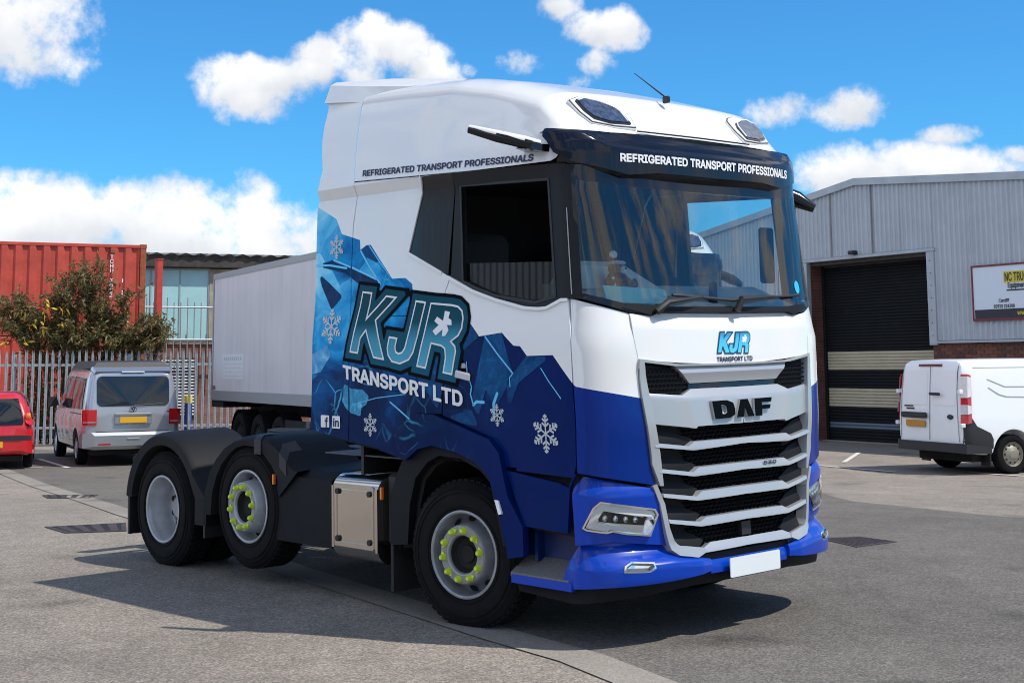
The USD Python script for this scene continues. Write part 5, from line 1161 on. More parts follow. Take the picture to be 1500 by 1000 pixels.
    for sgn in (1, -1):
        mm = (lambda q: q) if sgn == 1 else mirror
        part(g, 'frame_side', sheet(mm(f1), fn_surf(0.018), 0.07, 0.03, 0.06), silver_paint, smooth=25)
        part(g, 'lower_frame', sheet(mm(lf), fn_surf(0.03, lambda a, bb: -0.012 * np.clip((np.abs(a) - 0.7) / 0.1, 0, 1)), 0.08, 0.03, 0.03), silver_paint, smooth=25)
        mu = mm(PO('mesh_upper'))
        part(g, 'vent_back', sheet(mu, fn_surf(-0.035), 0, 0.05, 0.05), dark_recess)
        fins = []
        for j in range(6):
            zc = 1.575 + 0.030 * j
            for k in range(14):
                t0 = 0.46 + 0.034 * k + (0.017 if j % 2 else 0)
                rh = sg.Polygon([(t0 - 0.016, zc), (t0, zc + 0.010), (t0 + 0.016, zc), (t0 + 0.016, zc - 0.006), (t0, zc + 0.004), (t0 - 0.016, zc - 0.006)])
                rh = (rh if sgn == 1 else mirror(rh)).intersection(mu)
                if rh.area > 1e-5: fins.append(sheet(rh, fn_surf(-0.008), 0.022, 0.2, 0.2))
        part(g, 'vent_mesh', cat_(fins), black_plastic)
    ft = PO('frame_top').intersection(sg.box(0, 1, 2, 3)); ft = so.unary_union([ft, mirror(ft)]).buffer(0.002)
    part(g, 'frame_top', sheet(ft, fn_surf(0.016), 0.05, 0.04, 0.04), silver_paint, smooth=25)
    def both(k):
        a = PO(k).intersection(sg.box(-0.001, 1, 2, 3)); return so.unary_union([a, mirror(a)]).buffer(0.001)
    up = sg.Polygon([(0.598, 1.754), (0.2, 1.747), (-0.2, 1.747), (-0.598, 1.754), (-0.568, 1.725), (-0.469, 1.633), (0.469, 1.633), (0.568, 1.725)])
    part(g, 'upper_panel', sheet(up, fn_surf(0.012, lambda a, b: -0.5 * np.clip(b - 1.705, 0, 0.05) - 0.25 * np.clip(1.705 - b, 0, 0.1)), 0.05, 0.04, 0.02), silver_paint, smooth=20)
    part(g, 'upper_slot', sheet(sg.Polygon([(0.47, 1.63), (-0.47, 1.63), (-0.473, 1.597), (0.473, 1.597)]), fn_surf(-0.022), 0.0, 0.06, 0.05), black_gloss)
    dp = both('daf_panel')
    def daf_relief(a, b):
        t = np.abs(a); zc = np.interp(t, [0, 0.54, 0.86], [1.525, 1.53, 1.562]); tc_ = 0.525 + 0.1 * (b - 1.346)
        return -0.45 * np.clip(b - zc, 0, 0.1) - 0.10 * np.clip(t - tc_, 0, 0.4)
    part(g, 'badge_panel', sheet(dp, fn_surf(0.028, daf_relief), 0.06, 0.02, 0.015), silver_paint, smooth=14)
    # badge letters
    def lay(poly, box4):
        tl, tr, br, bl_ = map(np.array, box4)
        def f(x, y, z=None):
            x, y = np.asarray(x), np.asarray(y)
            q = y[..., None] * ((1 - x)[..., None] * tl + x[..., None] * tr) + (1 - y)[..., None] * ((1 - x)[..., None] * bl_ + x[..., None] * br)
            return q[..., 0], q[..., 1]
        return so.transform(f, poly)
    Dl = sg.Polygon([(0, 0), (0, 1), (.22, 1), (.315, .84), (.33, .5), (.315, .16), (.22, 0)], [[(.115, .24), (.17, .24), (.20, .34), (.205, .5), (.20, .66), (.17, .76), (.115, .76)]])
    Al = sg.Polygon([(.345, 0), (.455, 1), (.585, 1), (.685, 0), (.575, 0), (.52, .62), (.47, 0)])
    Al2 = sg.Polygon([(.40, 0), (.60, 0), (.585, .13), (.415, .13)])
    Fl = sg.Polygon([(.71, 0), (.71, 1), (1.0, 1), (.985, .76), (.825, .76), (.825, .60), (.975, .60), (.96, .37), (.825, .37), (.825, 0)])
    bx = [(0.345, 1.507), (-0.330, 1.507), (-0.330, 1.391), (0.345, 1.391)]
    for nm, pl in (('D', Dl), ('A', Al), ('F', Fl)):
        lp = lay(pl, bx)
        lt = part(g, 'badge_letter', sheet(lp, fn_surf(0.052), 0.03, 0.05, 0.05), print_black)
        part(lt, 'chrome_edge', sheet(lp.buffer(0.0035, join_style=2), fn_surf(0.047), 0.02, 0.05, 0.05), satin_silver)
    lettering(g, 'power_figures', '530', [(-0.261, 1.090), (-0.414, 1.090), (-0.413, 1.064), (-0.26, 1.064)], fn_surf(0.030), print_navy, 0.03)
    # ---- middle of the bumper, number plate, valance
    bm = sg.Polygon([(0.486, 0.505), (-0.486, 0.505), (-0.489, 0.418), (0.489, 0.418)])
    part(root, 'bumper_middle', sheet(bm, fn_surf(0.004, lambda a, b: 0.02 * np.clip((0.5 - b) / 0.03, 0, 1) - 0.02), 0.06, 0.04, 0.02), royal_paint, smooth=28)
    part(root, 'bumper_slot', sheet(sg.Polygon([(0.60, 0.545), (-0.60, 0.545), (-0.5, 0.50), (0.5, 0.50)]), fn_surf(-0.03), 0, 0.06, 0.05), dark_recess)
    part(root, 'number_plate', sheet(sg.box(-0.262, 0.378, 0.262, 0.502).buffer(-0.012).buffer(0.012), lambda a, b, o: np.stack([np.full_like(a, 1.535 + o), -a, b], -1), 0.006, 0.3, 0.3), plate_white, label='blank white number plate')
    val = sg.Polygon([(1.98, 0.40), (1.45, 0.372), (0.5, 0.425), (-0.5, 0.425), (-1.45, 0.372), (-1.98, 0.40), (-1.95, 0.30), (-1.45, 0.275), (-0.6, 0.33), (0.6, 0.33), (1.45, 0.275), (1.95, 0.30)])
    part(root, 'valance', sheet(val, fn_surf(-0.05), 0, 0.05, 0.05), black_plastic, smooth=28)
    # ---- steps beside the front wheels
    for sgn in (1, -1):
        y = lambda v: -sgn * v
        bxs = lambda x0, x1, a0, a1, z0, z1: box(x0, x1, min(y(a0), y(a1)), max(y(a0), y(a1)), z0, z1)
        step_navy = plain('step_navy', (0.001, 0.014, 0.085), rough=0.4) if sgn == 1 else L + 'step_navy'
        s_ = group_part(root, 'entry_step')
        part(s_, 'step_tread', hull([(x, y(v), z) for x in (0.49, 1.03) for v, z in ((1.240, 0.40), (1.240, 0.425), (1.085, 0.40), (1.085, 0.525))]), tread_grey)
        part(s_, 'step_back', bxs(0.50, 1.05, 1.07, 1.09, 0.415, 0.78), step_navy)
        part(s_, 'step_cheek', bxs(0.63, 0.66, 1.09, 1.15, 0.50, 0.75), step_navy)
        part(s_, 'step_edge', bxs(0.50, 1.06, 1.21, 1.245, 0.36, 0.414), royal_paint)
        part(root, 'side_marker', sheet(sg.Polygon(D['marker']) if sgn == 1 else mirror(sg.Polygon(D['marker'])), fn_surf(0.045), 0.02, 0.1, 0.1), lamp_white)
    # ---- roof
    V = roof_grid(-1.2, None, 44); n = len(V)
    full = np.concatenate([V[:, ::-1], V[:, 1:] * np.array([1, -1, 1])], 1)
    def grid_mesh(A):
        n, k = A.shape[:2]; f = []
        for i in range(n - 1):
            for j in range(k - 1):
                a, b, c, d = i * k + j, i * k + j + 1, (i + 1) * k + j + 1, (i + 1) * k + j
                f += [[a, b, c], [a, c, d]]
        return trimesh.Trimesh(A.reshape(-1, 3), f, process=False)
    # pressed line along the side of the roof
    for i in range(n):
        for j in range(full.shape[1]):
            x, yy, z = full[i, j]
            if abs(yy) > 1.17:
                zl = np.interp(x, [-0.35, -0.05, 0.5, 0.9], [3.25, 3.36, 3.38, 3.30])
                full[i, j, 1] += -np.sign(yy) * 0.012 * np.clip((z - zl) / 0.03, 0, 1) * (x > -0.4)
    m = grid_mesh(full); m.fix_normals()
    if m.face_normals[np.argmax(m.triangles_center[:, 2]), 2] < 0: m.invert()
    roof = part(root, 'roof', m, white_paint, smooth=24)
    R2 = roof_grid(-1.66, -1.206, 8)
    R2[:, :, 0] -= 0.0
    R2f = np.concatenate([R2[:, ::-1], R2[:, 1:] * np.array([1, -1, 1])], 1).copy()
    for i in range(len(R2f)):
        q = 1 - i / (len(R2f) - 1)
        R2f[i, :, 2] = np.minimum(R2f[i, :, 2], 3.835)
        zz = R2f[i, :, 2]
        R2f[i, :, 1] += -np.sign(R2f[i, :, 1]) * q * (0.025 * np.exp(-((zz - 3.72) / 0.06) ** 2) + 0.03 * np.exp(-((zz - 3.32) / 0.07) ** 2))
        R2f[i, :, 0] -= (zz - 3.2) * 0.03 * q
    m = grid_mesh(R2f)
    if m.face_normals[np.argmax(m.triangles_center[:, 2]), 2] < 0: m.invert()
    part(root, 'roof_fairing', m, white_paint, smooth=24)
    sp = []
    for s_ in (1, -1):
        sp += [(-1.66, s_ * 1.08, 4.0), (-1.665, s_ * 1.13, 3.97), (-1.70, s_ * 1.165, 3.83), (-1.2, s_ * 1.152, 3.775), (-1.2, s_ * 1.12, 3.90), (-0.75, s_ * 1.05, 3.845), (-0.25, s_ * 0.9, 3.845), (-0.2, s_ * 0.6, 3.85), (-1.66, s_ * 0.5, 4.03), (-1.60, s_ * 0.5, 4.03), (-1.0, s_ * 1.0, 3.945)]
    part(root, 'roof_spoiler', hull(sp), white_paint, smooth=18)
    part(root, 'rear_wall', box(-1.24, -1.207, -1.17, 1.17, 0.95, 3.5), black_trim)
    for s_ in (1, -1): part(root, 'gutter', sheet(sg.Polygon([(s_ * 3.65, 3.152), (s_ * 1.42, 3.072), (s_ * 1.42, 3.064), (s_ * 3.65, 3.144)]), fn_surf(0.002), 0.03, 0.1, 0.2), black_trim)
    # roof lamps
    def on_plane(pts3, off, thick, grow=0.0):
        p = np.array(pts3); c = p.mean(0); u_, s_, vt = np.linalg.svd(p - c); nrm = vt[2] if vt[2][2] > 0 else -vt[2]
        e1, e2 = vt[0], np.cross(nrm, vt[0]); uv = np.stack([(p - c) @ e1, (p - c) @ e2], -1)
        pg = sg.Polygon(uv).buffer(grow); ring = np.array(pg.exterior.coords)[:-1]
        base = c + ring @ np.stack([e1, e2])
        top, bot = base + nrm * off, base + nrm * (off - thick)
        # follow the curve of the roof along the rim
        tri_v, tri_f = trimesh.creation.triangulate_polygon(pg, engine='earcut')
        P3 = c + tri_v @ np.stack([e1, e2])
        k = len(ring); V_ = np.vstack([P3 + nrm * off, top, bot]); F_ = list(tri_f); o = len(P3)
        a = tri_v[tri_f[0][1]] - tri_v[tri_f[0][0]]; b = tri_v[tri_f[0][2]] - tri_v[tri_f[0][0]]
        if a[0] * b[1] - a[1] * b[0] < 0: F_ = [f_[::-1] for f_ in F_]
        for i in range(k):
            j = (i + 1) % k; F_ += [[o + i, o + k + i, o + k + j], [o + i, o + k + j, o + j]]
        mm_ = trimesh.Trimesh(V_, F_, process=False)
        return mm_
    for sgn in (1, -1):
        fl = np.array([1, sgn, 1])
        lo, ll = np.array(D['lamp_outer']) * fl, np.array(D['lamp_lens']) * fl
        rl = group_part(root, 'roof_lamp')
        part(rl, 'lamp_base', on_plane(lo, 0.012, 0.09, 0.006), white_paint)
        part(rl, 'dark_edge', on_plane(lo, 0.016, 0.006), black_trim)
        part(rl, 'bezel', on_plane(lo, 0.020, 0.008, -0.008), white_paint)
        part(rl, 'lens_rim', on_plane(ll, 0.024, 0.02, 0.014), black_gloss)
        part(rl, 'lens', on_plane(ll, 0.028, 0.02, -0.003), plain('roof_lens', (0.16, 0.19, 0.26), rough=0.12, metal=0.8, noise=0.9, nscale=26) if sgn == 1 else L + 'roof_lens')
        arc = ll[:6]
        part(rl, 'light_guide', tube(list(arc * 0.965 + ll.mean(0) * 0.035 + np.array([0.014, 0, 0.026])), 0.006, 6), lamp_white, smooth=40)
    cr = [(0.99, -0.62, 3.49), (1.075, -0.49, 3.39), (1.088, 0.0, 3.385), (1.075, 0.49, 3.39), (0.99, 0.62, 3.49)]
    part(roof, 'brow_seam', tube([(1.135, -0.60, 3.318), (1.155, -0.4, 3.315), (1.163, 0, 3.315), (1.155, 0.4, 3.315), (1.135, 0.60, 3.318)], 0.006, 6), black_trim)
    part(root, 'aerial', tube([(0.93, -0.05, 3.62), (0.62, -0.05, 3.85)], [0.007, 0.003], 6), black_trim)
    part(root, 'aerial_foot', T(rbox(-0.03, 0.03, -0.015, 0.015, -0.03, 0.02, 0.008), (0.92, -0.05, 3.62)), black_trim)
    # ---- sun visor
    vt_, vb_ = [tuple(q) for q in D['visor_top'] if q[0] > 0.3], [tuple(q) for q in D['visor_bot'] if q[0] > 0.3]
    half = [(0, 3.255)] + vt_[::-1] + vb_ + [(0, 3.02)]
    vp = sg.Polygon(half).buffer(0); vp = so.unary_union([vp, mirror(vp)]).buffer(0.001)
    vrel = lambda a, b: np.interp(b - np.interp(np.abs(a), [0, 0.55, 0.95, 1.1], [3.165, 3.163, 3.194, 3.29]), [-0.2, 0, 0.012, 0.2], [0.012, 0.02, 0.0, -0.012])
    film_black = plain('visor_navy', (0.005, 0.006, 0.014), rough=0.12, coat=0.25, coat_rough=0.02, spec=0.2)
    vz = part(root, 'sun_visor', sheet(vp, lambda a, b, o: visor(a, b, vrel(a, b) + o), 0.03, 0.03, 0.012), film_black, smooth=25)
    # the shelf behind the visor and its dark underside
    tq = np.linspace(-1.3, 1.3, 60)
    zt = np.interp(np.abs(tq), [0, 0.7, 1.15, 1.33], [3.255, 3.277, 3.295, 3.307]); zb = np.interp(np.abs(tq), [0, 0.55, 0.8, 1.2, 1.37], [3.02, 3.023, 3.001, 3.08, 3.25])
    A = visor(tq, zt, -0.005); B = np.stack([np.minimum(A[:, 0] - 0.12, 1.08), A[:, 1] * 0.985, zt - 0.01], -1)
    part(root, 'visor_shelf', grid_mesh(np.stack([A, B])), black_gloss, smooth=True)
    A = visor(tq, zb, -0.004); B = np.stack([np.minimum(A[:, 0] - 0.05, 1.17 - 0.16 * np.abs(A[:, 1] / 1.25) ** 4), A[:, 1] * 0.97, np.full(len(tq), 2.955)], -1)
    part(root, 'visor_underside', grid_mesh(np.stack([A, B])), black_gloss, smooth=True)
    # ---- camera arms and corner camera
    arm = group_part(root, 'camera_arm')
    pts = np.array([(0.90, -1.28, 3.200), (0.84, -1.36, 3.212), (0.68, -1.46, 3.263), (0.50, -1.55, 3.325)])
    part(arm, 'arm_body', tube(pts, [0.020, 0.040, 0.038, 0.026], 10), black_gloss, smooth=40)
    part(arm, 'arm_cap', tube(pts + np.array([0, 0.0, 0.012]), [0.018, 0.036, 0.034, 0.022], 10), white_paint, smooth=40)
    part(arm, 'arm_foot', hull([(0.95, -1.12, 3.21), (0.95, -1.15, 3.145), (0.66, -1.15, 3.17), (0.70, -1.12, 3.21), (0.90, -1.36, 3.20), (0.90, -1.36, 3.165), (0.76, -1.38, 3.185)]), black_gloss, smooth=30)
    arm = group_part(root, 'corner_camera')
    part(arm, 'arm_body', tube([(0.70, 1.24, 3.13), (0.74, 1.36, 3.07), (0.88, 1.50, 2.98), (0.985, 1.58, 2.905)], [0.035, 0.06, 0.068, 0.035], 10), black_gloss, smooth=40)
    # ---- lettering and signs on the film
    KJR = [sg.Polygon(D[k]).buffer(0) for k in ('logo_K', 'logo_J', 'logo_R')]
    rim = lambda d, j=2: so.unary_union([q.buffer(d, join_style=j, mitre_limit=2.0) for q in KJR])
    F = lambda o: fn_surf(o)
    lg = group_part(root, 'side_logo')
    blk = rim(0.072).buffer(0.012).buffer(-0.012); part(lg, 'black_edge', sheet(blk, F(0.004), 0, 0.06, 0.1), print_black)
    bnd = rim(0.046).buffer(0.006).buffer(-0.006); part(lg, 'teal_band', sheet(bnd, F(0.0055), 0, 0.06, 0.1), logo_band)
    for q in KJR:
        lt = part(lg, 'letter', sheet(q, F(0.007), 0, 0.06, 0.1), print_white)
        part(lt, 'letter_fill', sheet(q.buffer(-0.0135, join_style=2), F(0.0085), 0, 0.06, 0.1), logo_fill) if False else part(lg, 'letter_fill', sheet(q.buffer(-0.0135, join_style=2), F(0.0085), 0, 0.06, 0.1), logo_fill)
    part(lg, 'star', sheet(sg.Polygon(D['logo_star']).buffer(0), F(0.010), 0, 0.1, 0.1), print_white)
    lettering(root, 'company_lettering', 'TRANSPORT LTD', [(3.811, 1.771), (2.415, 1.593), (2.42, 1.480), (3.804, 1.663)], F(0.006), print_white, 0.03)
    lettering(root, 'roof_lettering', 'REFRIGERATED TRANSPORT PROFESSIONALS', [(3.553, 3.229), (1.665, 3.155), (1.667, 3.106), (3.553, 3.180)], lambda a, b, o: np.stack([XC + TC - a, -roof_side(XC + TC - a, b) - 0.004, b], -1), print_navy, 0.03, 0.02)
    lettering(vz, 'visor_lettering', 'REFRIGERATED TRANSPORT PROFESSIONALS', [(0.862, 3.141), (-0.93, 3.142), (-0.925, 3.076), (0.862, 3.084)], lambda a, b, o: visor(a, b, vrel(a, b) + 0.004 + o), print_white, 0.03, 0.06)
    ic = group_part(root, 'web_icons')
    for nm, key in (('f', 'icon_f'), ('in', 'icon_in')):
        q = np.array(D[key]); t0, t1, z0, z1 = q[:, 0].max(), q[:, 0].min(), q[:, 1].min(), q[:, 1].max()
        part(ic, 'icon_tile', sheet(sg.box(t1, z0, t0, z1).buffer(-0.008).buffer(0.008), F(0.005), 0, 0.2, 0.2), print_white)
        w = (t0 - t1)
        if nm == 'f': cs = [(t0 - 0.50 * w, z1 - 0.014), (t0 - 0.86 * w, z1 - 0.014), (t0 - 0.86 * w, z0 - 0.0), (t0 - 0.50 * w, z0 - 0.0)]
        else: cs = [(t0 - 0.14 * w, z1 - 0.016), (t0 - 0.86 * w, z1 - 0.016), (t0 - 0.86 * w, z0 + 0.016), (t0 - 0.14 * w, z0 + 0.016)]
        part(ic, 'icon_letter', text_on(nm, 1, cs, F(0.008)), print_navy)
    for (t_, z_), r_ in zip(D['flakes'], (0.135, 0.095, 0.085, 0.075, 0.125)):
        fk = sa.translate(sa.scale(snowflake(1.0), r_ * 1.02, r_), t_, z_)
        part(root, 'snowflake', sheet(fk, F(0.005), 0, 1, 1), print_silver)
    films = []
    allp = so.unary_union([PO(k) for k in ('fairing_side', 'cab_side', 'door')]).intersection(WRAP).buffer(-0.004)
    for k, mm_ in (('ice_f1', facet_dark), ('ice_f2', facet_mid), ('ice_f3', facet_dark), ('ice_f4', facet_mid), ('ice_f5', facet_mid), ('ice_f6', facet_mid), ('ice_f7', facet_light), ('ice_f8', facet_mid), ('ice_blob', facet_blob)):
        pg = sg.Polygon(D[k]).buffer(0).buffer(-0.02).buffer(0.02).intersection(allp)
        if pg.area > 1e-4: part(root, 'ice_block', sheet(pg, F(0.002), 0, 0.06, 0.1), mm_)
    for a, b, w_ in (((2.174, 1.96), (1.90, 1.715), 0.006), ((1.90, 1.715), (1.93, 1.63), 0.004), ((1.63, 1.75), (1.45, 1.56), 0.004), ((2.10, 1.42), (2.06, 1.58), 0.012), ((2.37, 1.79), (2.32, 1.62), 0.004), ((2.32, 1.62), (2.31, 1.50), 0.006), ((2.31, 1.50), (2.20, 1.52), 0.010),
                     ((4.2, 2.54), (3.8, 2.50), 0.008), ((3.97, 2.57), (3.42, 2.40), 0.008), ((3.62, 2.62), (3.37, 2.36), 0.008), ((3.52, 2.66), (3.25, 2.41), 0.005), ((3.23, 1.50), (2.98, 1.37), 0.006), ((2.98, 1.37), (2.55, 1.37), 0.005), ((3.70, 1.47), (3.05, 1.56), 0.003)):
        ln = sg.LineString([a, ((a[0] + b[0]) / 2 + 0.02, (a[1] + b[1]) / 2 + 0.012), b]).buffer(w_).intersection(allp)
        if ln.area > 1e-5: part(root, 'ice_crack', sheet(ln, F(0.003), 0, 0.2, 0.2), ice_line)
    # bonnet logo
    bx4 = [(0.185, 1.975), (-0.185, 1.975), (-0.185, 1.808), (0.185, 1.808)]
    allb = np.array(sum([D[k] for k in ('logo_K', 'logo_J', 'logo_R')], []))
    def hood_map(p):
        t0, t1 = allb[:, 0].max() + 0.06, allb[:, 0].min() - 0.06
        # undo the slope of the side logo so that the letters stand on a level line
        f = lambda x, y, z=None: (np.asarray(x), np.asarray(y) - 0.118 * (np.asarray(x) - 3.0))
        q = so.transform(f, p); z0, z1 = 1.70, 2.32
        return so.transform(lambda x, y, z=None: (-0.185 + (np.asarray(x) - t1) / (t0 - t1) * 0.37, 1.808 + (np.asarray(y) - z0) / (z1 - z0) * 0.165), q)
    hl_ = group_part(root, 'bonnet_logo')
    hk = [hood_map(q) for q in KJR]
    part(hl_, 'blue_edge', sheet(so.unary_union([q.buffer(0.013, join_style=2, mitre_limit=2) for q in hk]), F(0.004), 0, 0.05, 0.05), hood_logo_band)
    for q in hk: part(hl_, 'letter', sheet(q.buffer(0.003), F(0.0055), 0, 0.05, 0.05), hood_logo_fill)
    part(hl_, 'star', sheet(hood_map(sg.Polygon(D['logo_star']).buffer(0)).buffer(0.003), F(0.007), 0, 0.1, 0.1), print_white)
    lettering(hl_, 'lettering', 'TRANSPORT LTD', [(0.188, 1.797), (-0.192, 1.797), (-0.192, 1.763), (0.188, 1.763)], F(0.004), print_navy, 0.02)
    # ---- cab interior
    it = group_part(root, 'cab_interior')
    dash = hull([(1.17, -1.12, 2.12), (1.17, 1.12, 2.12), (1.24, -0.8, 2.12), (1.24, 0.8, 2.12), (0.72, -1.12, 2.30), (0.72, 1.12, 2.30), (0.70, -1.12, 1.9), (0.70, 1.12, 1.9), (1.2, -0.8, 1.95), (1.2, 0.8, 1.95), (0.95, -0.9, 2.27), (0.95, 0.9, 2.27)])
    part(it, 'dashboard', dash, interior_grey, smooth=30)
    part(it, 'instrument_hood', hull([(0.98, -1.0, 2.26), (0.98, -0.22, 2.26), (0.72, -1.05, 2.30), (0.72, -0.15, 2.30), (0.74, -0.95, 2.46), (0.74, -0.4, 2.46), (0.86, -0.95, 2.42), (0.86, -0.45, 2.42)]), interior_grey, smooth=30)
    for s_ in (-1, 1):
        part(it, 'seat_back', rbox(-0.55, -0.38, s_ * 0.62 - 0.26, s_ * 0.62 + 0.26, 1.75, 2.72, 0.06), seat_cloth, smooth=40)
        part(it, 'seat_cushion', rbox(-0.5, 0.12, s_ * 0.62 - 0.27, s_ * 0.62 + 0.27, 1.62, 1.80, 0.05), seat_cloth, smooth=40)
    part(it, 'headlining', box(-1.18, 1.0, -1.17, 1.17, 3.10, 3.12), interior_dark)
    part(it, 'back_curtain', box(-1.17, -1.14, -1.15, 1.15, 1.4, 3.1), seat_cloth)
    part(it, 'bunk', rbox(-1.13, -0.62, -1.12, 1.12, 1.6, 1.85, 0.04), interior_dark)
    part(it, 'cab_floor', box(-1.18, 1.15, -1.15, 1.15, 1.38, 1.42), interior_dark)
    for s_ in (-1, 1):
        part(it, 'pillar_screen', rbox(0.90, 0.94, s_ * 1.06 - 0.10, s_ * 1.06 + 0.06, 2.32, 2.74, 0.015), black_gloss)
    sw = tube([(0.62 + 0.08 * math.sin(a), -0.62 + 0.22 * math.cos(a), 2.20 + 0.20 * math.sin(a)) for a in np.linspace(0, 2 * math.pi, 33)], 0.018, 8, cap=False)
    part(it, 'steering_wheel', sw, black_trim, smooth=40)
    part(it, 'phone_holder', rbox(1.13, 1.16, 0.085, 0.165, 2.13, 2.31, 0.012), interior_dark, smooth=30)
    # ---- chassis
    ch = group_part(root, 'chassis')
    for s_ in (-1, 1):
        part(ch, 'frame_rail', cat_([box(-5.0, 0.9, s_ * 0.43 - 0.004, s_ * 0.43 + 0.004, 0.74, 1.0), box(-5.0, 0.9, s_ * 0.43 - 0.04, s_ * 0.43 + 0.04, 1.0, 1.008), box(-5.0, 0.9, s_ * 0.43 - 0.04, s_ * 0.43 + 0.04, 0.732, 0.74)]), dirty_frame)
    for x in (-4.95, -3.7, -2.2, -1.0, 0.4):
        part(ch, 'cross_member', box(x - 0.06, x + 0.06, -0.42, 0.42, 0.78, 0.96), dirty_frame)
    for x in (-4.139, -2.729, 0.0):
        part(ch, 'axle', tube([(x, -1.0, 0.49 + (0.12 if x == -2.729 else 0)), (x, 1.0, 0.49 + (0.12 if x == -2.729 else 0))], 0.075, 12), dirty_frame, smooth=40)
        part(ch, 'spring', cat_([box(x - 0.45, x + 0.45, s_ * 0.43 - 0.04, s_ * 0.43 + 0.04, 0.60, 0.66) for s_ in (-1, 1)]), dirty_frame)
    part(ch, 'engine_block', rbox(-0.8, 0.95, -0.40, 0.40, 0.55, 1.35, 0.08), dirty_frame)
    part(ch, 'gearbox', rbox(-1.7, -0.8, -0.28, 0.28, 0.55, 0.98, 0.08), dirty_frame)
    part(ch, 'silencer', rbox(-1.95, -1.1, 0.5, 1.18, 0.35, 0.95, 0.06), chain_steel, smooth=30)
    fw = sa.scale(sg.Point(0, 0).buffer(0.5, 32), 1.0, 0.95).difference(sg.Polygon([(-0.6, -0.16), (-0.05, -0.04), (-0.05, 0.04), (-0.6, 0.16)]))
    part(ch, 'fifth_wheel', T(prism(fw, 0.05), (-3.45, 0, 1.10)), dirty_frame)
    part(ch, 'fifth_wheel_mount', cat_([box(-3.6, -3.3, s_ * 0.4 - 0.04, s_ * 0.4 + 0.04, 1.0, 1.11) for s_ in (-1, 1)]), dirty_frame)
    part(ch, 'deck_plate', box(-1.72, -0.72, -1.16, -0.2, 1.085, 1.095), deck_metal)
    part(ch, 'deck_plate', box(-2.6, -1.74, -0.42, 0.42, 1.045, 1.055), deck_metal)
    part(ch, 'air_tank', tube([(-2.55, 0.62, 1.26), (-2.5, 0.62, 1.275), (-1.55, 0.62, 1.30), (-1.5, 0.62, 1.30)], [0.05, 0.085, 0.085, 0.05], 16), chain_steel, smooth=40)
    part(ch, 'air_line', tube([(-4.1, 0.75, 1.16), (-3.9, 0.75, 1.24), (-3.3, 0.7, 1.26), (-2.6, 0.62, 1.26)], 0.014, 6), chain_steel, smooth=40)
    part(ch, 'coiled_line', tube([(-1.9 + 0.012 * k, -0.25 + 0.05 * math.cos(k * 0.9), 1.22 + 0.05 * math.sin(k * 0.9)) for k in range(40)], 0.009, 6), black_trim)
    part(ch, 'brake_hose', tube([(-2.75, 0.2, 1.1), (-2.6, 0.1, 1.22), (-2.35, 0.15, 1.28), (-2.2, 0.3, 1.12)], 0.012, 6), plain('hose_yellow', (0.55, 0.50, 0.25), rough=0.5), smooth=40)
    part(ch, 'work_lamp', rbox(-3.24, -3.16, -0.31, -0.24, 1.16, 1.24, 0.015), grey_plastic)
    part(ch, 'rear_beam', rbox(-5.05, -4.95, -1.05, 1.05, 0.72, 0.90, 0.02), dirty_frame)
    # ---- tank, battery box
    tk = group_part(root, 'polished_tank')
    polished = plain('polished_steel', (0.62, 0.58, 0.53), rough=0.13, metal=1.0, noise=0.06, nscale=5, bump=0.05, bscale=7)
    def rr_poly(y0, y1, z0, z1, r): return sg.box(y0 + r, z0 + r, y1 - r, z1 - r).buffer(r, 8)
    for s_ in (-1, 1):
        body = rr_poly(-1.225, -0.55, 0.31, 0.945, 0.12)
        mbody = prism_yz(body, -1.53, -0.97)
        if s_ == 1: mbody.vertices[:, 1] *= -1; mbody.invert()
        nm = tk if s_ == -1 else group_part(root, 'polished_tank')
        part(nm, 'tank_body', mbody, polished, smooth=35)
        yb = lambda a, b: (min(s_ * a, s_ * b), max(s_ * a, s_ * b))
        for x0 in (-1.53, -0.985): part(nm, 'end_band', box(x0 - 0.006, x0 + 0.02, *yb(1.05, 1.232), 0.40, 0.86), polished)
        y0, y1 = yb(1.222, 1.231)
        fr_ = sg.box(-1.49, 0.43, -1.03, 0.86).buffer(0.015).difference(sg.box(-1.455, 0.47, -1.065, 0.82).buffer(0.02))
        part(nm, 'raised_frame', prism_xz(fr_, y0, y1), polished)
        for bx_ in (-1.46, -1.06):
            for bz in (0.47, 0.82):
                part(nm, 'bolt', T(trimesh.creation.cylinder(0.022, 0.02, sections=14), (bx_, s_ * 1.232, bz), rx=math.pi / 2), black_trim)
    bb = group_part(root, 'battery_box')
    part(bb, 'box_cover', hull([(-2.31, -1.22, 0.38), (-2.31, -1.22, 0.90), (-1.58, -1.20, 0.38), (-1.58, -1.20, 0.88), (-2.31, -1.14, 0.96), (-1.58, -1.12, 0.94), (-2.31, -0.55, 0.98), (-1.58, -0.55, 0.96), (-2.31, -0.55, 0.38), (-1.58, -0.55, 0.38)]), black_plastic, smooth=30)
    part(bb, 'marker_lamp', rbox(-2.335, -2.312, -1.250, -1.225, 0.815, 0.895, 0.004), amber)
    part(root, 'marker_lamp', rbox(-0.930, -0.908, -1.235, -1.21, 0.79, 0.88, 0.004), amber)
    part(root, 'tank_bracket', rbox(-0.96, -0.80, -1.15, -0.6, 0.45, 0.98, 0.03), black_trim)
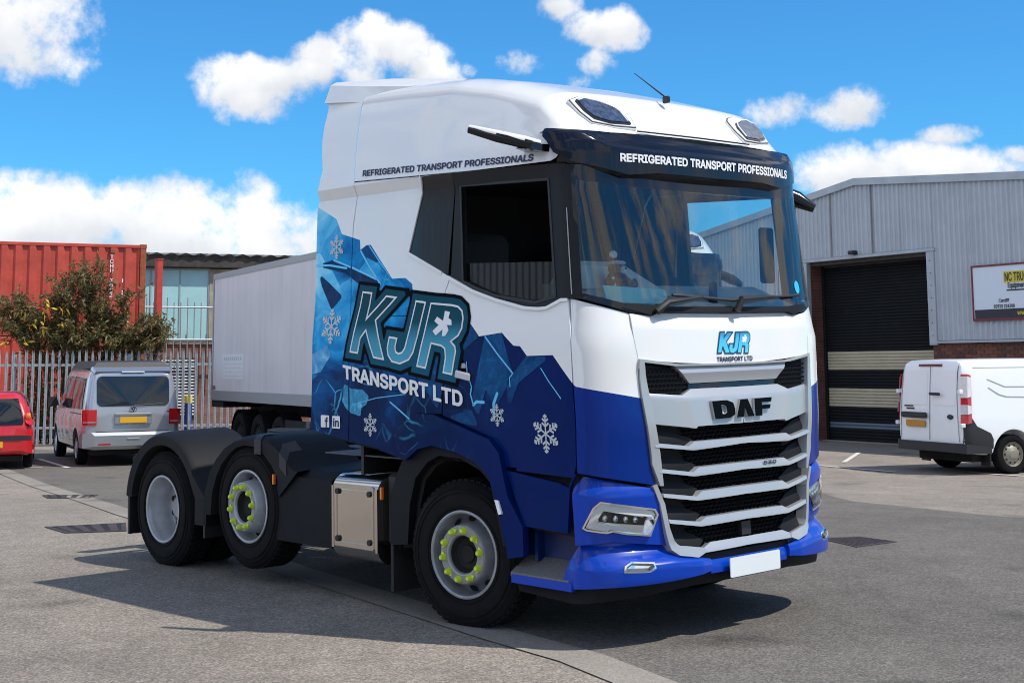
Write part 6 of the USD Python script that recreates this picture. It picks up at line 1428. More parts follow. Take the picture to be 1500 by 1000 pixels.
    # ---- mudguards
    def guard(profile, flange, y0, y1, name):
        g_ = group_part(root, name)
        p = np.array(profile); inn = np.array(flange)
        ym = lambda v, s_: s_ * v
        for s_ in (-1,):
            ms = []
            A = []
            for yy, dz in ((y0, 0.0), (y0 + 0.012, 0.012), (y0 + 0.06, 0.03), (y0 + 0.2, 0.042), (y1, 0.045)):
                cen = p.mean(0) - np.array([0, 0.4]); d_ = p - cen; d_ /= np.linalg.norm(d_, axis=1, keepdims=True)
                q = p + d_ * dz; A.append(np.stack([q[:, 0], np.full(len(q), yy), q[:, 1]], -1))
            top = grid_mesh(np.array(A))
            if top.face_normals[np.argmax(top.triangles_center[:, 2]), 2] < 0: top.invert()
            part(g_, 'crown', top, black_plastic, smooth=35)
            B = grid_mesh(np.array([np.stack([p[:, 0], np.full(len(p), y0), p[:, 1]], -1), np.stack([inn[:, 0], np.full(len(inn), y0 + 0.01), inn[:, 1]], -1)]))
            part(g_, 'side_lip', B, black_plastic, smooth=35)
            U = grid_mesh(np.array([np.stack([inn[:, 0], np.full(len(inn), y0 + 0.012), inn[:, 1]], -1), np.stack([inn[:, 0], np.full(len(inn), y1), inn[:, 1]], -1)]))
            part(g_, 'liner', U, dark_recess)
        return g_
    def arcs(cx, cz, r, a0, a1, n=22): return [(cx + r * math.cos(a), cz + r * math.sin(a)) for a in np.linspace(a0, a1, n)]
    rear_out = [(-4.755, 0.56)] + arcs(-4.14, 0.485, 0.645, math.radians(172), math.radians(30), 22) + [(-3.36, 0.62)]
    rear_in = [(-4.69, 0.56)] + arcs(-4.14, 0.485, 0.565, math.radians(170), math.radians(26), 22) + [(-3.56, 0.62)]
    g1 = guard(rear_out, rear_in, -1.245, -0.60, 'mudguard')
    push_out = [(-3.40, 0.50), (-3.385, 0.68)] + [(-3.30, 0.86), (-3.20, 0.97), (-3.06, 1.07), (-2.92, 1.125), (-2.78, 1.15), (-2.55, 1.155), (-2.40, 1.145), (-2.28, 1.10), (-2.16, 1.02), (-2.06, 0.945), (-1.98, 0.93)]
    push_in = [(-3.30, 0.50), (-3.28, 0.68)] + [(-3.21, 0.83), (-3.13, 0.93), (-3.0, 1.03), (-2.9, 1.08), (-2.78, 1.105), (-2.62, 1.10), (-2.48, 1.045), (-2.36, 0.96), (-2.29, 0.88), (-2.26, 0.80), (-2.26, 0.72)]
    g2 = guard(push_out, push_in, -1.245, -0.60, 'mudguard')
    for gx, xs in ((g2, (-2.55, -2.18)),):
        for x in xs:
            px_, pz_ = np.array(push_out)[:, 0], np.array(push_out)[:, 1]
            rows = []
            for yy, dz in ((-1.249, -0.11), (-1.249, 0.004), (-1.235, 0.020), (-1.185, 0.038), (-1.06, 0.050)):
                xs_ = np.linspace(x - 0.05, x + 0.05, 5) - 0.05 * (yy > -1.2); rows.append(np.stack([xs_, np.full(5, yy), np.interp(xs_, px_, pz_) + dz], -1))
            ms_ = grid_mesh(np.array(rows))
            if ms_.face_normals[np.argmax(ms_.triangles_center[:, 2]), 2] < 0: ms_.invert()
            part(gx, 'strap', ms_, black_trim, smooth=30)
    part(g1, 'mudflap', box(-4.765, -4.735, -1.235, -0.62, 0.22, 0.57), black_trim)
    part(g1, 'front_skirt', hull([(-3.38, -1.235, 0.40), (-3.56, -1.235, 0.40), (-3.36, -1.235, 0.64), (-3.56, -1.235, 0.64), (-3.38, -0.6, 0.40), (-3.36, -0.6, 0.64)]), black_plastic)
    part(g2, 'mudflap', box(-3.42, -3.395, -1.235, -0.62, 0.30, 0.56), black_trim)
    # the guards on the far side, plainer because the body hides them
    for out in (rear_out, push_out):
        p = np.array(out); m = grid_mesh(np.array([np.stack([p[:, 0], np.full(len(p), yy), p[:, 1]], -1) for yy in (0.60, 1.20, 1.245)]))
        part(group_part(root, 'mudguard'), 'crown', m, black_plastic, smooth=35)
    part(root, 'mudflap', box(-0.82, -0.79, -1.22, -0.72, 0.15, 0.62), plain('ribbed_flap', (0.016, 0.016, 0.017), rough=0.8, bump=0.6, bscale=40))
    part(root, 'wheel_housing', grid_mesh(np.array([np.stack([np.array([q[0] for q in W_]), np.full(len(W_), yy), np.array([q[1] for q in W_])], -1) for yy in (-1.19, -0.7) for W_ in [arcs(-0.12, 0.50, 0.62, math.radians(-5), math.radians(190), 24)]])), dark_recess)
    # ---- wheels
    put_wheel(root, 'front', 0.0, -1.235, 0.487, steer=math.radians(9))
    put_wheel(root, 'pusher', -2.729, -1.235, 0.487 + 0.125)
    put_wheel(root, 'drive', -4.139, -1.235, 0.487)
    put_wheel(root, 'front', 0.0, 1.235, 0.487, steer=math.radians(9), left=True)
    put_wheel(root, 'pusher', -2.729, 1.235, 0.487 + 0.125, left=True)
    put_wheel(root, 'drive', -4.139, 1.235, 0.487, left=True)
    put_wheel(root, 'drive', -4.139, -0.90, 0.487)
    return root
AL, BE = math.radians(1.243), math.radians(0.375)
MT = np.array([[math.cos(BE), 0, math.sin(BE)], [0, 1, 0], [-math.sin(BE), 0, math.cos(BE)]]) @ np.array([[1, 0, 0], [0, math.cos(AL), -math.sin(AL)], [0, math.sin(AL), math.cos(AL)]])
truck = make_tractor()
def in_cab(p):
    return tuple(MT @ np.array(p, float))

# ---------------------------------------------------------------- the other vehicles
def loft(stations, n_sec):
    v = np.vstack(stations); k = n_sec; f = []
    for i in range(len(stations) - 1):
        for j in range(k):
            a, b, c, d = i * k + j, i * k + (j + 1) % k, (i + 1) * k + (j + 1) % k, (i + 1) * k + j
            f += [[a, c, b], [a, d, c]]
    n0 = len(v); v = np.vstack([v, stations[0].mean(0), stations[-1].mean(0)])
    for j in range(k):
        f += [[n0, j, (j + 1) % k], [n0 + 1, (len(stations) - 1) * k + (j + 1) % k, (len(stations) - 1) * k + j]]
    m = trimesh.Trimesh(v, f, process=False)
    if m.volume < 0: m.invert()
    return m
def car_section(x, zb, belt, zt, wb, wr, lean=None):
    """A closed cross-section: sill, bulging side, waist, tumblehome, roof."""
    h = [(0, zb), (wb * 0.6, zb), (wb - 0.10, zb), (wb - 0.03, zb + 0.05), (wb - 0.01, zb + 0.16), (wb, zb + 0.5 * (belt - zb)), (wb - 0.005, belt - 0.08), (wb - 0.02, belt), (wr + (wb - wr) * 0.62, belt + (zt - belt) * 0.35), (wr + (wb - wr) * 0.22, belt + (zt - belt) * 0.75),
         (wr, zt - 0.10 * min(1, (zt - belt) / 0.3)), (wr - 0.05, zt - 0.035 * min(1, (zt - belt) / 0.3)), (wr - 0.15, zt - 0.008), (wr * 0.4, zt), (0, zt + 0.005)]
    full = h + [(-y, z) for y, z in h[-2:0:-1]]
    p = np.array([(x, y, z) for y, z in full])
    if lean is not None: p[:, 0] += lean(p[:, 2])
    return p
import manifold3d as m3
def cut_wheels(m, wells):
    man = m3.Manifold(m3.Mesh(m.vertices.astype(np.float32), m.faces.astype(np.uint32)))
    for x, z, r in wells:
        c = m3.Manifold.cylinder(0.42, r, r, 40).rotate([90, 0, 0])
        for y in (-0.60, 1.02): man = man - c.translate([x, y, z])
    q = man.to_mesh(); r_ = trimesh.Trimesh(np.array(q.vert_properties[:, :3]), np.array(q.tri_verts), process=False)
    return r_
def patch(m, poly, axis, off=0.006, thick=0.0, d=0.07):
    """A flat outline laid on the body m along an axis: 'rear' (outline in y, z), 'left' or 'right' (outline in x, z)."""
    v, f = cells(poly, d, d)
    if axis == 'rear': o = np.stack([np.full(len(v), -3.0), v[:, 0], v[:, 1]], -1); dr = np.array([1.0, 0, 0])
    elif axis == 'right': o = np.stack([v[:, 0], np.full(len(v), -3.0), v[:, 1]], -1); dr = np.array([0, 1.0, 0])
    else: o = np.stack([v[:, 0], np.full(len(v), 3.0), v[:, 1]], -1); dr = np.array([0, -1.0, 0])
    loc, ri, ti = m.ray.intersects_location(o, np.tile(dr, (len(o), 1)), multiple_hits=False)
    P_ = o + dr * 2.2; P_[ri] = loc
    nn = np.tile(-dr, (len(o), 1)); nn[ri] = m.face_normals[ti]
    P_ = P_ + nn * off * 0.3 - dr * off * 0.8
    ok = np.zeros(len(o), bool); ok[ri] = True; f = f[ok[f].all(1)]
    q = trimesh.Trimesh(P_, f, process=False)
    if len(f) and (q.face_normals.mean(0) @ -dr) < 0: q.invert()
    return q
def rounded(x0, x1, z0, z1, r): return sg.box(x0 + r, z0 + r, x1 - r, z1 - r).buffer(r, 6)
tail_red = plain('tail_lamp_red', (0.50, 0.008, 0.010), rough=0.12, coat=1.0, noise=0.15, nscale=12)
tail_clear = plain('tail_lamp_clear', (0.70, 0.66, 0.66), rough=0.12, coat=1.0, noise=0.15, nscale=12)
plate_yellow = plain('plate_yellow', (0.78, 0.42, 0.02), rough=0.4)
dark_glass = plain('dark_car_glass', (0.010, 0.012, 0.015), rough=0.04, coat=0.5, coat_rough=0.0, spec=0.4)
seam_black = plain('seam_black', (0.01, 0.01, 0.012), rough=0.6)
silver_car = plain('silver_car_paint', (0.45, 0.47, 0.51), rough=0.28, metal=0.7, coat=1.0)
white_car = plain('white_car_paint', (0.86, 0.88, 0.90), rough=0.35, coat=0.8)
red_car = plain('red_car_paint', (0.55, 0.008, 0.015), rough=0.3, coat=1.0)
bumper_black = plain('bumper_black', (0.02, 0.021, 0.024), rough=0.55, bump=0.15, bscale=300)

# ---- silver camper van, left
h_ = np.array([-0.42, 0.907]); lrw = np.array([-8.75, 29.3]); right = np.array([h_[1], -h_[0]])
orig = lrw - h_ * 0.99 + right * 0.93
vp = on_ground(*orig)
cv = thing('camper_van', 'silver camper van with a black pop-up roof parked before the palisade fence', 'van', vp, lsdir(*h_))
lean = lambda z: 0.16 * np.clip((z - 0.98) / 0.95, 0, 1.2) ** 1.3
ST = [(-0.02, .42, .98, 1.78, .80, .70), (0.02, .38, .98, 1.86, .875, .755), (0.08, .36, .98, 1.89, .92, .785), (0.2, .34, .98, 1.91, .943, .80), (1.0, .30, .98, 1.925, .952, .81), (2.6, .30, .98, 1.925, .952, .81), (3.2, .30, .98, 1.90, .95, .79), (3.6, .30, .99, 1.78, .945, .74), (4.0, .30, 1.0, 1.42, .94, .72), (4.35, .30, .98, 1.08, .92, .80), (4.7, .32, .90, .98, .86, .78), (4.88, .38, .75, .80, .70, .62)]
body = loft([car_section(x, zb, be, zt, wb, wr, (lambda z: lean(z)) if x < 0.3 else (lambda z, q=max(0, 1 - (x - .3) / .7): lean(z) * q)) for x, zb, be, zt, wb, wr in ST], 28)
body = cut_wheels(body, [(0.99, 0.33, 0.40), (3.99, 0.33, 0.40)])
part(cv, 'body', body, silver_car, smooth=32)
part(cv, 'rear_window', patch(body, rounded(-0.70, 0.70, 1.16, 1.74, 0.10), 'rear', 0.012), dark_glass, smooth=True)
for poly, nm in ((sg.Polygon([(0.42, 1.10), (0.50, 1.70), (1.75, 1.74), (1.78, 1.10)]), 'side_window'), (sg.Polygon([(1.84, 1.10), (1.82, 1.74), (2.72, 1.73), (2.75, 1.08)]), 'side_window'), (sg.Polygon([(2.82, 1.08), (2.80, 1.72), (3.25, 1.68), (3.62, 1.12), (3.6, 1.06)]), 'side_window')):
    for sd in ('left', 'right'): part(cv, nm, patch(body, poly.buffer(-0.03).buffer(0.03), sd, 0.012), dark_glass, smooth=True)
part(cv, 'rear_bumper', hull([(-0.10, y, z) for y in (-0.74, 0.74) for z in (0.40, 0.60)] + [(-0.05, y, 0.66) for y in (-0.8, 0.8)] + [(0.08, y, z) for y in (-0.945, 0.945) for z in (0.36, 0.64)] + [(0.45, y, z) for y in (-0.955, 0.955) for z in (0.36, 0.60)] + [(-0.02, y, 0.33) for y in (-0.75, 0.75)]), silver_car, smooth=30)
for y in (-1, 1):
    part(cv, 'tail_lamp', hull([(-0.035, y * a, z) for a in (0.70, 0.86) for z in (0.80, 1.10)] + [(0.06, y * 0.945, z) for z in (0.80, 1.10)] + [(0.12, y * 0.958, z) for z in (0.83, 1.08)]), tail_red, smooth=30)
    part(cv, 'tail_lamp_band', hull([(-0.040, y * a, z) for a in (0.72, 0.86) for z in (0.845, 0.87)] + [(0.055, y * 0.949, z) for z in (0.845, 0.87)]), trailer_rail)
    part(cv, 'bumper_reflector', rbox(-0.105, -0.09, y * 0.55 - 0.12, y * 0.55 + 0.12, 0.42, 0.45, 0.004), tail_red)
part(cv, 'plate_surround', rbox(-0.045, 0.0, -0.36, 0.36, 0.80, 1.02, 0.02), silver_car, smooth=30)
part(cv, 'number_plate', rbox(-0.056, -0.046, -0.26, 0.26, 0.835, 0.945, 0.004), plate_yellow)
part(cv, 'plate_bar', rbox(-0.065, -0.0, -0.36, 0.36, 0.975, 1.03, 0.015), silver_car, smooth=30)
part(cv, 'tailgate_seam', box(-0.05, -0.02, -0.70, 0.70, 0.665, 0.677), seam_black)
badge = group_part(cv, 'badge')
bz = 1.10
part(badge, 'badge_ring', T(lathe([(0.050, -0.012), (0.066, -0.012), (0.066, 0.0), (0.050, 0.0)], 28), (-0.02, 0, bz), rz=-math.pi / 2), chrome, smooth=40)
part(badge, 'badge_disc', T(lathe([(0.0, -0.006), (0.055, -0.006)], 28), (-0.02, 0, bz), rz=-math.pi / 2), print_navy)
part(badge, 'badge_letter', cat_([tube([(-0.032, a, bz + b), (-0.032, c, bz + d_)], 0.006, 5) for a, b, c, d_ in ((0.026, 0.046, 0.0, 0.004), (-0.026, 0.046, 0.0, 0.004), (0.05, 0.012, 0.026, -0.042), (0.026, -0.042, 0.0, 0.0), (0.0, 0.0, -0.026, -0.042), (-0.026, -0.042, -0.05, 0.012))]), chrome)
part(cv, 'model_script', patch(body, sg.box(-0.76, 1.035, -0.66, 1.055), 'rear', 0.01), seam_black)
part(cv, 'rear_wiper', tube([(0.0, -0.02, 1.17), (0.005, -0.30, 1.185), (0.01, -0.62, 1.205)], 0.010, 6), black_trim)
part(cv, 'tailgate_pull', rbox(-0.115, -0.09, -0.12, 0.12, 0.52, 0.55, 0.005), trailer_rail)
part(cv, 'spoiler', hull([(0.10, y, 1.84) for y in (-0.72, 0.72)] + [(0.32, y, 1.935) for y in (-0.76, 0.76)] + [(0.13, y, 1.80) for y in (-0.74, 0.74)] + [(0.4, y, 1.88) for y in (-0.78, 0.78)]), silver_car, smooth=30)
part(cv, 'brake_light', box(0.085, 0.11, -0.22, 0.22, 1.815, 1.835), print_white)
part(cv, 'pop_up_roof', hull([(0.30, y, 1.93) for y in (-0.73, 0.73)] + [(0.36, y, 2.02) for y in (-0.66, 0.66)] + [(0.5, y, 2.05) for y in (-0.5, 0.5)] + [(2.9, y, 2.05) for y in (-0.66, 0.66)] + [(3.35, y, 1.93) for y in (-0.70, 0.70)] + [(3.3, y, 1.86) for y in (-0.74, 0.74)] + [(0.5, y, 1.9) for y in (-0.78, 0.78)]), bumper_black, smooth=30)
for y in (-1, 1):
    part(cv, 'door_mirror', hull([(3.45, y * 0.95, 1.12), (3.45, y * 1.18, 1.08), (3.45, y * 1.18, 1.30), (3.45, y * 1.0, 1.30), (3.55, y * 1.0, 1.12), (3.55, y * 1.16, 1.14), (3.55, y * 1.14, 1.27)]), bumper_black, smooth=30)
    part(cv, 'sliding_rail', patch(body, sg.box(0.5, 1.0, 1.9, 1.018), 'left' if y == 1 else 'right', 0.008), seam_black)
    for x in (1.80, 2.78): part(cv, 'door_seam', patch(body, sg.box(x, 0.40, x + 0.014, 1.85), 'left' if y == 1 else 'right', 0.006), seam_black)
    for x in (0.99, 3.99): simple_wheel(cv, x, y * 0.935, 0.33, 0.22, rim_mat=rim_silver, side=y)
part(cv, 'underbody', box(0.15, 4.6, -0.75, 0.75, 0.22, 0.36), dark_recess)
part(cv, 'tow_ball', T(trimesh.creation.icosphere(2, 0.028), (-0.16, -0.35, 0.42)), chrome, smooth=True)

# ---- red hatchback at the left edge
h_ = np.array([-0.30, 0.954]); rrw = np.array([-9.42, 28.55]); right = np.array([h_[1], -h_[0]])
orig = rrw - h_ * 0.62 - right * 0.74
rc = thing('red_hatchback', 'small red hatchback cut off by the left edge of the picture', 'car', on_ground(*orig), lsdir(*h_))
lean = lambda z: 0.42 * np.clip((z - 0.80) / 0.66, 0, 1.2) ** 1.25
ST = [(0.0, .36, .82, 1.30, .66, .50), (0.05, .30, .82, 1.40, .74, .55), (0.14, .27, .83, 1.43, .79, .57), (0.35, .24, .84, 1.45, .81, .585), (0.9, .22, .86, 1.47, .815, .60), (1.7, .22, .87, 1.47, .815, .60), (2.1, .22, .87, 1.40, .81, .58), (2.6, .22, .86, 1.04, .80, .66), (3.0, .24, .78, .86, .76, .66), (3.35, .28, .64, .70, .66, .56), (3.43, .34, .55, .60, .5, .42)]
body = loft([car_section(x, zb, be, zt, wb, wr, (lambda z, q=max(0.0, 1 - x / 1.1): lean(z) * q)) for x, zb, be, zt, wb, wr in ST], 28)
body = cut_wheels(body, [(0.62, 0.285, 0.335), (2.95, 0.285, 0.335)])
part(rc, 'body', body, red_car, smooth=32)
part(rc, 'rear_window', patch(body, sg.Polygon([(-0.60, 0.84), (0.60, 0.84), (0.62, 0.92), (0.50, 1.33), (-0.50, 1.33), (-0.62, 0.92)]), 'rear', 0.012), dark_glass, smooth=True)
for y in (-1, 1):
    part(rc, 'tail_lamp', T(hull([(-0.02 + 0.30 * q, y * (0.735 - 0.045 * q * 2), 0.84 + 0.34 * q) for q in (0, 0.55, 1)] + [(0.06 + 0.30 * q, y * (0.80 - 0.05 * q * 2), 0.84 + 0.34 * q) for q in (0, 0.55, 1)] + [(-0.01, y * 0.66, 0.88), (0.12, y * 0.62, 1.02)])), tail_red, smooth=30)
    part(rc, 'indicator', T(trimesh.creation.icosphere(2, 0.062), (0.075, y * 0.70, 1.0), s=(0.7, 0.8, 1.1)), amber, smooth=True)
    for x in (0.62, 2.95): simple_wheel(rc, x, y * 0.80, 0.285, 0.18, rim_mat=rim_grey, side=y)
    part(rc, 'side_window', patch(body, sg.Polygon([(0.55, 0.93), (0.75, 1.36), (1.9, 1.38), (2.3, 1.0), (2.3, 0.92)]), 'left' if y == 1 else 'right', 0.01), dark_glass, smooth=True)
part(rc, 'rear_bumper', hull([(-0.06, y, z) for y in (-0.60, 0.60) for z in (0.36, 0.66)] + [(0.02, y, z) for y in (-0.79, 0.79) for z in (0.30, 0.64)] + [(0.30, y, z) for y in (-0.825, 0.825) for z in (0.28, 0.60)]), red_car, smooth=30)
part(rc, 'bumper_strip', hull([(-0.075, y, z) for y in (-0.58, 0.58) for z in (0.555, 0.645)] + [(0.005, y, z) for y in (-0.775, 0.775) for z in (0.56, 0.635)]), bumper_black, smooth=30)
part(rc, 'number_plate', rbox(-0.085, -0.06, -0.26, 0.26, 0.42, 0.53, 0.004), plate_yellow)
part(rc, 'badge', T(cat_([tube([(0, -0.03, -0.05), (0, -0.01, 0.0), (0, 0.03, 0.05)], 0.012, 5), tube([(0, 0.02, -0.05), (0, 0.02, 0.02), (0, -0.02, 0.04)], 0.010, 5)]), (0.0, 0.0, 0.86)), chrome)
part(rc, 'underbody', box(0.1, 3.2, -0.6, 0.6, 0.18, 0.26), dark_recess)
part(rc, 'high_brake_light', box(0.30, 0.36, -0.16, 0.16, 1.385, 1.41), tail_red)

# ---- white van, right
h_ = np.array([0.94, 0.34]); rrc = np.array([7.64, 24.80]); left = np.array([-h_[1], h_[0]])
orig = rrc + left * 0.985
wv = thing('white_van', 'white panel van parked across the roller shutter, rear doors towards us', 'van', on_ground(*orig), lsdir(*h_))
lean = lambda z: 0.10 * np.clip((z - 1.0) / 0.95, 0, 1.2) ** 1.5
ST = [(0.0, .48, 1.0, 1.86, .86, .76), (0.03, .44, 1.0, 1.92, .93, .82), (0.10, .40, 1.0, 1.945, .965, .845), (0.3, .34, 1.0, 1.955, .983, .865), (1.2, .30, 1.0, 1.965, .992, .875), (2.7, .30, 1.0, 1.965, .992, .87), (3.3, .30, 1.0, 1.93, .985, .83), (3.8, .30, 1.02, 1.60, .98, .76), (4.2, .30, 1.0, 1.22, .96, .80), (4.7, .32, .95, 1.02, .90, .78), (4.95, .38, .75, .80, .72, .62)]
body = loft([car_section(x, zb, be, zt, wb, wr, (lambda z, q=max(0.0, 1 - x / 1.2): lean(z) * q)) for x, zb, be, zt, wb, wr in ST], 28)
body = cut_wheels(body, [(0.99, 0.335, 0.42), (3.92, 0.335, 0.42)])
part(wv, 'body', body, white_car, smooth=32)
part(wv, 'door_seam', patch(body, sg.box(-0.006, 0.56, 0.006, 1.86), 'rear', 0.01), seam_black)
part(wv, 'door_seam', patch(body, sg.Polygon([(-0.842, 0.56), (-0.830, 0.56), (-0.765, 1.84), (-0.777, 1.84)]), 'rear', 0.01), seam_black)
part(wv, 'door_seam', patch(body, sg.Polygon([(0.842, 0.56), (0.830, 0.56), (0.765, 1.84), (0.777, 1.84)]), 'rear', 0.01), seam_black)
for y in (-1, 1):
    mid = rounded(y * 0.42 - 0.34, y * 0.42 + 0.34, 1.16, 1.76, 0.06)
    q = patch(body, mid, 'rear', 0.004); part(wv, 'door_panel', q, white_car, smooth=True)
    part(wv, 'door_hinge', rbox(-0.03, 0.06, y * 0.885 - 0.035, y * 0.885 + 0.035, 1.36, 1.43, 0.01), print_white)
    part(wv, 'door_hinge', rbox(-0.04, 0.05, y * 0.925 - 0.035, y * 0.925 + 0.035, 0.80, 0.87, 0.01), print_white)
    lamp = group_part(wv, 'tail_lamp')
    L3 = lambda z0, z1, w0, w1, ex: hull([(-0.012 - ex + lean(z), y * (0.99 - 0.10 * np.clip((z - 1.0) / .95, 0, 1) - w), z) for z, w in ((z0, w0), (z1, w1))] + [(0.07 + lean(z), y * (0.998 + ex - 0.085 * np.clip((z - 1.0) / .95, 0, 1)), z) for z in (z0, z1)] + [(0.15 + lean(z), y * (0.990 + ex - 0.085 * np.clip((z - 1.0) / .95, 0, 1)), z) for z in (z0 + 0.02, z1 - 0.02)])
    part(lamp, 'lens', L3(0.86, 1.70, 0.10, 0.05, 0.0), tail_red, smooth=30)
    part(lamp, 'clear_lens', L3(1.30, 1.66, 0.075, 0.045, 0.006), tail_clear, smooth=30)
    part(lamp, 'reverse_lens', L3(1.02, 1.18, 0.08, 0.07, 0.006), tail_clear, smooth=30)
    side = 'left' if y == 1 else 'right'
    part(wv, 'corner_cladding', patch(body, sg.Polygon([(0.02, 0.46), (0.02, 0.98), (0.17, 0.95), (0.25, 0.82), (0.52, 0.70), (0.57, 0.60), (0.57, 0.44)]), side, 0.014), bumper_black, smooth=True)
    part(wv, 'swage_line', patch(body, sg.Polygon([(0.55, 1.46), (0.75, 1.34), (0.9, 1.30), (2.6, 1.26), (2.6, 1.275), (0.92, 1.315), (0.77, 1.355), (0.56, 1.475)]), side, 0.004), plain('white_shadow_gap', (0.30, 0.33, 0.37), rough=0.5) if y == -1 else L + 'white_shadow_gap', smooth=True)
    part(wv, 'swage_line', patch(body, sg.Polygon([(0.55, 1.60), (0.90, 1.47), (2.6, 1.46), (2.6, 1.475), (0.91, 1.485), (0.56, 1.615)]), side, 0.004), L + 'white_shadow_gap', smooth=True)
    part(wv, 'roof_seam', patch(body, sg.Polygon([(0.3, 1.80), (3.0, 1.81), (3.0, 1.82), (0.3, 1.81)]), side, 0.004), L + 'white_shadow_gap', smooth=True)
    part(wv, 'sill_cladding', patch(body, sg.box(1.42, 0.36, 3.48, 0.52), side, 0.012), bumper_black, smooth=True)
    arch_ = sg.Point(0.99, 0.335).buffer(0.47, 24).difference(sg.Point(0.99, 0.335).buffer(0.425, 24)).intersection(sg.box(0, 0.42, 3, 2))
    part(wv, 'arch_edge', patch(body, arch_, side, 0.010, d=0.05), white_car, smooth=True)
    for x in (0.99, 3.92): simple_wheel(wv, x, y * 0.965, 0.335, 0.22, rim_mat=plain('steel_wheel', (0.30, 0.28, 0.23), rough=0.5, metal=0.4) if (y == -1 and x < 2) else L + 'steel_wheel', side=y)
    part(wv, 'mud_flap', box(0.50, 0.52, min(y * 0.72, y * 0.97), max(y * 0.72, y * 0.97), 0.14, 0.45), black_trim)
part(wv, 'rear_bumper', hull([(-0.10, y, z) for y in (-0.80, 0.80) for z in (0.38, 0.53)] + [(0.02, y, z) for y in (-0.985, 0.985) for z in (0.36, 0.53)] + [(0.52, y, z) for y in (-1.0, 1.0) for z in (0.36, 0.47)]), bumper_black, smooth=30)
part(wv, 'bumper_reflector', rbox(-0.09, -0.07, -0.66, -0.44, 0.44, 0.48, 0.004), tail_red)
part(wv, 'high_brake_light', rbox(0.06, 0.11, -0.33, 0.33, 1.83, 1.875, 0.01), plain('brake_light_dark', (0.10, 0.01, 0.02), rough=0.2, coat=1))
part(wv, 'plate_bracket', rbox(-0.035, 0.0, 0.04, 0.79, 0.93, 1.03, 0.02), bumper_black, smooth=30)
part(wv, 'number_plate', rbox(-0.022, -0.004, 0.10, 0.66, 0.78, 0.89, 0.004), plain('plate_orange', (0.50, 0.22, 0.02), rough=0.45))
part(wv, 'door_handle', rbox(-0.04, 0.0, -0.36, -0.06, 1.33, 1.38, 0.015), bumper_black, smooth=30)
part(wv, 'maker_badge', T(trimesh.creation.icosphere(2, 0.07), (-0.005, -0.60, 0.97), s=(0.2, 1.25, 0.6)), print_navy, smooth=True)
for k, z in enumerate((1.125, 1.08)): part(wv, 'model_script', patch(body, sg.box(0.46 - 0.03 * k, z, 0.72 - 0.06 * k, z + 0.025), 'rear', 0.01), seam_black)
part(wv, 'underbody', box(0.3, 4.6, -0.75, 0.75, 0.2, 0.36), dark_recess)
part(wv, 'exhaust_box', box(0.35, 0.8, -0.3, 0.3, 0.22, 0.34), dark_recess)

# ---- the second tractor unit, in front of the grey trailer: the same build without the livery
T2 = ls(*(TR0 + TD * (TLN + 2.25) + np.array([TD[1], -TD[0]]) * -1.275))
t2m = Gf.Matrix4d().SetRotate(Gf.Rotation(Gf.Vec3d(0, 0, 1), math.degrees(trot)))
t2m.SetTranslateOnly(Gf.Vec3d(float(T2[0]), float(T2[1]), -0.17))
p2 = numbered('/World', 'tractor_unit')
x2 = UsdGeom.Xform.Define(stage, p2)
x2.GetPrim().GetReferences().AddInternalReference(truck)
x2.ClearXformOpOrder(); x2.AddTransformOp(opSuffix='place').Set(t2m)
setd(x2.GetPrim(), label='plain white tractor unit at the head of the grey trailer, glimpsed through the cab windows', category='truck')
for pr in list(x2.GetPrim().GetChildren()):
    nm = pr.GetName()
    if any(nm.startswith(k) for k in ('side_logo', 'company_lettering', 'roof_lettering', 'web_icons', 'snowflake', 'ice_', 'bonnet_logo')): pr.SetActive(False); continue
    for q in [pr] + list(pr.GetChildren()):
        b = UsdShade.MaterialBindingAPI(q).GetDirectBinding().GetMaterialPath()
        if str(b) in (L + 'ice_film', L + 'royal_blue_paint', L + 'corner_blue_paint'): UsdShade.MaterialBindingAPI.Apply(q).Bind(white_paint)
        if q.GetName().startswith('visor_lettering'): q.SetActive(False)

# ---------------------------------------------------------------- things on the dashboard
bp = (1.06, -0.76, 2.27)
bear = thing('teddy_bear', 'small brown teddy bear in a dark red hat lying on the dashboard', 'soft toy', in_cab(bp))
sph = lambda c, r, s=(1, 1, 1): T(trimesh.creation.icosphere(2, r), c, s=s)
part(bear, 'body', sph((-0.02, 0.0, 0.045), 0.062, (0.9, 1.0, 0.85)), bear_fur, smooth=True)
part(bear, 'head', sph((0.0, 0.0, 0.125), 0.058), bear_fur, smooth=True)
part(bear, 'muzzle', sph((0.048, 0.008, 0.112), 0.028), bear_white, smooth=True)
part(bear, 'nose', sph((0.074, 0.010, 0.120), 0.009), black_trim, smooth=True)
for y in (-1, 1):
    part(bear, 'eye', sph((0.047, y * 0.024 + 0.005, 0.143), 0.007), black_trim, smooth=True)
    part(bear, 'leg', tube([(-0.01, y * 0.045, 0.02), (0.04, y * 0.10, 0.022), (0.05, y * 0.13, 0.03)], [0.028, 0.028, 0.032], 10), bear_fur, smooth=True)
    part(bear, 'arm', tube([(0.0, y * 0.05, 0.075), (0.035, y * 0.075, 0.04), (0.05, y * 0.07, 0.02)], [0.022, 0.022, 0.024], 10), bear_fur, smooth=True)
part(bear, 'scarf', T(lathe([(0.052, -0.014), (0.062, 0.0), (0.052, 0.014)], 20), (0, 0, 0.078), rx=math.pi / 2), bear_red, smooth=40)
part(bear, 'hat', hull([(0.05 * math.cos(a), 0.055 * math.sin(a), 0.158) for a in np.linspace(0, 6, 12)] + [(-0.02, -0.035, 0.205), (-0.03, -0.06, 0.195)]), bear_red, smooth=40)
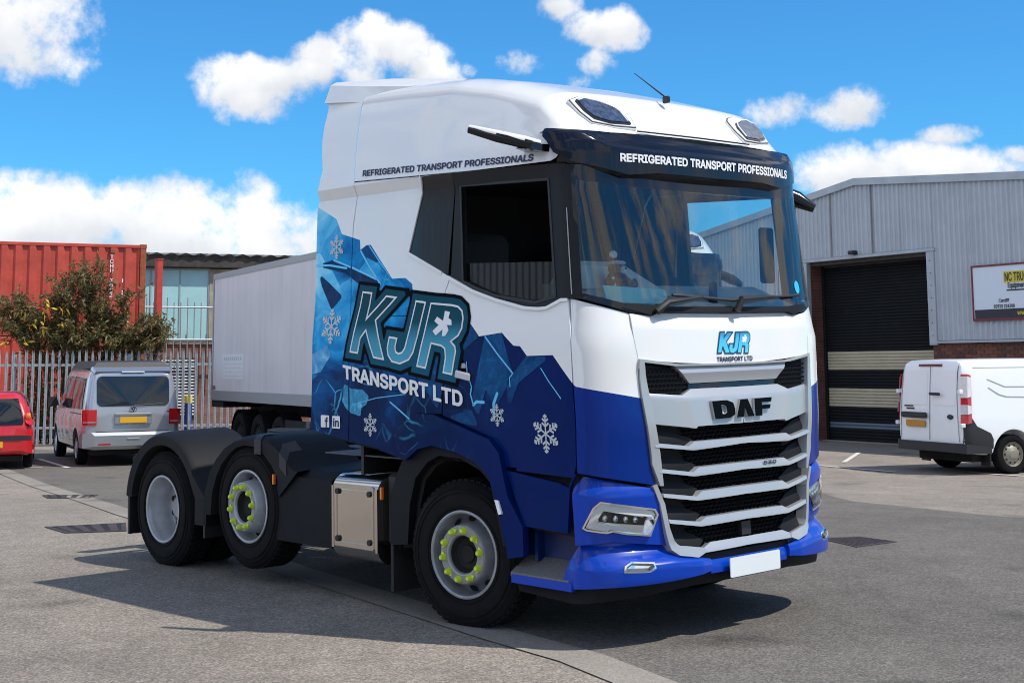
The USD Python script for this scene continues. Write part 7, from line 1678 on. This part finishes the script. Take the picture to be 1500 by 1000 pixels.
part(bear, 'hat_brim', T(lathe([(0.050, -0.012), (0.064, 0.0), (0.050, 0.012)], 20), (0, 0, 0.160), rx=math.pi / 2), bear_white, smooth=40)
part(bear, 'bobble', sph((-0.01, -0.02, 0.215), 0.028), bear_white, smooth=True)
part(bear, 'swing_tag', T(box(-0.002, 0.002, -0.022, 0.022, -0.03, 0.03), (0.05, -0.09, 0.03), rx=0.3), print_white)
a = np.array([(1.175, -1.02, 2.275), (1.175, -0.42, 2.250), (1.215, -0.42, 2.150), (1.215, -1.02, 2.165)])
cd = np.array([MT @ q for q in a]); nrm = np.cross(cd[1] - cd[0], cd[3] - cd[0]); nrm /= np.linalg.norm(nrm)
single('dashboard_card', 'blank pale cyan card propped inside the windscreen below the teddy bear', 'card', hull(np.vstack([cd, cd - nrm * 0.005])), cyan_card)

# ---------------------------------------------------------------- buddleia growing through the fence
def leaf_mat(name, c1, c2, c3):
    return mat(name, {'o': ('geometry', {}), 'n': ('noise_texture', dict(scale=2.4, detail=3.0)), 'w': ('white_noise_texture', {}), 'ri': ('attribute', dict(attribute='tone')),
                      'r': ('rgb_ramp', {'ramp': [(0.0, c1), (0.5, c2), (0.85, c2), (1.0, c3)]}), 'p': ('principled_bsdf', dict(roughness=0.55)), 't': ('translucent_bsdf', {}), 'm': ('mix_closure', dict(fac=0.25))},
               [('ri.fac', 'r.fac'), ('r.color', 'p.base_color'), ('r.color', 't.color'), ('p.BSDF', 'm.closure1'), ('t.BSDF', 'm.closure2')], surface='m.closure')
leaf_green = leaf_mat('buddleia_leaf', (0.12, 0.06, 0.03), (0.15, 0.14, 0.045), (0.46, 0.20, 0.07))
twig = plain('twig', (0.10, 0.06, 0.04), rough=0.9)
lrng = np.random.default_rng(21)
def leaves(path, name, base, dirs, size, tone, material):
    """Pointed folded leaves: base points, directions, lengths."""
    n = len(base); d_ = dirs / np.linalg.norm(dirs, axis=1, keepdims=True)
    up = lrng.normal(size=(n, 3)); w = np.cross(d_, up); w /= np.linalg.norm(w, axis=1, keepdims=True); nn = np.cross(w, d_)
    L_ = size[:, None]; droop = -0.25 * L_ * np.array([0, 0, 1])
    p0 = base; pm = base + d_ * L_ * 0.45 + droop * 0.2; pt = base + d_ * L_ + droop
    pl, pr = pm + w * L_ * 0.15 + nn * L_ * 0.05, pm - w * L_ * 0.15 + nn * L_ * 0.05
    v = np.stack([p0, pl, pm, pr, pt], 1).reshape(-1, 3); i = np.arange(n)[:, None] * 5
    f = np.concatenate([i + [0, 2, 1], i + [0, 3, 2], i + [1, 2, 4], i + [2, 3, 4]], 0)
    path_ = part(path, name, trimesh.Trimesh(v, f, process=False), material, kind='stuff')
    UsdGeom.PrimvarsAPI(stage.GetPrimAtPath(path_)).CreatePrimvar('tone', Sdf.ValueTypeNames.FloatArray, 'vertex').Set([float(q) for q in np.repeat(tone, 5)])
bu = thing('buddleia_bush', 'sprawling green and rust-tinged bush growing over the fence against the red container', 'bush', (0, 0, 0))
def P3(px, py, s):
    r = ray(px, py); return CAM + r * s
stems, LB, LD, LS, LT = [], [], [], [], []
def shoot(root, tip, n, sag=0.15, spread=0.32):
    k = 10; q = np.linspace(0, 1, k)[:, None]
    bend = np.array([0, 0, 1.0]) * np.linalg.norm(tip - root) * 0.18
    pts = root + (tip - root) * q + bend * 4 * q * (1 - q) * 0.5 + lrng.normal(size=(k, 3)) * 0.02
    stems.append(tube(pts, np.linspace(0.016, 0.004, k), 5))
    tt = lrng.uniform(0.12, 1.0, n); c = np.stack([np.interp(tt, q[:, 0], pts[:, a]) for a in range(3)], -1)
    dd = lrng.normal(size=(n, 3)) + (tip - root) / np.linalg.norm(tip - root) * 0.8 + np.array([0, 0, -0.1])
    LB.append(c + lrng.normal(size=(n, 3)) * 0.05); LD.append(dd); LS.append(lrng.uniform(0.08, 0.19, n)); LT.append(np.clip(lrng.beta(2, 2.2, n) + 0.12 * (tt > 0.85), 0, 1))
tips = [(150, 392, 36.6), (140, 384, 36.8), (118, 396, 36.9), (108, 388, 37.0), (95, 404, 37.1), (128, 402, 36.7), (85, 418, 37.0), (70, 436, 37.0), (98, 424, 36.8), (120, 420, 36.7), (110, 438, 36.6), (135, 446, 36.6), (150, 446, 36.6), (192, 424, 36.5), (188, 452, 36.6),
        (20, 428, 36.8), (8, 432, 36.9), (32, 440, 36.8), (2, 450, 36.9), (45, 452, 36.8), (62, 455, 36.7), (30, 462, 36.7), (55, 470, 36.6), (80, 462, 36.6), (95, 455, 36.6), (140, 462, 36.6), (160, 458, 36.5), (175, 470, 36.6), (200, 478, 36.5), (215, 470, 36.5), (228, 486, 36.4), (240, 492, 36.4), (205, 490, 36.4), (185, 486, 36.4), (150, 484, 36.4), (125, 470, 36.5), (100, 478, 36.5), (75, 482, 36.5), (50, 488, 36.5), (20, 484, 36.6), (5, 478, 36.7), (170, 495, 36.3), (135, 492, 36.3), (110, 492, 36.3), (225, 498, 36.3), (212, 462, 36.6), (246, 478, 36.3), (232, 468, 36.4)]
for i, (px, py, s) in enumerate(tips):
    tip = P3(px, py, s); root = P3(np.clip(px * 0.35 + 75 + lrng.normal() * 22, 0, 230), 560 + lrng.normal() * 20, 36.9)
    shoot(root, tip, 120 if py < 440 else 150)
    for _ in range(4):
        side = tip + lrng.normal(size=3) * np.array([0.26, 0.26, 0.16]); shoot(root + (tip - root) * lrng.uniform(0.45, 0.8), side, 60)
for _ in range(70):      # the dense lower growth behind the pales
    px = lrng.uniform(15, 232); root = P3(px, 660, 37.2); tip = P3(px + lrng.normal() * 14, lrng.uniform(485, 600), 36.9 + lrng.uniform(0, 0.5)); shoot(root, tip, 110)
part(bu, 'stem', cat_(stems), twig, kind='stuff')
leaves(bu, 'foliage', np.vstack(LB), np.vstack(LD), np.concatenate(LS), np.concatenate(LT), leaf_green)
yel = [(90, 452), (66, 458), (36, 454), (60, 478), (48, 476), (8, 500), (38, 501), (92, 475), (72, 446)]
yb_ = np.array([P3(px, py, 36.2) for px, py in yel for _ in range(4)]) + lrng.normal(size=(len(yel) * 4, 3)) * 0.05
leaves(bu, 'yellow_leaf', yb_, lrng.normal(size=(len(yb_), 3)), np.full(len(yb_), 0.22), np.full(len(yb_), 0.5), plain('yellow_leaf', (0.55, 0.38, 0.03), rough=0.6))

# ---------------------------------------------------------------- the yard behind the photographer, which the paint and glass reflect
ww = 26.0
wl = thing('cladded_unit', 'long grey cladded unit across the yard behind the photographer', 'building', (-30, -25.0, -0.2), 0.0)
m = corrugated(70, 0, 8.0, 0.30, 0.06, trap=False); m.vertices[:, 1] *= -1; m.invert()
part(wl, 'cladding', m, clad, smooth=50)
part(wl, 'roof', box(-0.2, 70.2, -14, 0.2, 8.0, 8.15), roof_dark)
